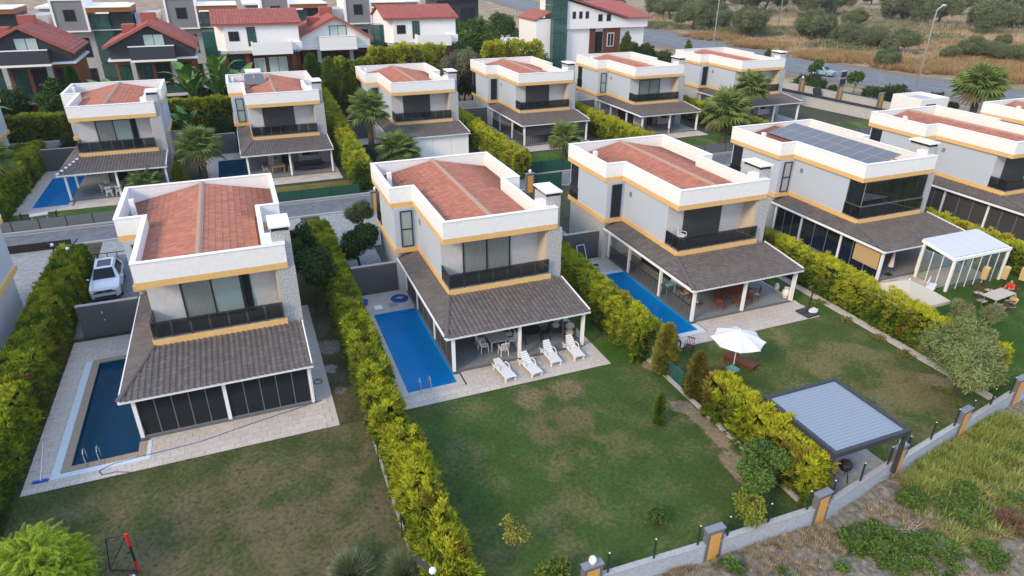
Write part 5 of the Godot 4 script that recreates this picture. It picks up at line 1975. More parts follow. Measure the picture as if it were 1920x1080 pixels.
	poly_sheet("lawn", [Vector2(35.3, -28.2), Vector2(51.7, -28.2), Vector2(51.7, -20), Vector2(35.3, -17.3)], 0.0, lm, r)
	poly_sheet("lawn", [Vector2(49.2, -37.5), Vector2(51.7, -37.5), Vector2(51.7, -28.2), Vector2(49.2, -28.2)], 0.0, lm, r)
	poly_sheet("lawn", [Vector2(53.0, -29), Vector2(70, -29), Vector2(70, -21.3), Vector2(53.0, -20.2)], 0.0, lm, r)
	# back row strips of lawn between the far decks and the street
	for q in [[-20.3, -8.0, 0.045, 0.1, 0.0], [-4.5, 9.0, 0.12, 0.11, 0.4], [11.5, 24.5, 0.05, 0.1, 0.1], [26.8, 40.2, 0.045, 0.12, -0.1], [42.5, 56.0, 0.05, 0.1, 0.1], [58, 84, 0.05, 0.09, 0.2]]:
		var rr = Rect2(q[0], -65.4, q[1] - q[0], 3.9)
		sheet("lawn", q[0], q[1], -65.3 if q[0] < 10 else -68.0, -61.5, 0.0, lawn_mat(rr, Color(q[2], q[3], 0.02), Color(0.16, 0.13, 0.06), Color(0.25, 0.2, 0.13), [], q[4], int(q[0]) + 60))
	# streets and hard standing
	sheet("street", -70, 92, -61.0, -57.6, 0.0, M.asphalt)
	sheet("kerb", -70, 92, -57.6, -57.42, 0.1, M.kerb, [], 0.16)
	sheet("kerb", -70, 92, -61.2, -61.0, 0.1, M.kerb, [], 0.16)
	sheet("street_line", -70, 92, -60.75, -60.63, 0.005, M.kerb)
	sheet("parking_pad", -11.8, -7.5, -57.4, -42.2, 0.0, M.pad_dark)
	sheet("pavement", -11.8, 3.3, -57.4, -54.6, 0.006, M.pad)
	sheet("parking_pad", -19.5, -13.8, -57.4, -40.0, 0.0, M.pad)
	sheet("parking_pad", 4.9, 8.2, -57.4, -46.5, 0.0, M.pad)
	sheet("pavement", 4.95, 19.2, -57.4, -50.2, 0.006, M.pad)
	sheet("parking_pad", 20.8, 24.0, -57.4, -44.0, 0.0, M.pad)
	for q in [[-18.4, 1.3], [10.0, 0.0], [26.5, 0.0], [42, 0.0], [58, 0.0]]:
		sheet("back_terrace", q[0], q[0] + 9.0, -92, -79.5, 0.004, M.pad)
	# plank path along the right side of the third garden
	var path = sheet("garden_path", 34.62, 35.28, -37.5, -17.6, 0.01, M.joint)
	for i in 28:
		var o := MeshInstance3D.new()
		o.name = numbered(path, "paving_slab")
		o.mesh = SH.unit
		o.material_override = M["paver%d" % (i % 4)]
		o.transform = Transform3D(Basis.from_scale(Vector3(0.62, 0.05, 0.67)), Vector3(34.95, 0.02, -37.1 + i * 0.7))
		path.add_child(o, true)
	# decks and pools
	deck(-6.2, 0, -34.12, -5.35, 8.28, true)
	deck(9.53, 0, -34.12, -4.35, 8.0, true)
	deck(25.43, 0, -34.11, -4.7, 7.75, true)
	deck(41.68, 0, -34.36, -4.9, 8.0, false)
	deck(-14.62, 1, -71.23, -5.0, 7.7, false)
	deck(0.53, 1, -72.18, -4.8, 7.9, false)
	deck(15.49, 1, -73.64, -4.4, 7.7, false)
	deck(30.81, 1, -74.7, -4.4, 7.7, false)
	deck(46.35, 1, -74.29, -4.4, 7.7, false)
	deck(62.81, 1, -74.44, -4.4, 7.7, false)
	pool(-6.2, 0, -34.12, "dark navy swimming pool with a white overflow channel beside the leftmost near villa", true, M.coping_tan, true, true)
	pool(9.53, 0, -34.12, "bright blue swimming pool left of the loungers and the middle villa's porch", false, M.coping, false, true)
	pool(25.43, 0, -34.11, "deep blue swimming pool behind the tall hedge near the white parasol", false, M.coping_white, false, false)
	pool(41.68, 0, -34.36, "swimming pool of the villa with solar panels, hidden by the long hedge", false, M.coping, false, false)
	pool(-14.62, 1, -71.23, "light blue swimming pool of the far left villa across the street", false, M.coping, false, false)
	pool(0.53, 1, -72.18, "dark blue swimming pool beside the villa with the roof water heater", true, M.coping, false, false)
	pool(15.49, 1, -73.64, "small navy swimming pool behind the tall palm, beside the white walled porch", true, M.coping, false, false)
	pool(30.81, 1, -74.7, "blue swimming pool below the far villa with dark porch screens", false, M.coping_white, false, false)
	pool(46.35, 1, -74.29, "swimming pool behind the yellow hedge of the fifth far villa", false, M.coping, false, false)
	pool(62.81, 1, -74.44, "swimming pool of the farthest villa on the right of the back row", false, M.coping, false, false)
	# main road
	var pts = [Vector2(140, -30), Vector2(124, -50), Vector2(114, -72), Vector2(108, -95), Vector2(107, -125), Vector2(109, -160), Vector2(114, -210), Vector2(122, -280), Vector2(132, -350), Vector2(160, -500), Vector2(230, -800)]
	for layer in [["road_verge", 11.5, 0.0, M.dirt], ["road", 7.5, 0.05, M.road], ["road_line", 0.08, 0.056, M.kerb]]:
		b = MB.new()
		var prev = []
		for i in pts.size():
			var d = (pts[mini(i + 1, pts.size() - 1)] - pts[maxi(i - 1, 0)]).normalized()
			var nrm = Vector2(-d.y, d.x) * layer[1]
			var y = gy(pts[i].y) + layer[2]
			var cur = [Vector3(pts[i].x + nrm.x, y, pts[i].y + nrm.y), Vector3(pts[i].x - nrm.x, y, pts[i].y - nrm.y)]
			if prev: b.quad(prev[0], cur[0], cur[1], prev[1], Vector3.UP)
			prev = cur
		struct(layer[0], b, layer[3])

func build_villas():
	villa(-6.2, 0, -34.12, "near left villa with black glass porch front beside the navy pool", {"single": 300, "door": "wide", "front": "glass", "left": "glass"})
	villa(9.53, 0, -34.12, "middle villa with grey side screens and four white loungers before its porch", {"single": 300, "door": "mixed", "left": "screens"})
	villa(25.43, 0, -34.11, "villa with open porch and dark shutter beside the white parasol lawn", {"single": 300, "door": "shutter", "left": "railing", "return": "dark"})
	var s = villa(41.68, 0, -34.36, "villa with solar panels on its roof and glazed balcony", {"single": 0, "roof": "solar", "door": "wide", "glazed": true, "left": "glass", "return": "slate"})
	villa(58.71, 0, -34.9, "red roofed villa at the right edge beyond the solar panel villa", {"single": 0, "door": "shutter", "left": "screens", "front": "dark"})
	villa(73.8, 0, -34.4, "villa of which only the white back parapet shows at the right edge", {"single": 0, "door": "shutter", "left": "screens"})
	villa(-22.1, 0, -34.1, "villa cut off by the left edge, beyond the near left hedge", {"single": 0, "door": "wide"})
	villa(-14.62, 1, -71.23, "far left villa across the street with a wide grey porch roof", {"single": 0, "door": "wide", "left": "open", "white_hip": true})
	villa(0.53, 1, -72.18, "far villa with a solar water heater on its red roof", {"single": 0, "door": "shutter", "left": "open"})
	villa(15.49, 1, -73.64, "far villa whose porch is walled in white behind two palms", {"single": 0, "door": "shutter", "front": "white", "return": "dark"})
	villa(30.81, 1, -74.7, "far villa with dark roll screens above a blue pool and green lawn", {"single": 0, "door": "shutter", "front": "dark", "left": "railing", "return": "dark"})
	villa(46.35, 1, -74.29, "far villa with curtained balcony door, second from the right in the back row", {"single": 0, "door": "curtain", "left": "railing"})
	villa(62.81, 1, -74.44, "farthest villa on the right of the back row, behind two palms", {"single": 0, "door": "shutter", "left": "open", "return": "dark"})
	villa(-30.1, 1, -71.0, "villa at the left edge across the street, mostly out of the picture", {"single": 0, "door": "shutter"})
	var r = thing("solar_array", "grey blue solar panels in two rows on a villa roof", "solar panels", Vector3(41.68 + 3.05, 7.5, -34.36 - 0.6), 0.0)
	var ang = atan(0.23)
	for row in 2:
		for i in 9:
			var o := MeshInstance3D.new()
			o.name = numbered(r, "solar_panel")
			var b := MB.new()
			b.box(-0.7, 0.7, -0.02, 0.02, -0.6, 0.6)
			o.mesh = b.mesh()
			o.material_override = M.panel
			var d = 0.55 - 1.46 * row - 0.3
			o.transform = Transform3D(Basis(Vector3.BACK, ang * (1.0 if d < 0.4 else 0.2)), Vector3(d * cos(ang), 0.16 + d * sin(ang) * (1.0 if d < 0 else 0.0), -0.6 - i * 1.24))
			r.add_child(o, true)
			b = MB.new()
			b.box(-0.73, 0.73, -0.04, 0.028, -0.62, -0.602)
			b.box(-0.73, 0.73, -0.04, 0.028, 0.602, 0.62)
			b.box(-0.73, -0.702, -0.04, 0.028, -0.6, 0.6)
			b.box(0.702, 0.73, -0.04, 0.028, -0.6, 0.6)
			put("panel_frame", b, M.steel, o)
	r = thing("water_heater", "solar water heater with a white tank above two dark collectors", "water heater", Vector3(0.53 + 1.4, 8.2, -72.18 - 8.6), 0.0)
	var b2 := MB.new()
	b2.tube(Vector3(-0.8, 1.15, -0.6), Vector3(0.8, 1.15, -0.6), 0.32, 0.32, 16)
	put("tank", b2, M.trim, r)
	for x in [-1.0, 0.04]:
		b2 = MB.new()
		b2.hexa([Vector3(x, 0.0, 1.2), Vector3(x + 0.96, 0.0, 1.2), Vector3(x + 0.96, 0.85, -0.4), Vector3(x, 0.85, -0.4), Vector3(x, 0.1, 1.24), Vector3(x + 0.96, 0.1, 1.24), Vector3(x + 0.96, 0.95, -0.36), Vector3(x, 0.95, -0.36)], Vector3(x + 0.48, 0.45, 0.4))
		put("collector", b2, M.panel, r)
	b2 = MB.new()
	for x in [-1.1, 1.1]:
		b2.bar(Vector3(x, -0.6, -0.6), Vector3(x, 1.5, -0.6), 0.06)
		b2.bar(Vector3(x, 1.5, -0.6), Vector3(x * 0.75, 1.5, -0.6), 0.06)
		b2.bar(Vector3(x, -0.2, 1.2), Vector3(x, 0.9, -0.5), 0.05)
	put("stand", b2, M.steel, r)

func build_far():
	gable_house(-8.9, -98, "dark gabled house with red roof and charcoal balcony, behind the banana plants", M.charcoal, M.orange_panel)
	gable_house(-22.4, -98, "dark gabled house with red roof at the far left edge", M.charcoal, M.orange_panel)
	gable_house(14.2, -102, "white gabled house with a red roof between the two white red roofed houses", M.white, M.brick)
	white_house(-1.2, -100, "white house with red roof and white balcony above the palms on the left")
	white_house(21.6, -102, "white house with red roof and white balcony near the big trees")
	grey_block(-23.3, -122, "grey house with white framed panel above the leftmost gabled roofs")
	grey_block(-8.3, -122, "grey house with white framed panel left of the white house")
	grey_block(5.6, -122, "grey house just behind the left white house")
	grey_block(18.8, -122, "grey house with white framed panel left of the right white house")
	grey_block(-38.2, -122, "grey house at the far top left corner")
	var o = thing("dark_house", "dark flat roofed house beside the road at the top", "house", Vector3(36.5, 1, -128), 0.0)
	var b := MB.new()
	b.box(0, 8, 0, 12.5, -8, 0)
	put("wall", b, M.charcoal, o)
	b = MB.new()
	b.box(-0.5, 8.5, 12.501, 12.8, -8.5, 0.8)
	put("roof", b, M.grey_metal, o)
	for k in 3:
		win(o, 0.8, 3.4, 1.0 + k * 3.8, 3.6 + k * 3.8, 0.0, M.dark_frame)
		win(o, 4.4, 7.4, 1.0 + k * 3.8, 3.6 + k * 3.8, 0.0, M.dark_frame)
	for k in 3:
		o = thing("terrace_house", ["pale flat roofed house at the top edge left of the dark house", "grey flat roofed house at the top edge behind the white house", "pale flat roofed house at the top left edge"][k], "house", Vector3([25.0, 4.0, -30.0][k], 1, -148), 0.0)
		b = MB.new()
		b.box(0, 13, 0, 11.0, -9, 0)
		put("wall", b, M.light_grey if k != 1 else M.grey_panel, o)
		b = MB.new()
		b.box(-0.4, 13.4, 11.001, 11.3, -9.4, 0.8)
		put("roof", b, M.white, o)
		for j in 3:
			for i in 4:
				win(o, 0.8 + i * 3.1, 2.8 + i * 3.1, 1.0 + j * 3.4, 3.2 + j * 3.4, 0.0, M.dark_frame)
	glass_tower_house(49.6, -106, "white house with a green glass stair tower and red roof beside the road")
	o = thing("garden_shed", "small dark red shed with a white flat roof among trees", "shed", Vector3(46.0, 1, -128), 0.0)
	b = MB.new()
	b.box(0, 6, 0, 4.2, -5, 0)
	put("wall", b, M.brick, o)
	b = MB.new()
	b.hexa([Vector3(-0.3, 4.201, 0.4), Vector3(8.5, 4.201, 0.4), Vector3(8.5, 4.8, -5.4), Vector3(-0.3, 4.8, -5.4), Vector3(-0.3, 4.4, 0.4), Vector3(8.5, 4.4, 0.4), Vector3(8.5, 5.0, -5.4), Vector3(-0.3, 5.0, -5.4)], Vector3(4, 4.6, -2.5))
	put("roof", b, M.white, o)
	b = MB.new()
	b.box(6.001, 8.2, 0, 4.2, -5, -0.3)
	put("side_wall", b, M.white, o)
	o = thing("gatehouse", "low white flat roofed building behind the right palm", "building", Vector3(84.0, 0.9, -63.5), 0.0)
	b = MB.new()
	b.ring([Vector2(0, 0), Vector2(5.2, 0), Vector2(5.2, -4.5), Vector2(0, -4.5)], 0.25, 0.0, 3.3)
	put("wall", b, M.white, o)
	b = MB.new()
	b.box(0.25, 4.95, 2.7, 2.9, -4.25, -0.25)
	put("roof", b, M.light_grey, o)
	win(o, 1.0, 2.8, 1.0, 2.6, 0.0, M.dark_frame)

func build_walls():
	# shower walls at the head of each pool
	shower_wall(-11.05, -7.75, -42.2, 0, 2.15, "dark grey shower wall with a chrome shower head behind the navy pool", true)
	shower_wall(5.2, 8.35, -41.9, 0, 2.1, "dark grey shower wall behind the bright blue pool with a blue hose", false)
	shower_wall(21.2, 24.3, -42.1, 0, 2.1, "dark grey shower wall behind the third pool's folding frames", false)
	shower_wall(-19.3, -15.9, -78.9, 1, 2.2, "dark grey shower wall behind the far left light blue pool", false)
	shower_wall(-4.2, -1.0, -79.8, 1, 2.2, "dark grey shower wall behind the far pool near the short palm", false)
	shower_wall(11.2, 14.2, -81.5, 1, 2.2, "dark grey shower wall left of the white walled porch", false)
	shower_wall(26.2, 29.6, -82.4, 1, 2.4, "dark grey shower wall left of the far dark screened porch", false)
	shower_wall(41.6, 45.2, -82.2, 1, 2.4, "dark grey shower wall left of the second last far villa", false)
	# boundary wall in front, its pillars and posts
	var line = [Vector3(4.5, 0, -14.95), Vector3(9.3, 0, -14.95), Vector3(14.6, 0, -14.75), Vector3(20.0, 0, -14.65), Vector3(25.5, 0, -15.6), Vector3(30.9, 0, -16.45), Vector3(36.2, 0, -17.3), Vector3(48, 0, -19.2)]
	var names = ["leaning out of the bottom edge", "left of the orange panel pillar", "between the two foreground pillars", "below the pergola", "right of the pergola", "below the olive tree", "at the right edge"]
	for i in line.size() - 1:
		long_wall("boundary_wall", "blue grey boundary wall section " + names[i], line[i] + Vector3(0.28, 0, 0), line[i + 1] - Vector3(0.28, 0, 0), 0.42, 0.2, M.bluegrey, M.kerb)
	var pl = ["grey pillar with orange panel and globe lamp cut by the bottom edge", "grey pillar with orange panel left of the yellow shrub", "grey pillar with orange panel at the near end of the yellow hedge", "grey pillar with orange panel and white globe beside the pergola", "grey pillar with orange panel below the olive tree", "grey pillar with orange panel at the right edge"]
	for i in 6:
		gate_pillar(pl[i], line[i + 1], [1.15, 1.12, 1.15, 1.2, 1.2, 1.2][i], 0.78, i == 0 or i == 3, [0.0, 0.0, 0.08, 0.16, 0.16, 0.16][i])
	var count = 0
	for i in range(1, 7):
		var a = line[i]
		var c = line[i + 1]
		for k in 3 if i < 6 else 5:
			var t = [0.13, 0.5, 0.87][k] if i < 6 else (k + 0.5) / 5.0
			var p = a.lerp(c, t) + Vector3(0, 0.472, -0.02)
			var r = thing("fence_post", "dark green post with white cap, %s on the wall %s" % [["first", "second", "third", "fourth", "fifth"][k], names[i]], "fence post", p, 0.0, "dark posts on the boundary wall")
			var b := MB.new()
			b.box(-0.03, 0.03, 0, 1.0, -0.03, 0.03)
			put("post", b, M.fence_green, r)
			b = MB.new()
			b.ball(Vector3(0, 1.0, 0), Vector3(0.034, 0.03, 0.034), 8, 5)
			put("cap", b, M.lamp_glass, r)
	# low wall and posts at the foot of the hedges
	long_wall("hedge_kerb", "low pale kerb wall left of the middle lawn's hedge", Vector3(3.42, 0, -28.2), Vector3(3.42, 0, -16), 0.12, 0.12, M.kerb, null)
	long_wall("hedge_kerb", "low pale kerb wall at the gap in the right hedge", Vector3(19.72, 0, -28.5), Vector3(19.72, 0, -15.5), 0.2, 0.14, M.kerb, null)
	for k in 5:
		var r = thing("fence_post", "thin dark fence post at the foot of the middle hedge, %s from the bottom" % ["first", "second", "third", "fourth", "fifth"][k], "fence post", Vector3(3.3, 0, -17.5 - k * 2.3), 0.0, "fence posts along the middle hedge")
		var b := MB.new()
		b.box(-0.025, 0.025, 0, 1.25, -0.025, 0.025)
		put("post", b, M.fence_green, r)
	panel_fence("mesh_fence", "green mesh fence in the gap of the right hedge", Vector3(19.75, 0.2, -28.6), Vector3(19.75, 0.2, -24.2), 1.0, 3, M.glass_green, M.fence_green, false)
	# fences and walls along the street
	panel_fence("mesh_fence", "grey mesh panel fence across the street on the left", Vector3(-20.5, 0.55, -61.35), Vector3(-9.0, 0.55, -61.35), 1.15, 6, M.mesh_grey, M.dark_frame, true)
	panel_fence("mesh_fence", "green mesh fence across the street behind the near left villa", Vector3(-4.0, 0.55, -61.4), Vector3(9.2, 0.55, -61.4), 1.2, 5, M.mesh_green, M.fence_green, true)
	panel_fence("mesh_fence", "green mesh fence across the street right of the orange panel pillar", Vector3(25.6, 0.55, -61.35), Vector3(40.0, 0.55, -61.35), 1.5, 6, M.mesh_green, M.fence_green, true)
	panel_fence("mesh_fence", "dark mesh fence across the street by the right palms", Vector3(42.5, 0.55, -61.35), Vector3(83, 0.55, -61.35), 1.3, 14, M.mesh_grey, M.dark_frame, true)
	gate_pillar("dark pillar with orange panel by the street left of the middle villa", Vector3(9.9, 0.2, -57.0), 2.1, 0.85, true)
	gate_pillar("dark pillar with orange panel by the street right of the middle villa's roof", Vector3(24.8, 0.2, -57.0), 2.1, 0.85, true)
	panel_fence("street_gate", "green sliding gate beside the street pillar right of the middle villa", Vector3(25.3, 0.2, -57.1), Vector3(28.2, 0.2, -57.1), 1.9, 2, M.mesh_green, M.fence_green, false)
	panel_fence("driveway_gate", "black gate by the street at the left edge", Vector3(-19.0, 0.15, -57.2), Vector3(-13.9, 0.15, -57.2), 1.0, 3, M.black, M.black, false)
	var gt = thing("iron_gate", "black gate of crossed bars behind the parked white car", "gate", Vector3(-12.0, 0.05, -53.0), 0.0)
	for i in 14:
		var b := MB.new()
		b.bar(Vector3(i * 0.32, 0.05, 0), Vector3(i * 0.32 + 0.2 * (1 if i % 2 else -1), 1.15, 0), 0.03)
		put("bar", b, M.dark, gt)
	var bb := MB.new()
	bb.bar(Vector3(-0.1, 1.17, 0), Vector3(4.3, 1.17, 0), 0.05)
	bb.bar(Vector3(-0.1, 0.05, 0), Vector3(4.3, 0.05, 0), 0.05)
	put("frame", bb, M.dark, gt)
	# right hand side: wall along the road with pillars
	long_wall("roadside_wall", "long grey wall along the road behind the right palms", Vector3(83.0, 1, -100), Vector3(86.6, 1, -66), 1.5, 0.25, M.light_grey, M.kerb)
	panel_fence("dark_fence", "long dark fence in front of the roadside wall", Vector3(79.5, 0.95, -90), Vector3(82.2, 0.9, -66), 1.5, 9, M.charcoal, M.dark_frame, false)
	long_wall("garden_wall", "pale wall below the dark roadside fence", Vector3(77.5, 0.9, -88), Vector3(80.8, 0.9, -66), 1.4, 0.25, M.light_grey, M.kerb)
	for q in [[83.6, -84.5, "orange panel pillar nearest the farthest villa on the road wall"], [84.4, -77.5, "orange panel pillar with a dark sign box on top by the road"], [85.2, -70.8, "short orange panel pillar right of the sign box by the road"]]:
		gate_pillar(q[2], Vector3(q[0], 1.0, q[1]), 2.7, 1.1, q[1] < -80, 0.2)
	var r2 = thing("sign_box", "black sign box with two dark panels standing on an orange pillar", "sign", Vector3(84.4, 3.78, -77.5), 0.2)
	for k in 2:
		var b := MB.new()
		b.box(-0.75, 0.75, 0.02 + k * 1.05, 1.02 + k * 1.05, -0.12, 0.12)
		var p = put("frame", b, M.steel, r2)
		b = MB.new()
		b.box(-0.65, 0.65, 0.1 + k * 1.05, 0.94 + k * 1.05, 0.1205, 0.135)
		put("panel", b, M.black, p)
	r2 = thing("notice_board", "dark blank board leaning by the roadside wall", "board", Vector3(83.0, 0.95, -80.5), 0.2)
	bb = MB.new()
	bb.hexa([Vector3(-1, 0.4, 0.3), Vector3(1, 0.4, 0.3), Vector3(1, 0.4, 0.4), Vector3(-1, 0.4, 0.4), Vector3(-1, 2.1, -0.2), Vector3(1, 2.1, -0.2), Vector3(1, 2.1, -0.1), Vector3(-1, 2.1, -0.1)], Vector3(0, 1.2, 0.1))
	put("board", bb, M.black, r2)
	bb = MB.new()
	bb.bar(Vector3(-0.8, 0, 0.3), Vector3(-0.8, 1.6, -0.1), 0.07)
	bb.bar(Vector3(0.8, 0, 0.3), Vector3(0.8, 1.6, -0.1), 0.07)
	put("legs", bb, M.dark, r2)
	# walls behind the back row
	for q in [[-30.0, -18.0, -86.0, "pale retaining wall under the far left hedge"], [-8.5, 3.0, -86.5, "pale retaining wall under the hedge left of the water heater villa"], [9.0, 24.0, -90.5, "pale wall behind the white walled porch villa"], [24.5, 40.0, -91.5, "pale wall left of the olive tree behind the back row"], [40.5, 70.0, -92.5, "pale wall behind the right half of the back row"]]:
		long_wall("garden_wall", q[3], Vector3(q[0], 1, q[2]), Vector3(q[1], 1, q[2]), 1.5, 0.25, M.light_grey, null)

func build_plants():
	var G0 = Color(0.04, 0.085, 0.012)
	# hedges
	hedge(-13.7, -11.85, -52.5, -16.0, 2.25, "long dense hedge at the left edge of the navy pool plot", 0.42, 34)
	hedge(3.5, 4.95, -51.0, -28.5, 2.3, "tall hedge between the navy pool villa and the bright blue pool", 0.48, 40)
	hedge(3.55, 4.85, -28.4, -25.6, 1.9, "shaggy yellow hedge part at the corner of the middle deck", 0.72, 42, 0.28)
	hedge(3.75, 4.7, -25.5, -24.3, 1.25, "brownish thin hedge part at the middle of the lawn hedge", 0.75, 42, 0.3)
	hedge(3.7, 5.1, -24.2, -16.2, 1.55, "loose golden hedge at the bottom between the two lawns", 0.85, 46, 0.34, 1.75, 1.1)
	hedge(18.9, 20.4, -47.5, -27.6, 2.25, "tall golden topped hedge between middle villa and third pool", 0.62, 40, 0.2)
	hedge(19.75, 21.05, -22.4, -15.3, 1.85, "golden hedge left of the louvred pergola", 0.85, 44, 0.32, 2.0, 1.1)
	hedge(35.35, 36.8, -40.0, -18.6, 2.1, "long golden hedge between the parasol lawn and the solar panel villa", 0.78, 34, 0.2)
	hedge(51.6, 53.0, -44.0, -21.0, 1.9, "yellow hedge at the right edge behind the white glass pavilion", 0.8, 22, 0.2)
	hedge(-20.9, -19.5, -82.0, -63.0, 2.3, "far hedge left of the light blue pool across the street", 0.5, 22)
	hedge(9.1, 10.5, -92.0, -62.0, 2.4, "far golden hedge left of the white walled porch villa", 0.6, 22, 0.25, 5.2, 1.3)
	hedge(24.6, 26.1, -86.0, -60.2, 2.3, "far golden hedge left of the screened porch and its pool", 0.75, 22, 0.2, 2.3, 1.2)
	hedge(40.4, 41.8, -86.0, -62.0, 2.3, "far golden hedge right of the screened porch", 0.75, 20, 0.2, 2.3, 1.2)
	hedge(56.5, 58.0, -86.0, -62.0, 2.3, "far hedge between the last two villas of the back row", 0.6, 16, 0.2, 2.3, 1.2)
	hedge(-28.5, -17.5, -89.0, -87.4, 3.6, "dark green hedge below the leftmost gabled house", 0.3, 16, 0.16, 3.6, 1.4)
	hedge(-8.5, 1.5, -90.0, -88.4, 4.2, "green hedge below the white house with red roof on the left", 0.5, 16, 0.16, 4.2, 1.4)
	hedge(12.5, 17.2, -94.5, -93.0, 7.2, "dark green hedge below the white gabled house", 0.35, 14, 0.3, 7.2, 1.5)
	hedge(17.5, 27.5, -95.5, -94.0, 8.4, "yellow green hedge below the right white house with red roof", 0.75, 14, 0.35, 8.4, 1.6)
	hedge(35.0, 44.0, -99.0, -97.4, 7.8, "yellow hedge behind the round olive tree", 0.85, 14, 0.35, 7.8, 1.6)
	# loose conifers
	cone("conifer_bush", "golden pointed conifer bush just left of the folding chair", "shrub", Vector3(19.9, 0, -26.2), 3.0, 0.75, 2600, Color(0.11, 0.15, 0.025), Color(0.38, 0.31, 0.06), 0.8)
	cone("conifer_bush", "smaller golden conifer bush in the gap before the pergola hedge", "shrub", Vector3(20.1, 0, -23.6), 2.6, 0.58, 1900, Color(0.055, 0.085, 0.015), Color(0.24, 0.19, 0.035), 0.8)
	cone("conifer_bush", "bright yellow small conifer by the short palm across the street", "shrub", Vector3(-6.4, 0.9, -69.5), 2.2, 0.8, 900, Color(0.12, 0.16, 0.01), Color(0.36, 0.34, 0.02), 0.9)
	cone("cypress", "dark green cypress left of the middle gabled house", "tree", Vector3(-17.5, 1, -93.0), 8.2, 1.3, 1700, Color(0.02, 0.06, 0.012), Color(0.045, 0.11, 0.016), 0.6, 1.7)
	cone("cypress", "yellow green cypress in front of the middle gabled house", "tree", Vector3(-14.5, 1, -90.5), 5.6, 1.4, 1400, Color(0.1, 0.16, 0.012), Color(0.28, 0.32, 0.02), 0.5, 1.7)
	cone("cypress", "broad pyramid conifer before the glass tower house", "tree", Vector3(60.8, 1, -101.0), 9.0, 2.7, 3200, Color(0.05, 0.09, 0.02), Color(0.19, 0.2, 0.035), 0.25, 1.7)
	cone("cypress", "small green cone tree behind the farthest villa's chimney", "tree", Vector3(88.0, 1, -98.0), 5.5, 1.5, 1000, Color(0.05, 0.11, 0.02), Color(0.13, 0.22, 0.03), 0.4, 1.7)
	cone("cypress", "yellow green cone tree left of the road lamp behind the back row", "tree", Vector3(84.0, 1, -116.0), 5.2, 1.6, 1000, Color(0.06, 0.11, 0.02), Color(0.17, 0.22, 0.03), 0.4, 1.7)
	cone("conifer_bush", "narrow young conifer alone on the middle lawn", "shrub", Vector3(17.0, 0, -22.3), 1.75, 0.26, 420, Color(0.05, 0.11, 0.014), Color(0.14, 0.21, 0.03), 0.8, 0.8)
	cone("cypress", "dark broad conifer behind the far golden hedge, nearest of three", "tree", Vector3(12.6, 1, -84.5), 7.0, 1.7, 1900, Color(0.03, 0.065, 0.014), Color(0.09, 0.15, 0.02), 0.75, 1.7)
	cone("cypress", "yellow green broad conifer behind the far golden hedge, middle of three", "tree", Vector3(10.9, 1, -87.5), 8.6, 1.6, 1900, Color(0.06, 0.11, 0.014), Color(0.2, 0.24, 0.025), 0.75, 1.7)
	cone("cypress", "dark green broad conifer behind the far golden hedge, farthest of three", "tree", Vector3(9.2, 1, -91.5), 8.6, 1.8, 1900, Color(0.03, 0.065, 0.014), Color(0.1, 0.16, 0.02), 0.75, 1.7)
	# trees among the plots
	var D0 = Color(0.018, 0.042, 0.012)
	var D1 = Color(0.05, 0.1, 0.024)
	tree("citrus_tree", "dense dark green tree by the middle villa's left wall", "tree", Vector3(6.5, 0, -46.6), 3.4, 1.55, 0.5, 12, 2600, SH.clump, D0, D1, 1.0, 0.1)
	tree("olive_tree", "small grey green tree behind the dense dark tree", "tree", Vector3(7.7, 0.2, -52.0), 3.2, 1.1, 0.8, 8, 1100, SH.needle, Color(0.05, 0.085, 0.035), Color(0.12, 0.16, 0.07))
	tree("garden_tree", "dark loose tree in the strip between the navy pool villa and the hedge", "tree", Vector3(2.5, 0, -40.8), 4.6, 1.45, 1.3, 12, 1900, SH.clump, D0, Color(0.055, 0.1, 0.022), 1.0, 0.08)
	tree("garden_tree", "small tree at the far end of the left villa's side strip", "tree", Vector3(2.4, 0, -45.5), 4.0, 1.2, 1.5, 8, 1000, SH.clump, D0, D1)
	tree("oleander_bush", "dark bush with sparse pink flowers behind the middle villa's chimney", "shrub", Vector3(20.6, 0, -48.8), 3.6, 1.5, 0.3, 10, 1800, SH.clump, D0, Color(0.05, 0.085, 0.03))
	growth("flowers", [[20.6, -48.8, 1.3, 60]], SH.clump, func(_x, _z): return 3.0, 0.25, 0.4, Color(0.4, 0.08, 0.12), Color(0.55, 0.16, 0.2), 0.2)
	tree("citrus_tree", "round leafy citrus shrub beside the golden hedge's lower end", "tree", Vector3(18.3, 0, -16.7), 2.4, 1.2, 0.4, 9, 1000, SH.clump, Color(0.04, 0.09, 0.02), Color(0.12, 0.2, 0.04), 0.8, 0.05)
	tree("garden_shrub", "yellow green leafy shrub over the boundary wall between two pillars", "shrub", Vector3(17.0, 0, -15.3), 1.4, 1.0, 0.15, 7, 420, SH.clump, Color(0.08, 0.13, 0.02), Color(0.24, 0.26, 0.04), 0.8, 0.03)
	tree("garden_shrub", "small shrub at the bottom edge left of the globe pillar", "shrub", Vector3(8.1, 0, -15.6), 0.9, 0.6, 0.1, 6, 500, SH.clump, Color(0.06, 0.1, 0.02), Color(0.16, 0.2, 0.03), 0.8, 0.03)
	tree("sapling", "thin yellow leaved sapling at the bottom of the middle lawn", "tree", Vector3(7.0, 0, -17.0), 2.2, 0.5, 1.0, 7, 90, SH.clump, Color(0.16, 0.17, 0.03), Color(0.36, 0.32, 0.07), 0.7, 0.02)
	tree("garden_shrub", "low green shrub on the lawn near the boundary wall", "shrub", Vector3(13.3, 0, -16.6), 0.6, 0.5, 0.05, 5, 260, SH.clump, Color(0.04, 0.09, 0.015), Color(0.09, 0.15, 0.03), 0.7, 0.02)
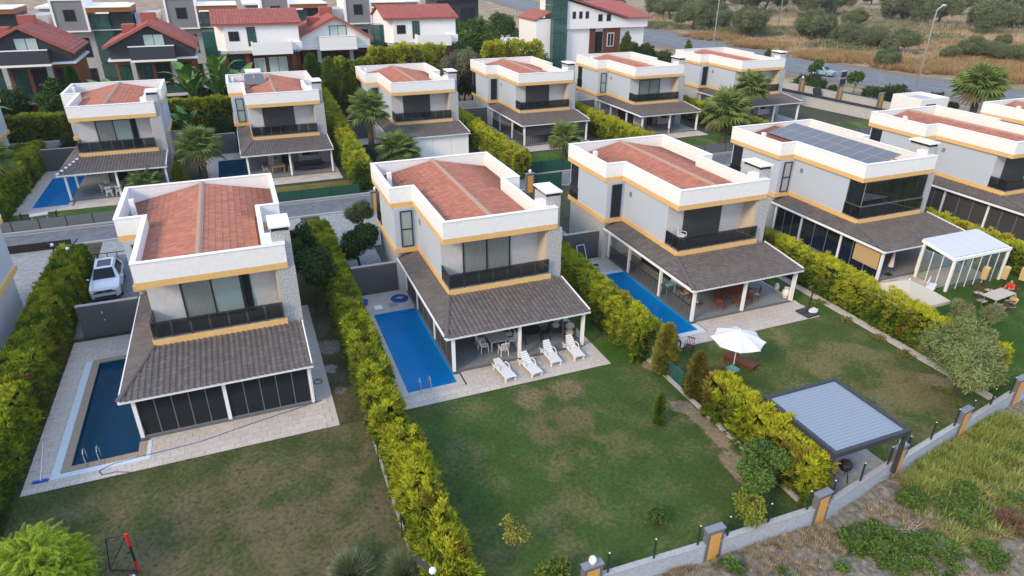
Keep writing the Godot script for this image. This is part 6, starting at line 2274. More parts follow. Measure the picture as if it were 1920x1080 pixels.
	tree("olive_tree", "large silvery olive tree by the boundary wall on the right", "tree", Vector3(33.3, 0, -18.6), 4.3, 2.6, 0.3, 16, 3600, SH.needle, Color(0.08, 0.12, 0.035), Color(0.25, 0.29, 0.115), 1.05, 0.12)
	tree("sapling", "pale thin sapling beside the beige square parasol", "tree", Vector3(39.6, 0, -23.4), 2.3, 0.65, 0.6, 6, 260, SH.needle, Color(0.13, 0.16, 0.06), Color(0.26, 0.27, 0.12), 0.9, 0.02)
	tree("sapling", "pale thin sapling in front of the guests' table", "tree", Vector3(41.4, 0, -22.7), 2.1, 0.7, 0.5, 6, 240, SH.needle, Color(0.13, 0.16, 0.07), Color(0.24, 0.26, 0.13), 0.9, 0.02)
	# willow at the bottom left
	var w = thing("willow_tree", "bright green weeping willow crown at the bottom left corner", "tree", Vector3(-9.3, 0, -21.6), 0.0)
	put("trunk", limbs(2.6, 1.6, 7, 0.12), M.trunk, w)
	var xf = []
	var cols = []
	for i in 1500:
		var a = rng.randf() * TAU
		var u = sqrt(rng.randf())
		var y = rng.randf_range(0.6, 2.9) * (1.0 - 0.4 * u * u)
		var p = Vector3(cos(a) * u * 1.35, y, sin(a) * u * 1.1)
		var sc2 = rng.randf_range(0.28, 0.62)
		xf.append(Transform3D(Basis(Vector3.UP, -a + rng.randf_range(-1.5, 1.5)) * Basis(Vector3.BACK, rng.randf_range(-0.9, 0.6)) * Basis.from_scale(Vector3(sc2, sc2, sc2)), p))
		cols.append(Color(0.15, 0.27, 0.012).lerp(Color(0.44, 0.54, 0.06), clampf(rng.randf() * 0.7 + 0.25 * y - 0.2, 0, 1)))
	scatter("crown", SH.switch, xf, cols, M.leaf, w)
	# pampas tufts
	for q in [[1.1, -18.9, "pale grass tuft at the bottom edge, left of the two"], [3.0, -18.1, "pale grass tuft at the bottom edge beside the lamp"]]:
		var r = thing("grass_tuft", q[2], "plant", Vector3(q[0], 0, q[1]), 0.0, "pale grass tufts")
		xf = []
		cols = []
		for i in 380:
			var a = rng.randf() * TAU
			var k = rng.randf()
			var p = Vector3(cos(a), 0, sin(a)) * k * 0.3
			xf.append(Transform3D(facing(Vector3(cos(a) * k * 0.9, 1, sin(a) * k * 0.9)) * Basis.from_scale(Vector3(0.7, rng.randf_range(0.9, 1.8), 0.7)), p))
			cols.append(Color(0.1, 0.14, 0.06).lerp(Color(0.26, 0.28, 0.16), rng.randf()))
		scatter("blades", SH.tuft, xf, cols, M.leaf, r)
	# palms
	palm("tall fan palm left of the white walled porch", Vector3(12.4, 1, -71.0), 6.6, 38, 1.55, 0.28)
	palm("short broad fan palm in front of the white walled porch", Vector3(14.6, 1, -68.6), 2.7, 36, 1.65, 0.3)
	palm("short fan palm between the two far left villas", Vector3(-4.4, 1, -70.8), 4.3, 38, 1.6, 0.32)
	palm("fan palm before the green lawn of the screened porch villa", Vector3(32.3, 0.6, -64.8), 3.7, 32, 1.35, 0.22)
	palm("tall fan palm left of the solar panel villa's roof", Vector3(51.1, 0.5, -61.9), 6.2, 40, 1.9, 0.3)
	palm("fan palm before the farthest villa's porch", Vector3(60.6, 1, -69.2), 6.4, 36, 1.6, 0.26)
	palm("big fan palm beside the road at the right", Vector3(94.0, 1, -63.0), 6.2, 40, 2.3, 0.4)
	palm("young fan palm at the porch corner of the far left villa", Vector3(-9.1, 0.9, -67.2), 1.9, 26, 1.25, 0.2)
	palm("fan palm with long trunk at the left edge across the street", Vector3(-20.6, 0.9, -66.4), 6.0, 40, 1.6, 0.25)
	for q in [[-2.0, -92.0, 8.6, 2.3, "big banana plant below the left white house"], [-5.2, -92.2, 7.8, 2.1, "banana plant left of the big one below the white house"], [-14.2, -91.5, 6.6, 1.9, "banana plant below the dark balcony of the middle gabled house"], [-6.0, -84.5, 3.6, 1.2, "banana plant behind the short palm between the far left villas"], [-26.8, -86.5, 6.0, 1.8, "banana plant at the far left edge"], [0.9, -91.0, 7.2, 1.9, "banana plant at the right end of the banana group"]]:
		banana(q[4], Vector3(q[0], 1, q[1]), q[2], 16, q[3])
	# trees by the back row
	tree("garden_tree", "round grey olive tree right of the white walled porch villa", "tree", Vector3(29.3, 1, -92.5), 9.2, 3.1, 1.5, 16, 3000, SH.needle, Color(0.075, 0.09, 0.05), Color(0.18, 0.19, 0.11), 1.7, 0.2)
	tree("garden_tree", "big green tree right of the right white house", "tree", Vector3(40.5, 1, -118.0), 9.5, 4.4, 1.0, 18, 3000, SH.clump, Color(0.03, 0.075, 0.016), Color(0.11, 0.18, 0.035), 2.3, 0.25)
	tree("garden_tree", "green tree beside the small shed near the road", "tree", Vector3(58.0, 1, -150.0), 8.5, 4.0, 1.0, 12, 1800, SH.clump, Color(0.03, 0.07, 0.016), Color(0.09, 0.16, 0.03), 2.3, 0.25)
	tree("garden_tree", "bright green tree left of the small shed", "tree", Vector3(50.0, 1, -140.0), 7.5, 3.4, 1.0, 12, 1500, SH.clump, Color(0.04, 0.09, 0.016), Color(0.12, 0.2, 0.03), 2.3, 0.25)
	tree("garden_tree", "dark shrub tree beside the shed's white wall", "tree", Vector3(49.0, 1, -117.0), 4.2, 2.2, 0.4, 8, 900, SH.clump, Color(0.025, 0.05, 0.016), Color(0.07, 0.1, 0.03), 2.0, 0.15)
	tree("garden_tree", "dark tree right of the pyramid conifer", "tree", Vector3(66.0, 1, -104.5), 7.4, 2.6, 0.8, 10, 1500, SH.clump, Color(0.02, 0.045, 0.016), Color(0.06, 0.1, 0.03), 1.9, 0.2)
	tree("garden_tree", "low green tree right of the glass tower house", "tree", Vector3(72.0, 1, -108.0), 5.2, 2.8, 0.4, 10, 1300, SH.clump, Color(0.03, 0.06, 0.02), Color(0.09, 0.13, 0.04), 1.9, 0.2)
	tree("garden_tree", "dark tree between the water heater villa and the white walled porch villa", "tree", Vector3(11.2, 1, -93.0), 6.0, 2.4, 0.8, 10, 1500, SH.clump, D0, D1, 1.7, 0.15)
	tree("garden_tree", "dark bush left of the white walled porch villa's back corner", "shrub", Vector3(8.0, 1, -86.0), 3.8, 1.6, 0.3, 8, 900, SH.clump, D0, D1, 1.3, 0.1)
	tree("garden_tree", "dark bush beside the shower wall between the far left villas", "shrub", Vector3(-1.6, 1, -84.0), 3.0, 1.5, 0.3, 8, 1000, SH.clump, D0, D1, 1.1, 0.1)
	tree("garden_tree", "yellow green bush left of the far left shower wall", "shrub", Vector3(-21.8, 1, -80.0), 2.6, 1.7, 0.2, 8, 1000, SH.clump, Color(0.05, 0.1, 0.012), Color(0.2, 0.24, 0.02), 1.1, 0.1)
	tree("garden_tree", "dark shrub row under the far left hedge", "shrub", Vector3(-17.5, 1, -84.5), 2.2, 1.8, 0.2, 8, 1000, SH.clump, D0, Color(0.05, 0.08, 0.02), 1.1, 0.1)
	tree("garden_tree", "bush left of the screened porch villa's shower wall", "shrub", Vector3(24.4, 1, -88.5), 4.0, 1.8, 0.4, 8, 1000, SH.clump, Color(0.03, 0.07, 0.012), Color(0.1, 0.16, 0.02), 1.5, 0.1)
	for q in [[-25.5, -95.0, 6.5, 2.4, "dark tree at the left edge before the gabled house"], [-3.4, -95.5, 5.5, 2.0, "dark tree between the gabled house and the white house"], [10.5, -97.0, 7.0, 2.2, "dark tree right of the left white house"], [20.2, -98.0, 6.0, 2.0, "dark tree left of the right white house"], [31.0, -96.5, 5.0, 2.2, "dark tree below the right white house's corner"]]:
		tree("garden_tree", q[4], "tree", Vector3(q[0], 1, q[1]), q[2], q[3], 0.5, 9, 1100, SH.clump, D0, D1, 1.9, 0.15)
	for q in [[-20.0, -93.5, 7.4, 2.0, "dark leafy tree at the right corner of the far left gabled house"], [-17.0, -90.0, 5.0, 1.8, "low leafy tree below the far left gabled house's corner"], [-9.8, -94.5, 6.2, 1.8, "leafy tree before the middle gabled house's columns"], [5.4, -95.0, 6.6, 2.0, "leafy tree before the left white house's brick wall"], [17.0, -97.5, 7.6, 2.2, "leafy tree before the white gabled house"], [33.5, -100.0, 7.6, 2.4, "leafy tree right of the right white house's balcony"], [46.5, -104.0, 6.4, 2.4, "leafy tree left of the glass tower house's white wall"]]:
		tree("garden_tree", q[4], "tree", Vector3(q[0], 1, q[1]), q[2], q[3], 0.4, 10, 1300, SH.clump, Color(0.028, 0.065, 0.014), Color(0.085, 0.145, 0.028), 1.8, 0.15)
	# street trees and bushes along the road
	for q in [[93.5, -92.0, 4.6, "first slim street tree along the roadside wall"], [90.5, -80.5, 4.4, "second slim street tree along the roadside wall"]]:
		tree("street_tree", q[3], "tree", Vector3(q[0], 1, q[1]), q[2], 1.1, 1.2, 8, 700, SH.clump, Color(0.03, 0.08, 0.02), Color(0.1, 0.18, 0.04), 1.5, 0.08)
	var k = 0
	for q in [[90.5, -90, 2.0, 2.0], [89.5, -85.5, 1.9, 2.0], [90.2, -76.5, 2.2, 2.3], [90.4, -73.5, 3.2, 2.2], [91.0, -70.0, 2.8, 2.8], [92.5, -67.0, 2.6, 2.6], [89.0, -69.0, 2.4, 2.0]]:
		tree("roadside_bush", "dark green bush behind the roadside wall, %s from the far end" % ["first", "second", "third", "fourth", "fifth", "sixth", "seventh"][k], "shrub", Vector3(q[0], 1, q[1]), q[2], q[3], 0.1, 8, 900, SH.clump, Color(0.018, 0.045, 0.014), Color(0.06, 0.1, 0.03), 1.5, 0.08)
		k += 1
	# olive grove beyond the road: three kinds, then copies
	var kinds = []
	var ord = ["first", "second", "third", "fourth", "fifth", "sixth", "seventh", "eighth", "ninth", "tenth", "eleventh", "twelfth", "thirteenth"]
	var rows = [
		["group nearest the road", [[131, -180, 5.4], [138, -178, 4.3], [131, -155, 5.3], [140, -165, 4.5], [146, -146, 5.2], [144, -134, 4.0], [145, -127, 3.9], [124, -104, 2.4], [143, -117, 4.1], [145, -106, 2.1], [152, -106, 3.2], [154, -101, 3.1], [155, -98, 2.7]]],
		["open slope at the right", [[186, -171, 3.4], [219, -181, 7.7], [221, -169, 7.4], [207, -142, 6.8], [182, -120, 2.0], [228, -149, 6.1]]],
		["far band of the grove", [[120, -215, 6.0], [150, -225, 6.5], [144, -211, 6.2], [173, -230, 6.9], [187, -226, 6.9], [195, -224, 9.0], [199, -205, 8.2], [216, -209, 7.4], [265, -212, 9.1], [264, -194, 7.6], [322, -234, 9.1], [315, -212, 9.7]]],
		["band at the top edge", [[125, -245, 6.5], [163, -247, 7.2], [213, -271, 7.3], [240, -263, 9.0], [281, -251, 6.2], [291, -242, 8.2], [306, -238, 8.2]]]]
	for row in rows:
		var i = 0
		for p in row[1]:
			var lab = "grey green olive tree, %s from the left in the %s" % [ord[i], row[0]]
			if kinds.size() < 3:
				kinds.append(tree("olive_tree", lab, "tree", Vector3(p[0], 0.95, p[1]), p[2] * 1.5, p[2], -0.4, 22, 3600, SH.needle, Color(0.075, 0.105, 0.045), Color(0.19, 0.215, 0.11), 2.7, 0.3))
				kinds[-1].set_meta("group", "olive trees beyond the road")
				kinds[-1].set_meta("size", p[2])
			else:
				var kk = kinds[rng.randi() % 3]
				var s = p[2] / kk.get_meta("size")
				dup(kk, "olive_tree", lab, Vector3(p[0], 0.95, p[1]), rng.randf() * TAU, Vector3(s, s * rng.randf_range(0.8, 1.0), s))
			i += 1
	tree("garden_tree", "yellow green tree among the olives by the road lamp", "tree", Vector3(137, 0.95, -163), 7.5, 3.2, 1.0, 10, 1300, SH.clump, Color(0.08, 0.11, 0.02), Color(0.2, 0.23, 0.04), 2.3, 0.2)
	# dry growth on the road bank and the far slope
	var gyz = func(_x, z): return 0.95 if z < -64 else gy(z)
	growth("dry_grass", [[124, -160, 8, 1500], [123, -140, 7, 1800], [124, -118, 8, 2000], [130, -100, 9, 2500], [136, -86, 9, 2500], [148, -96, 12, 2500], [175, -108, 20, 2500], [140, -72, 8, 1500]], SH.tuft, gyz, 1.2, 2.6, Color(0.22, 0.14, 0.06), Color(0.42, 0.29, 0.14))
	growth("dry_grass", [[150, -135, 30, 1500], [180, -160, 40, 1800], [210, -130, 35, 1500], [230, -190, 50, 1500], [150, -200, 30, 1000]], SH.tuft, gyz, 1.4, 2.6, Color(0.34, 0.25, 0.14), Color(0.5, 0.39, 0.24))
	growth("scrub", [[140, -130, 9, 500], [136, -165, 9, 500], [150, -165, 14, 600], [175, -140, 16, 500], [200, -165, 20, 600], [125, -190, 9, 400], [225, -225, 40, 900], [160, -82, 10, 700], [178, -78, 12, 800], [150, -80, 6, 400], [200, -90, 16, 800]], SH.needle, gyz, 2.0, 4.0, Color(0.09, 0.115, 0.05), Color(0.2, 0.21, 0.1), 0.4, 0.8)
	# grass and weeds
	growth("grass", [[-4, -21.5, 8.0, 5200]], SH.tuft, func(_x, _z): return 0.0, 0.1, 0.18, Color(0.05, 0.075, 0.022), Color(0.15, 0.125, 0.06))
	growth("grass", [[9.0, -21.5, 4.2, 2600], [15.0, -21.5, 4.4, 2800], [18.3, -38, 1.1, 500]], SH.tuft, func(_x, _z): return 0.0, 0.08, 0.15, Color(0.05, 0.09, 0.02), Color(0.1, 0.12, 0.035))
	growth("grass", [[24, -23, 4.0, 1400], [30, -22, 4.0, 1800]], SH.tuft, func(_x, _z): return 0.0, 0.08, 0.15, Color(0.06, 0.095, 0.018), Color(0.14, 0.13, 0.05))
	growth("verge_plants", [[34.5, -29.5, 0.35, 60], [34.4, -27, 0.35, 60], [34.4, -24.5, 0.35, 60], [34.4, -22.5, 0.4, 60]], SH.clump, func(_x, _z): return 0.05, 0.5, 0.9, Color(0.08, 0.11, 0.02), Color(0.26, 0.22, 0.05))
	growth("weeds", [[21.6, -12.5, 1.25, 1300], [22.9, -11.6, 1.2, 900], [20.6, -13.2, 0.7, 320], [26.3, -12.8, 1.1, 950], [27.4, -13.4, 0.7, 350], [25.0, -10.6, 0.7, 300], [24.8, -13.9, 0.6, 260], [16.9, -12.9, 0.3, 80], [14.9, -13.9, 0.45, 180], [19.0, -12.3, 0.25, 60], [29.0, -12.0, 0.8, 200], [30.5, -14.2, 0.6, 160], [32.6, -14.4, 0.7, 180], [28.4, -15.3, 0.4, 90]], SH.clump, field_y, 0.4, 1.0, Color(0.04, 0.09, 0.018), Color(0.13, 0.21, 0.045), 0.04, 0.45)
	growth("tall_grass", [[27.6, -14.5, 1.4, 800], [29.6, -14.8, 1.4, 700], [31.8, -15.2, 1.5, 800], [29.0, -13.2, 1.6, 350], [33.5, -15.8, 1.5, 700], [26.0, -14.4, 0.8, 350], [31.5, -13.0, 1.9, 300], [25.8, -12.2, 1.6, 220]], SH.tuft, field_y, 0.5, 1.0, Color(0.11, 0.17, 0.025), Color(0.34, 0.36, 0.1))
	growth("dry_weeds", [[17.0, -13.7, 1.8, 700], [19.5, -13.6, 0.8, 350], [13.0, -14.0, 0.8, 250], [23.0, -13.2, 1.2, 260], [22.5, -10.2, 1.5, 250], [29.5, -12.2, 1.9, 700], [31.5, -14.2, 2.4, 900], [34, -14.8, 1.9, 600], [25.5, -11.8, 2.0, 500], [28, -14.0, 1.8, 450]], SH.tuft, field_y, 0.25, 0.55, Color(0.2, 0.15, 0.09), Color(0.42, 0.34, 0.22))

func build_furniture():
	suv("white sports utility car parked on the grey pad beside the near left villa", Vector3(-10.55, 0.005, -49.4), 0.05, M.car)
	suv("pale blue car driving on the road behind the farthest villa", Vector3(102.5, 1.06, -99.0), 0.25, M.car_blue)
	# middle deck
	lounger("white sun lounger nearest the pool, first from the left", Vector3(11.33, 0.05, -29.35), 0.12, 0.25, M.plastic)
	lounger("white sun lounger second from the left on the middle deck", Vector3(12.85, 0.05, -29.2), 0.12, 0.75, M.plastic)
	lounger("white sun lounger third from the left with a raised back", Vector3(14.45, 0.05, -29.85), 0.0, 0.9, M.plastic)
	lounger("white sun lounger at the right end of the row of four", Vector3(15.95, 0.05, -29.9), 0.0, 0.9, M.plastic)
	table("dining_table", "pale garden dining table under the middle villa's porch", Vector3(11.9, 0.155, -32.15), 0.0, 1.1, 1.7, M.light_grey)
	var gw = "white dining chairs round the pale table"
	var ch0 = chair("white dining chair at the near end of the pale table", Vector3(12.0, 0.155, -31.0), PI, M.plastic, M.plastic, gw)
	for q in [[11.05, -31.75, PI / 2, "white dining chair at the table's left side, nearest the lawn"], [11.05, -32.4, PI / 2, "white dining chair at the table's left side, farther in"], [12.8, -31.75, -PI / 2, "white dining chair at the table's right side, nearest the lawn"], [12.8, -32.4, -PI / 2, "white dining chair at the table's right side, farther in"], [11.9, -33.3, 0.0, "white dining chair at the far end of the pale table"]]:
		dup(ch0, "garden_chair", q[3], Vector3(q[0], 0.155, q[1]), q[2])
	table("wicker_table", "dark round wicker table under the middle villa's porch", Vector3(14.15, 0.155, -32.0), 0.0, 1.3, 1.3, M.wicker_dark, true)
	var ch1 = chair("dark wicker chair right of the round wicker table", Vector3(15.05, 0.155, -31.8), -PI / 2, M.wicker_dark, M.wicker_dark, "dark wicker chairs")
	dup(ch1, "garden_chair", "dark wicker chair behind the round wicker table", Vector3(14.15, 0.155, -33.0), 0.0)
	dup(ch1, "garden_chair", "dark wicker chair left of the round wicker table", Vector3(13.3, 0.155, -32.3), PI / 2)
	armchair("brown wicker armchair with beige cushions, farther of the two", Vector3(16.1, 0.155, -32.5), -0.5)
	armchair("brown wicker armchair with beige cushions, nearer of the two", Vector3(16.5, 0.155, -31.4), -0.5)
	var o = thing("hose_reel", "coiled blue hose lying by the head of the bright blue pool", "hose", Vector3(8.0, 0.06, -40.3), 0.0)
	var b := MB.new()
	for k in 3:
		var p = []
		for i in 17: p.append(Vector3(cos(TAU * i / 16) * (0.55 - k * 0.1), 0.04 + k * 0.05, sin(TAU * i / 16) * (0.55 - k * 0.1)))
		b.path(p, 0.045, 6)
	put("coil", b, M.blue, o)
	o = thing("blue_tub", "small blue tub on the deck corner by the shower wall", "tub", Vector3(5.6, 0.05, -40.3), 0.0)
	b = MB.new()
	b.tube(Vector3.ZERO, Vector3(0, 0.28, 0), 0.2, 0.28, 14)
	put("tub", b, M.blue, o)
	b = MB.new()
	b.tube(Vector3(0, 0.281, 0), Vector3(0, 0.31, 0), 0.3, 0.3, 14)
	put("rim", b, M.blue, o)
	for q in [[6.4, -39.55, "square pale skimmer lid on the deck above the pool"], [7.4, -39.6, "square tan skimmer lid right of the pale one"]]:
		o = thing("skimmer_lid", q[2], "lid", Vector3(q[0], 0.055, q[1]), 0.05, "skimmer lids")
		b = MB.new()
		b.box(-0.27, 0.27, 0, 0.03, -0.27, 0.27)
		put("lid", b, M.trim if q[0] < 7 else M.coping_tan, o)
		b = MB.new()
		b.box(-0.31, 0.31, -0.004, 0.012, -0.31, 0.31)
		put("frame", b, M.kerb, o)
	# near left deck
	o = thing("deck_brush", "blue broom with a long pale handle lying on the deck", "broom", Vector3(-10.9, 0.055, -28.75), 0.0)
	b = MB.new()
	b.box(-0.3, 0.3, 0, 0.07, -0.07, 0.07)
	put("brush", b, M.blue, o)
	b = MB.new()
	b.tube(Vector3(0, 0.07, 0), Vector3(-0.45, 0.05, -3.0), 0.018, 0.018, 6)
	put("handle", b, M.trim, o)
	o = thing("garden_hose", "long thin blue hose trailing over the near left deck", "hose", Vector3(0, 0.065, 0), 0.0)
	b = MB.new()
	var cv := Curve3D.new()
	for p in [[-7.3, -28.0], [-7.9, -28.25], [-8.45, -28.25], [-8.6, -28.6], [-8.0, -28.9], [-6.4, -29.0], [-4.4, -29.1], [-2.1, -29.65], [0.3, -30.15], [1.5, -30.4]]:
		cv.add_point(Vector3(p[0], 0.0, p[1]), Vector3(-0.25, 0, 0.02) if p[0] > -7 else Vector3.ZERO, Vector3(0.25, 0, -0.02) if p[0] > -7 else Vector3.ZERO)
	b.path(Array(cv.tessellate(3, 4)), 0.022, 5)
	put("hose", b, M.hose, o)
	o = thing("hose_coil", "small black hose coil at the right edge of the near left deck", "hose", Vector3(1.55, 0.06, -32.2), 0.0)
	b = MB.new()
	var pc = []
	for i in 17: pc.append(Vector3(cos(TAU * i / 16) * 0.22, 0.02, sin(TAU * i / 16) * 0.22))
	b.path(pc, 0.02, 5)
	put("coil", b, M.dark, o)
	o = thing("pool_box", "white skimmer box at the far end of the navy pool", "box", Vector3(-7.6, 0.05, -39.4), 0.0)
	b = MB.new()
	b.box(-0.6, 0.1, 0, 0.1, -0.2, 0.2)
	put("box", b, M.trim, o)
	b = MB.new()
	b.box(-0.55, 0.05, 0.101, 0.13, -0.15, 0.15)
	put("lid", b, M.blue, o)
	o = thing("green_cloth", "green cloth lying on the near left villa's balcony", "cloth", Vector3(-0.9, 3.42, -34.55), 0.3)
	b = MB.new()
	b.ball(Vector3(0, 0.06, 0), Vector3(0.42, 0.1, 0.28), 14, 6)
	b.ball(Vector3(0.25, 0.08, 0.08), Vector3(0.25, 0.11, 0.2), 12, 6)
	put("cloth", b, mat(Color(0.02, 0.3, 0.05), 0.8), o)
	# goal at the bottom left
	o = thing("football_goal", "red and black portable goal frame at the bottom left", "goal", Vector3(-6.45, 0, -21.9), 0.1)
	b = MB.new()
	b.tube(Vector3(0, 1.35, 0), Vector3(0, 1.95, 0), 0.06, 0.06, 8)
	b.tube(Vector3(0, 0.0, 0), Vector3(0, 0.55, 0), 0.06, 0.06, 8)
	put("red_sleeve", b, M.red, o)
	b = MB.new()
	b.tube(Vector3(0, 0.55, 0), Vector3(0, 1.35, 0), 0.045, 0.045, 8)
	put("post", b, M.black, o)
	b = MB.new()
	b.path([Vector3(0, 1.9, 0), Vector3(-0.7, 1.75, -0.3), Vector3(-0.95, 0.05, -0.5), Vector3(0, 0.05, 0)], 0.022, 6)
	b.path([Vector3(0, 1.9, 0), Vector3(-0.95, 0.05, -0.5)], 0.014, 6)
	put("net_frame", b, M.black, o)
	o = thing("football", "white ball at the foot of the red goal", "ball", Vector3(-6.6, 0.11, -21.55), 0.0)
	b = MB.new()
	b.ball(Vector3.ZERO, Vector3.ONE * 0.11, 14, 10)
	put("ball", b, M.plastic, o)
	b = MB.new()
	for d in [Vector3(0, 1, 0), Vector3(0.8, 0.3, 0.5), Vector3(-0.7, 0.35, 0.6), Vector3(0.1, -0.2, 1), Vector3(-0.2, 0.3, -0.9)]:
		b.tube(d.normalized() * 0.1, d.normalized() * 0.112, 0.035, 0.033, 5)
	put("patches", b, M.dark, o)
	# third plot
	parasol("parasol", "large white round parasol on the third lawn", Vector3(23.7, 0, -24.95), 2.05, 1.5, 8, M.canvas, 0.55, M.teal, 0.2)
	wood_bed("dark red wooden sun bed left of the white parasol", Vector3(22.3, 0, -24.5), 0.55)
	wood_bed("dark red wooden sun bed right of the white parasol", Vector3(24.5, 0, -25.3), 0.35)
	chair("dark wooden folding chair at the corner of the third deck", Vector3(22.4, 0.03, -27.4), -0.9, M.wood, M.wood, "wooden chairs of the third villa")
	table("side_table", "small black side table beside the folding chair", Vector3(21.8, 0.03, -27.9), 0.3, 0.5, 0.5, M.dark, true)
	table("wooden_table", "orange wood dining table under the third villa's porch", Vector3(29.3, 0.155, -31.9), 0.2, 2.0, 1.1, M.wood_orange)
	var ch2 = chair("orange wood chair left of the porch table", Vector3(27.9, 0.155, -31.8), PI / 2, M.wood_orange, M.wood_orange, "wooden chairs of the third villa")
	for q in [[28.8, -31.0, PI, "orange wood chair before the porch table, left one"], [29.7, -31.1, PI, "orange wood chair before the porch table, right one"], [28.8, -32.8, 0.0, "orange wood chair behind the porch table, left one"], [27.2, -30.9, 2.4, "orange wood armchair by the front left porch post"]]:
		dup(ch2, "garden_chair", q[3], Vector3(q[0], 0.155, q[1]), q[2])
	var ch3 = chair("dark red padded chair at the middle porch post", Vector3(30.6, 0.155, -31.4), -2.2, M.wood, M.cushion, "padded chairs of the third villa")
	dup(ch3, "garden_chair", "dark red padded chair behind the balustrade near the pool", Vector3(26.0, 0.155, -31.9), 1.2)
	dup(ch3, "garden_chair", "dark red padded chair farther in behind the pool balustrade", Vector3(26.1, 0.155, -33.2), 1.6)
	table("round_table", "green topped round table behind the pool balustrade", Vector3(25.6, 0.155, -34.4), 0.0, 0.8, 0.8, M.teal, true)
	for q in [[32.75, -30.85, 0.34, "white round pot at the right front post of the third porch"], [32.9, -31.9, 0.24, "smaller white pot with a plant at the third porch's right edge"]]:
		o = thing("white_pot", q[3], "pot", Vector3(q[0], 0.14, q[1]), 0.0, "white pots")
		b = MB.new()
		b.ball(Vector3(0, q[2], 0), Vector3(q[2] * 0.8, q[2], q[2] * 0.8), 14, 8)
		b.tube(Vector3.ZERO, Vector3(0, 0.08, 0), q[2] * 0.5, q[2] * 0.45, 12)
		put("pot", b, M.plastic, o)
		b = MB.new()
		b.tube(Vector3(0, q[2] * 1.9, 0), Vector3(0, q[2] * 2.15, 0), q[2] * 0.4, q[2] * 0.5, 12)
		put("rim", b, M.plastic, o)
	o = thing("parasol_stand", "heavy black parasol stand with bare pole on the third deck", "parasol stand", Vector3(32.6, 0.05, -28.6), 0.1)
	for q in [[-0.52, -0.52], [0.02, -0.52], [-0.52, 0.02], [0.02, 0.02]]:
		b = MB.new()
		b.box(q[0], q[0] + 0.5, 0, 0.12, q[1], q[1] + 0.5)
		put("base_plate", b, M.charcoal, o)
	b = MB.new()
	b.tube(Vector3(0, 0.1, 0), Vector3(0.25, 2.4, -0.1), 0.05, 0.045, 8)
	put("pole", b, M.dark, o)
	o = thing("folded_cover", "folded white cover lying on the black parasol stand", "cloth", Vector3(32.95, 0.17, -28.5), 0.2)
	b = MB.new()
	b.ball(Vector3(0, 0.06, 0), Vector3(0.38, 0.1, 0.28), 12, 6)
	put("cover", b, M.canvas, o)
	b = MB.new()
	b.box(-0.3, 0.3, 0.1, 0.16, -0.18, 0.18)
	put("top_fold", b, M.canvas, o)
	for q in [[22.4, -41.2, 0.15, "white framed dark folding lounger leaning at the third shower wall"], [22.9, -39.7, 1.2, "white framed dark folding lounger lying by the third pool's head"]]:
		o = thing("folding_lounger", q[3], "sun lounger", Vector3(q[0], 0.05, q[1]), q[2], "folding loungers")
		b = MB.new()
		var e = 1.3 if q[2] < 1 else 0.35
		for s in [-0.35, 0.35]: b.path([Vector3(s, 0, 0.25), Vector3(s, 0.35, 0.1), Vector3(s, e, -0.35)], 0.03, 6)
		b.path([Vector3(-0.35, e, -0.35), Vector3(0.35, e, -0.35)], 0.03, 6)
		put("frame", b, M.plastic, o)
		b = MB.new()
		b.quad(Vector3(-0.31, 0.34, 0.11), Vector3(0.31, 0.34, 0.11), Vector3(0.31, e - 0.05, -0.33), Vector3(-0.31, e - 0.05, -0.33), Vector3(0, 1, 1))
		put("fabric", b, M.charcoal, o)
	var ch4 = chair("stacked white plastic chair on the third villa's balcony, lower one", Vector3(26.6, 3.415, -34.9), 0.6, M.plastic, M.plastic, "stacked white chairs on the third balcony")
	dup(ch4, "garden_chair", "stacked white plastic chair on the third villa's balcony, upper one", Vector3(26.6, 3.63, -34.9), 0.6)
	# pergola
	o = thing("pergola", "charcoal pergola with pale louvred roof beside the golden hedge", "pergola", Vector3(23.0, 0, -17.4), 0.0)
	for q in [[-2.1, -2.05], [2.1, -2.05], [2.1, 2.05], [-2.1, 2.05]]:
		b = MB.new()
		b.box(-0.075, 0.075, 0, 2.28, -0.075, 0.075)
		put("post", b, M.charcoal, o, Vector3(q[0], 0, q[1]))
	for q in [[-2.18, 2.18, -2.2, -2.02], [-2.18, 2.18, 2.02, 2.2], [-2.18, -2.0, -2.019, 2.019], [2.0, 2.18, -2.019, 2.019]]:
		b = MB.new()
		b.box(q[0], q[1], 2.281, 2.52, q[2], q[3])
		put("beam", b, M.charcoal, o)
	for i in 22:
		b = MB.new()
		var z = -1.92 + i * 0.183
		b.hexa([Vector3(-1.99, 2.43, z - 0.09), Vector3(1.99, 2.43, z - 0.09), Vector3(1.99, 2.44, z + 0.089), Vector3(-1.99, 2.44, z + 0.089), Vector3(-1.99, 2.455, z - 0.09), Vector3(1.99, 2.455, z - 0.09), Vector3(1.99, 2.464, z + 0.089), Vector3(-1.99, 2.464, z + 0.089)], Vector3(0, 2.455, z))
		put("slat", b, M.louver, o)
	var pt = sheet("pergola_terrace", 21.1, 25.3, -19.6, -15.3, 0.008, M.pad)
	o = thing("kettle_grill", "black covered kettle grill under the pergola's near corner", "grill", Vector3(22.6, 0.01, -15.9), 0.4)
	b = MB.new()
	b.ball(Vector3(0, 0.78, 0), Vector3(0.36, 0.26, 0.3), 14, 8)
	put("bowl", b, M.black, o)
	for k in 3:
		b = MB.new()
		var a = TAU * k / 3.0
		b.bar(Vector3(cos(a) * 0.2, 0.6, sin(a) * 0.2), Vector3(cos(a) * 0.34, 0, sin(a) * 0.34), 0.035)
		put("leg", b, M.black, o)
	b = MB.new()
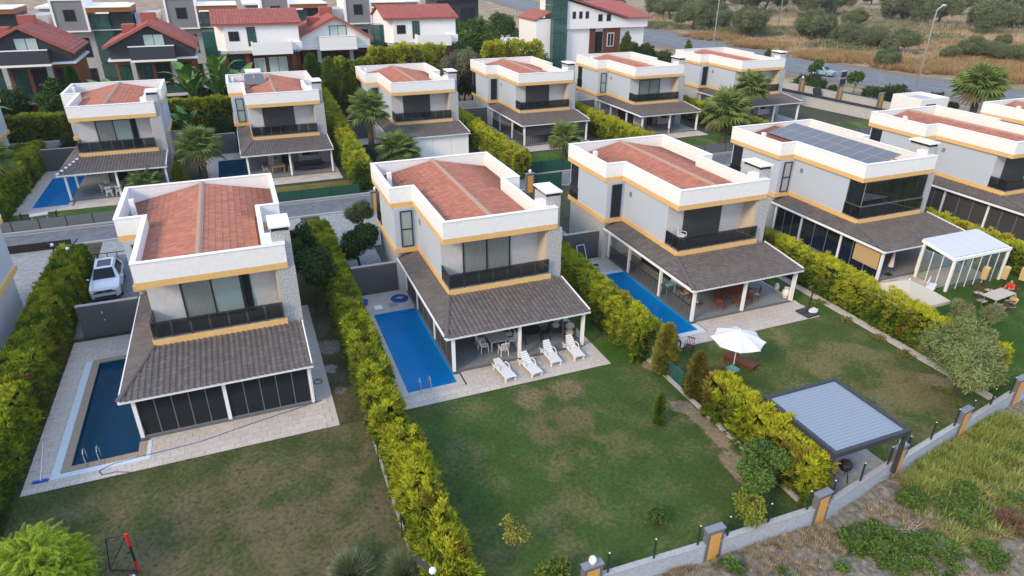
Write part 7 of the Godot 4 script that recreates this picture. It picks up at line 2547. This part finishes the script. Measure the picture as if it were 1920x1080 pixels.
	b.path([Vector3(-0.08, 1.03, 0), Vector3(-0.08, 1.1, 0), Vector3(0.08, 1.1, 0), Vector3(0.08, 1.03, 0)], 0.012, 5)
	put("handle", b, M.wood, o)
	# fourth plot
	o = thing("glass_pavilion", "white framed glass pavilion with a pale sloping roof", "pavilion", Vector3(47.0, 0, -29.1), 0.0)
	for q in [[-2.8, 1.45, 2.35], [2.7, 1.45, 2.35], [2.7, -1.0, 2.75], [-2.8, -1.0, 2.75]]:
		b = MB.new()
		b.box(-0.08, 0.08, 0, q[2], -0.08, 0.08)
		put("post", b, M.trim, o, Vector3(q[0], 0, q[1]))
	b = MB.new()
	b.box(-2.95, 2.85, 2.36, 2.55, 1.38, 1.55)
	b.bar(Vector3(-2.87, 2.46, 1.4), Vector3(-2.87, 2.86, -1.2), 0.14, 0.18)
	b.bar(Vector3(2.77, 2.46, 1.4), Vector3(2.77, 2.86, -1.2), 0.14, 0.18)
	put("frame", b, M.trim, o)
	for i in 5:
		b = MB.new()
		var xa = -2.78 + i * 1.1
		b.hexa([Vector3(xa, 2.56, 1.36), Vector3(xa + 1.06, 2.56, 1.36), Vector3(xa + 1.06, 2.95, -1.25), Vector3(xa, 2.95, -1.25), Vector3(xa, 2.6, 1.36), Vector3(xa + 1.06, 2.6, 1.36), Vector3(xa + 1.06, 2.99, -1.25), Vector3(xa, 2.99, -1.25)], Vector3(xa + 0.5, 2.78, 0))
		put("roof_panel", b, M.louver_white, o)
	for i in 6:
		b = MB.new()
		var xa = -2.7 + i * 0.9
		b.box(xa + 0.02, xa + 0.84, 0.1, 2.3, 1.44, 1.452)
		put("glass_pane", b, M.glass_clear, o)
		b = MB.new()
		b.box(xa + 0.845, xa + 0.885, 0.05, 2.35, 1.42, 1.47)
		put("mullion", b, M.trim, o)
	for i in 3:
		b = MB.new()
		var za = -0.95 + i * 0.8
		b.box(-2.81, -2.798, 0.1, 2.35, za + 0.03, za + 0.74)
		put("glass_pane", b, M.glass_clear, o)
		b = MB.new()
		b.box(-2.83, -2.78, 0.05, 2.4, za + 0.745, za + 0.79)
		put("mullion", b, M.trim, o)
	var square = parasol("parasol", "beige square parasol in front of the glazed porch", Vector3(37.5, 0, -25.8), 1.95, 2.5, 4, M.canvas_beige, 0.95, M.charcoal, PI / 4)
	for i in 4:
		b = MB.new()
		var c0 = Vector3(cos(TAU * i / 4), 0, sin(TAU * i / 4)) * 2.5
		var c1 = Vector3(cos(TAU * (i + 1) / 4), 0, sin(TAU * (i + 1) / 4)) * 2.5
		b.bar(c0 + Vector3(0, 1.85, 0), c1 + Vector3(0, 1.85, 0), 0.012, 0.2)
		put("valance", b, M.canvas_beige, square)
	o = thing("closed_parasol", "closed pale pink parasol standing by the glazed porch corner", "parasol", Vector3(42.4, 0.155, -30.9), 0.0)
	b = MB.new()
	b.tube(Vector3(0, 0.1, 0), Vector3(0, 2.25, 0), 0.02, 0.02, 8)
	b.box(-0.2, 0.2, 0, 0.1, -0.2, 0.2)
	put("pole", b, M.dark, o)
	b = MB.new()
	b.tube(Vector3(0, 0.7, 0), Vector3(0, 1.0, 0), 0.2, 0.16, 9)
	b.tube(Vector3(0, 1.0, 0), Vector3(0, 2.2, 0), 0.16, 0.03, 9)
	put("folded_canopy", b, mat(Color(0.62, 0.5, 0.47), 0.9), o)
	o = thing("white_bench", "white slatted bench beside the glass pavilion", "bench", Vector3(43.1, 0, -28.0), 0.5)
	for i in 4:
		b = MB.new()
		b.box(-0.7, 0.7, 0.42, 0.45, -0.22 + i * 0.12, -0.12 + i * 0.12)
		put("slat", b, M.trim, o)
	for i in 9:
		b = MB.new()
		b.box(-0.66 + i * 0.16, -0.61 + i * 0.16, 0.46, 0.86, -0.25, -0.22)
		put("back_slat", b, M.trim, o)
	b = MB.new()
	b.box(-0.7, 0.7, 0.861, 0.92, -0.26, -0.21)
	put("top_rail", b, M.trim, o)
	for q in [[-0.65, -0.2], [0.65, -0.2], [0.65, 0.22], [-0.65, 0.22]]:
		b = MB.new()
		b.box(q[0] - 0.03, q[0] + 0.03, 0, 0.419, q[1] - 0.03, q[1] + 0.03)
		put("leg", b, M.trim, o)
	table("dining_table", "long pale table on the lawn where two people sit", Vector3(45.8, 0, -25.1), 0.1, 2.3, 1.0, M.cushion)
	var gk = "wicker chairs round the guests' table"
	var ch5 = chair("wicker chair of the person in the red shirt", Vector3(47.4, 0, -25.5), -1.5, M.wicker, M.cushion, gk)
	for q in [[45.5, -24.0, 2.7, "wicker chair of the person with bare legs on the near side"], [44.4, -25.2, PI / 2, "empty wicker chair at the left end of the guests' table"], [45.3, -26.1, 0.0, "empty wicker chair behind the guests' table, left one"], [46.4, -26.1, 0.0, "empty wicker chair behind the guests' table, right one"], [44.9, -24.2, 2.9, "empty wicker chair on the near side of the guests' table"]]:
		dup(ch5, "garden_chair", q[3], Vector3(q[0], 0, q[1]), q[2])
	seated("seated person in a red shirt at the right end of the lawn table", Vector3(47.35, 0, -25.45), -1.5, M.red, M.dark, M.hair, 0.3)
	seated("seated person in a tan shirt and dark shorts with bare legs", Vector3(45.5, 0, -23.95), -2.0, M.tan, M.dark, M.hair, 1.0)
	for q in [[47.2, -27.2, "tan cloth lantern on a pole, left of the three"], [48.6, -26.7, "tan cloth lantern on a pole, middle of the three"], [49.6, -26.1, "tan cloth lantern on a pole, right of the three"]]:
		o = thing("cloth_lantern", q[2], "lantern", Vector3(q[0], 0, q[1]), 0.4, "tan cloth lanterns by the pavilion")
		b = MB.new()
		b.tube(Vector3.ZERO, Vector3(0, 0.7, 0), 0.025, 0.025, 6)
		b.tube(Vector3.ZERO, Vector3(0, 0.04, 0), 0.18, 0.16, 10)
		put("pole", b, M.wood, o)
		b = MB.new()
		b.hexa([Vector3(-0.2, 0.7, -0.17), Vector3(0.2, 0.7, -0.17), Vector3(0.2, 0.7, 0.17), Vector3(-0.2, 0.7, 0.17), Vector3(-0.26, 1.55, -0.2), Vector3(0.26, 1.55, -0.2), Vector3(0.26, 1.55, 0.2), Vector3(-0.26, 1.55, 0.2)], Vector3(0, 1.1, 0))
		put("shade", b, M.tan, o)
		b = MB.new()
		b.tube(Vector3(0, 1.551, 0), Vector3(0, 1.66, 0), 0.2, 0.08, 8)
		put("top", b, M.tan, o)
	o = thing("porch_blind", "tan wooden slat blind hanging on the glazed porch's pool side", "blind", Vector3(41.68 - 0.86, 0.9, -34.36 + 2.3), 0.0)
	for i in 11:
		b = MB.new()
		b.box(-0.015, 0.015, 0.12 * i, 0.12 * i + 0.105, -0.9, 1.3)
		put("slat", b, M.tan, o)
	# far villas' porches
	table("dining_table", "white dining table under the far left villa's porch", Vector3(-11.8, 1.155, -68.8), 0.0, 1.2, 1.8, M.light_grey)
	var ch6 = chair("white chair before the far left porch table, left one", Vector3(-12.3, 1.155, -67.6), PI, M.plastic, M.plastic, "white chairs of the far left villa")
	for q in [[-11.5, -67.6, PI, "white chair before the far left porch table, right one"], [-12.8, -68.8, PI / 2, "white chair left of the far left porch table"], [-10.9, -68.8, -PI / 2, "white chair right of the far left porch table"]]:
		dup(ch6, "garden_chair", q[3], Vector3(q[0], 1.155, q[1]), q[2])
	table("garden_table", "small oval table on the lawn behind the grey mesh fence", Vector3(-16.9, 0.9, -62.9), 0.2, 1.3, 0.8, M.light_grey)
	var ch7 = chair("dark chair left of the small lawn table behind the mesh fence", Vector3(-17.9, 0.9, -62.9), PI / 2, M.dark, M.dark, "dark chairs across the street")
	dup(ch7, "garden_chair", "dark chair right of the small lawn table behind the mesh fence", Vector3(-15.9, 0.9, -62.8), -PI / 2)
	table("wooden_table", "wooden table under the water heater villa's porch", Vector3(2.6, 1.155, -69.9), 0.0, 1.4, 1.0, M.tan)
	var ch8 = chair("beige chair right of the water heater villa's table", Vector3(3.8, 1.155, -69.7), -PI / 2, M.cushion, M.cushion, "beige chairs of the water heater villa")
	dup(ch8, "garden_chair", "beige chair left of the water heater villa's table", Vector3(1.4, 1.155, -69.8), PI / 2)
	dup(ch8, "garden_chair", "beige chair behind the water heater villa's table", Vector3(2.6, 1.155, -70.9), 0.0)
	o = thing("porch_sofa", "dark blue sofa at the right of the water heater villa's porch", "sofa", Vector3(5.9, 1.155, -70.0), 0.0)
	b = MB.new()
	b.box(-1.1, 1.1, 0.1, 0.42, -0.4, 0.4)
	put("seat", b, M.charcoal, o)
	b = MB.new()
	b.box(-1.1, 1.1, 0.421, 0.85, -0.4, -0.22)
	put("backrest", b, M.charcoal, o)
	for s in [-1.0, 1.0]:
		b = MB.new()
		b.box(s * 1.2 - 0.095, s * 1.2 + 0.095, 0.1, 0.62, -0.4, 0.4)
		put("arm", b, M.charcoal, o)
	for q in [[46.5, -70.6, "dark armchair under the second last villa's porch, left one"], [49.5, -70.6, "dark armchair under the second last villa's porch, right one"], [64.5, -71.0, "orange wooden chair under the farthest villa's porch"]]:
		chair(q[2], Vector3(q[0], 1.155, q[1]), 0.2, M.wicker_dark if q[0] < 60 else M.wood_orange, M.wicker_dark if q[0] < 60 else M.wood_orange, "far porch chairs")
	for k in 3:
		ac_unit("white air conditioner outside the far left villa, %s from the top" % ["first", "second", "third"][k], Vector3(-14.62 + 6.85, 3.6 - k * 0.9, -71.23 - 5.0), PI / 2 - 0.6)
	# lamps
	street_lamp("tall pale street lamp beside the road at the right", Vector3(103.0, 1, -79.5), 13.2, Vector3(3.2, 0, -1.6), M.steel, 0.16)
	street_lamp("pale street lamp beside the road left of the olive grove", Vector3(117.0, 0.95, -151.0), 13.0, Vector3(2.5, 0, -1.5), M.steel, 0.17)
	street_lamp("pale street lamp among the olives at the top edge", Vector3(150.0, 0.95, -165.0), 14.0, Vector3(2.5, 0, -1.5), M.steel, 0.15)
	street_lamp("pale lamp post at the top centre beside the road", Vector3(93.0, 0.95, -228.0), 14.0, Vector3(2.5, 0, -1.5), M.steel, 0.22)
	garden_lamp("slim dark garden lamp left of the parked white car, left of two", Vector3(-13.75, 0.0, -51.8), 2.7, Vector3(-0.25, 0.05, 0.1))
	garden_lamp("slim dark garden lamp left of the parked white car, right of two", Vector3(-12.75, 0.0, -51.2), 2.5, Vector3(0.7, 0.35, -0.3))
	garden_lamp("grey lamp with a slanted panel at the bottom edge", Vector3(3.5, 0, -15.6), 2.55, Vector3(-0.5, 0.15, -0.5))
	# sticks and heap in the field
	o = thing("branch_pile", "pile of dry pale branches in the field below the wall", "branches", Vector3(22.9, field_y(22.9, -12.9), -12.9), 0.0)
	for k in 22:
		b = MB.new()
		var p = Vector3(rng.randf_range(-0.5, 0.6), rng.randf_range(0.03, 0.16), rng.randf_range(-0.3, 0.3))
		var d = Vector3(rng.randf_range(0.3, 1.0), rng.randf_range(-0.05, 0.08), rng.randf_range(-0.5, 0.5)).normalized() * rng.randf_range(0.25, 0.65)
		if k < 3: d = Vector3(-1.3, 0.02, 0.0 + 0.1 * k); p = Vector3(0.5, 0.08, 0.05 * k)
		b.tube(p, p + d * 0.5 + rv() * 0.03, 0.022, 0.018, 5)
		b.tube(p + d * 0.5, p + d, 0.018, 0.008, 5)
		put("branch", b, mat(Color(0.38, 0.28, 0.19), 0.95), o)
	growth("dead_brush", [[27.6, -11.5, 0.7, 500]], SH.needle, field_y, 0.5, 0.9, Color(0.11, 0.06, 0.035), Color(0.22, 0.13, 0.08), 0.05, 0.45)
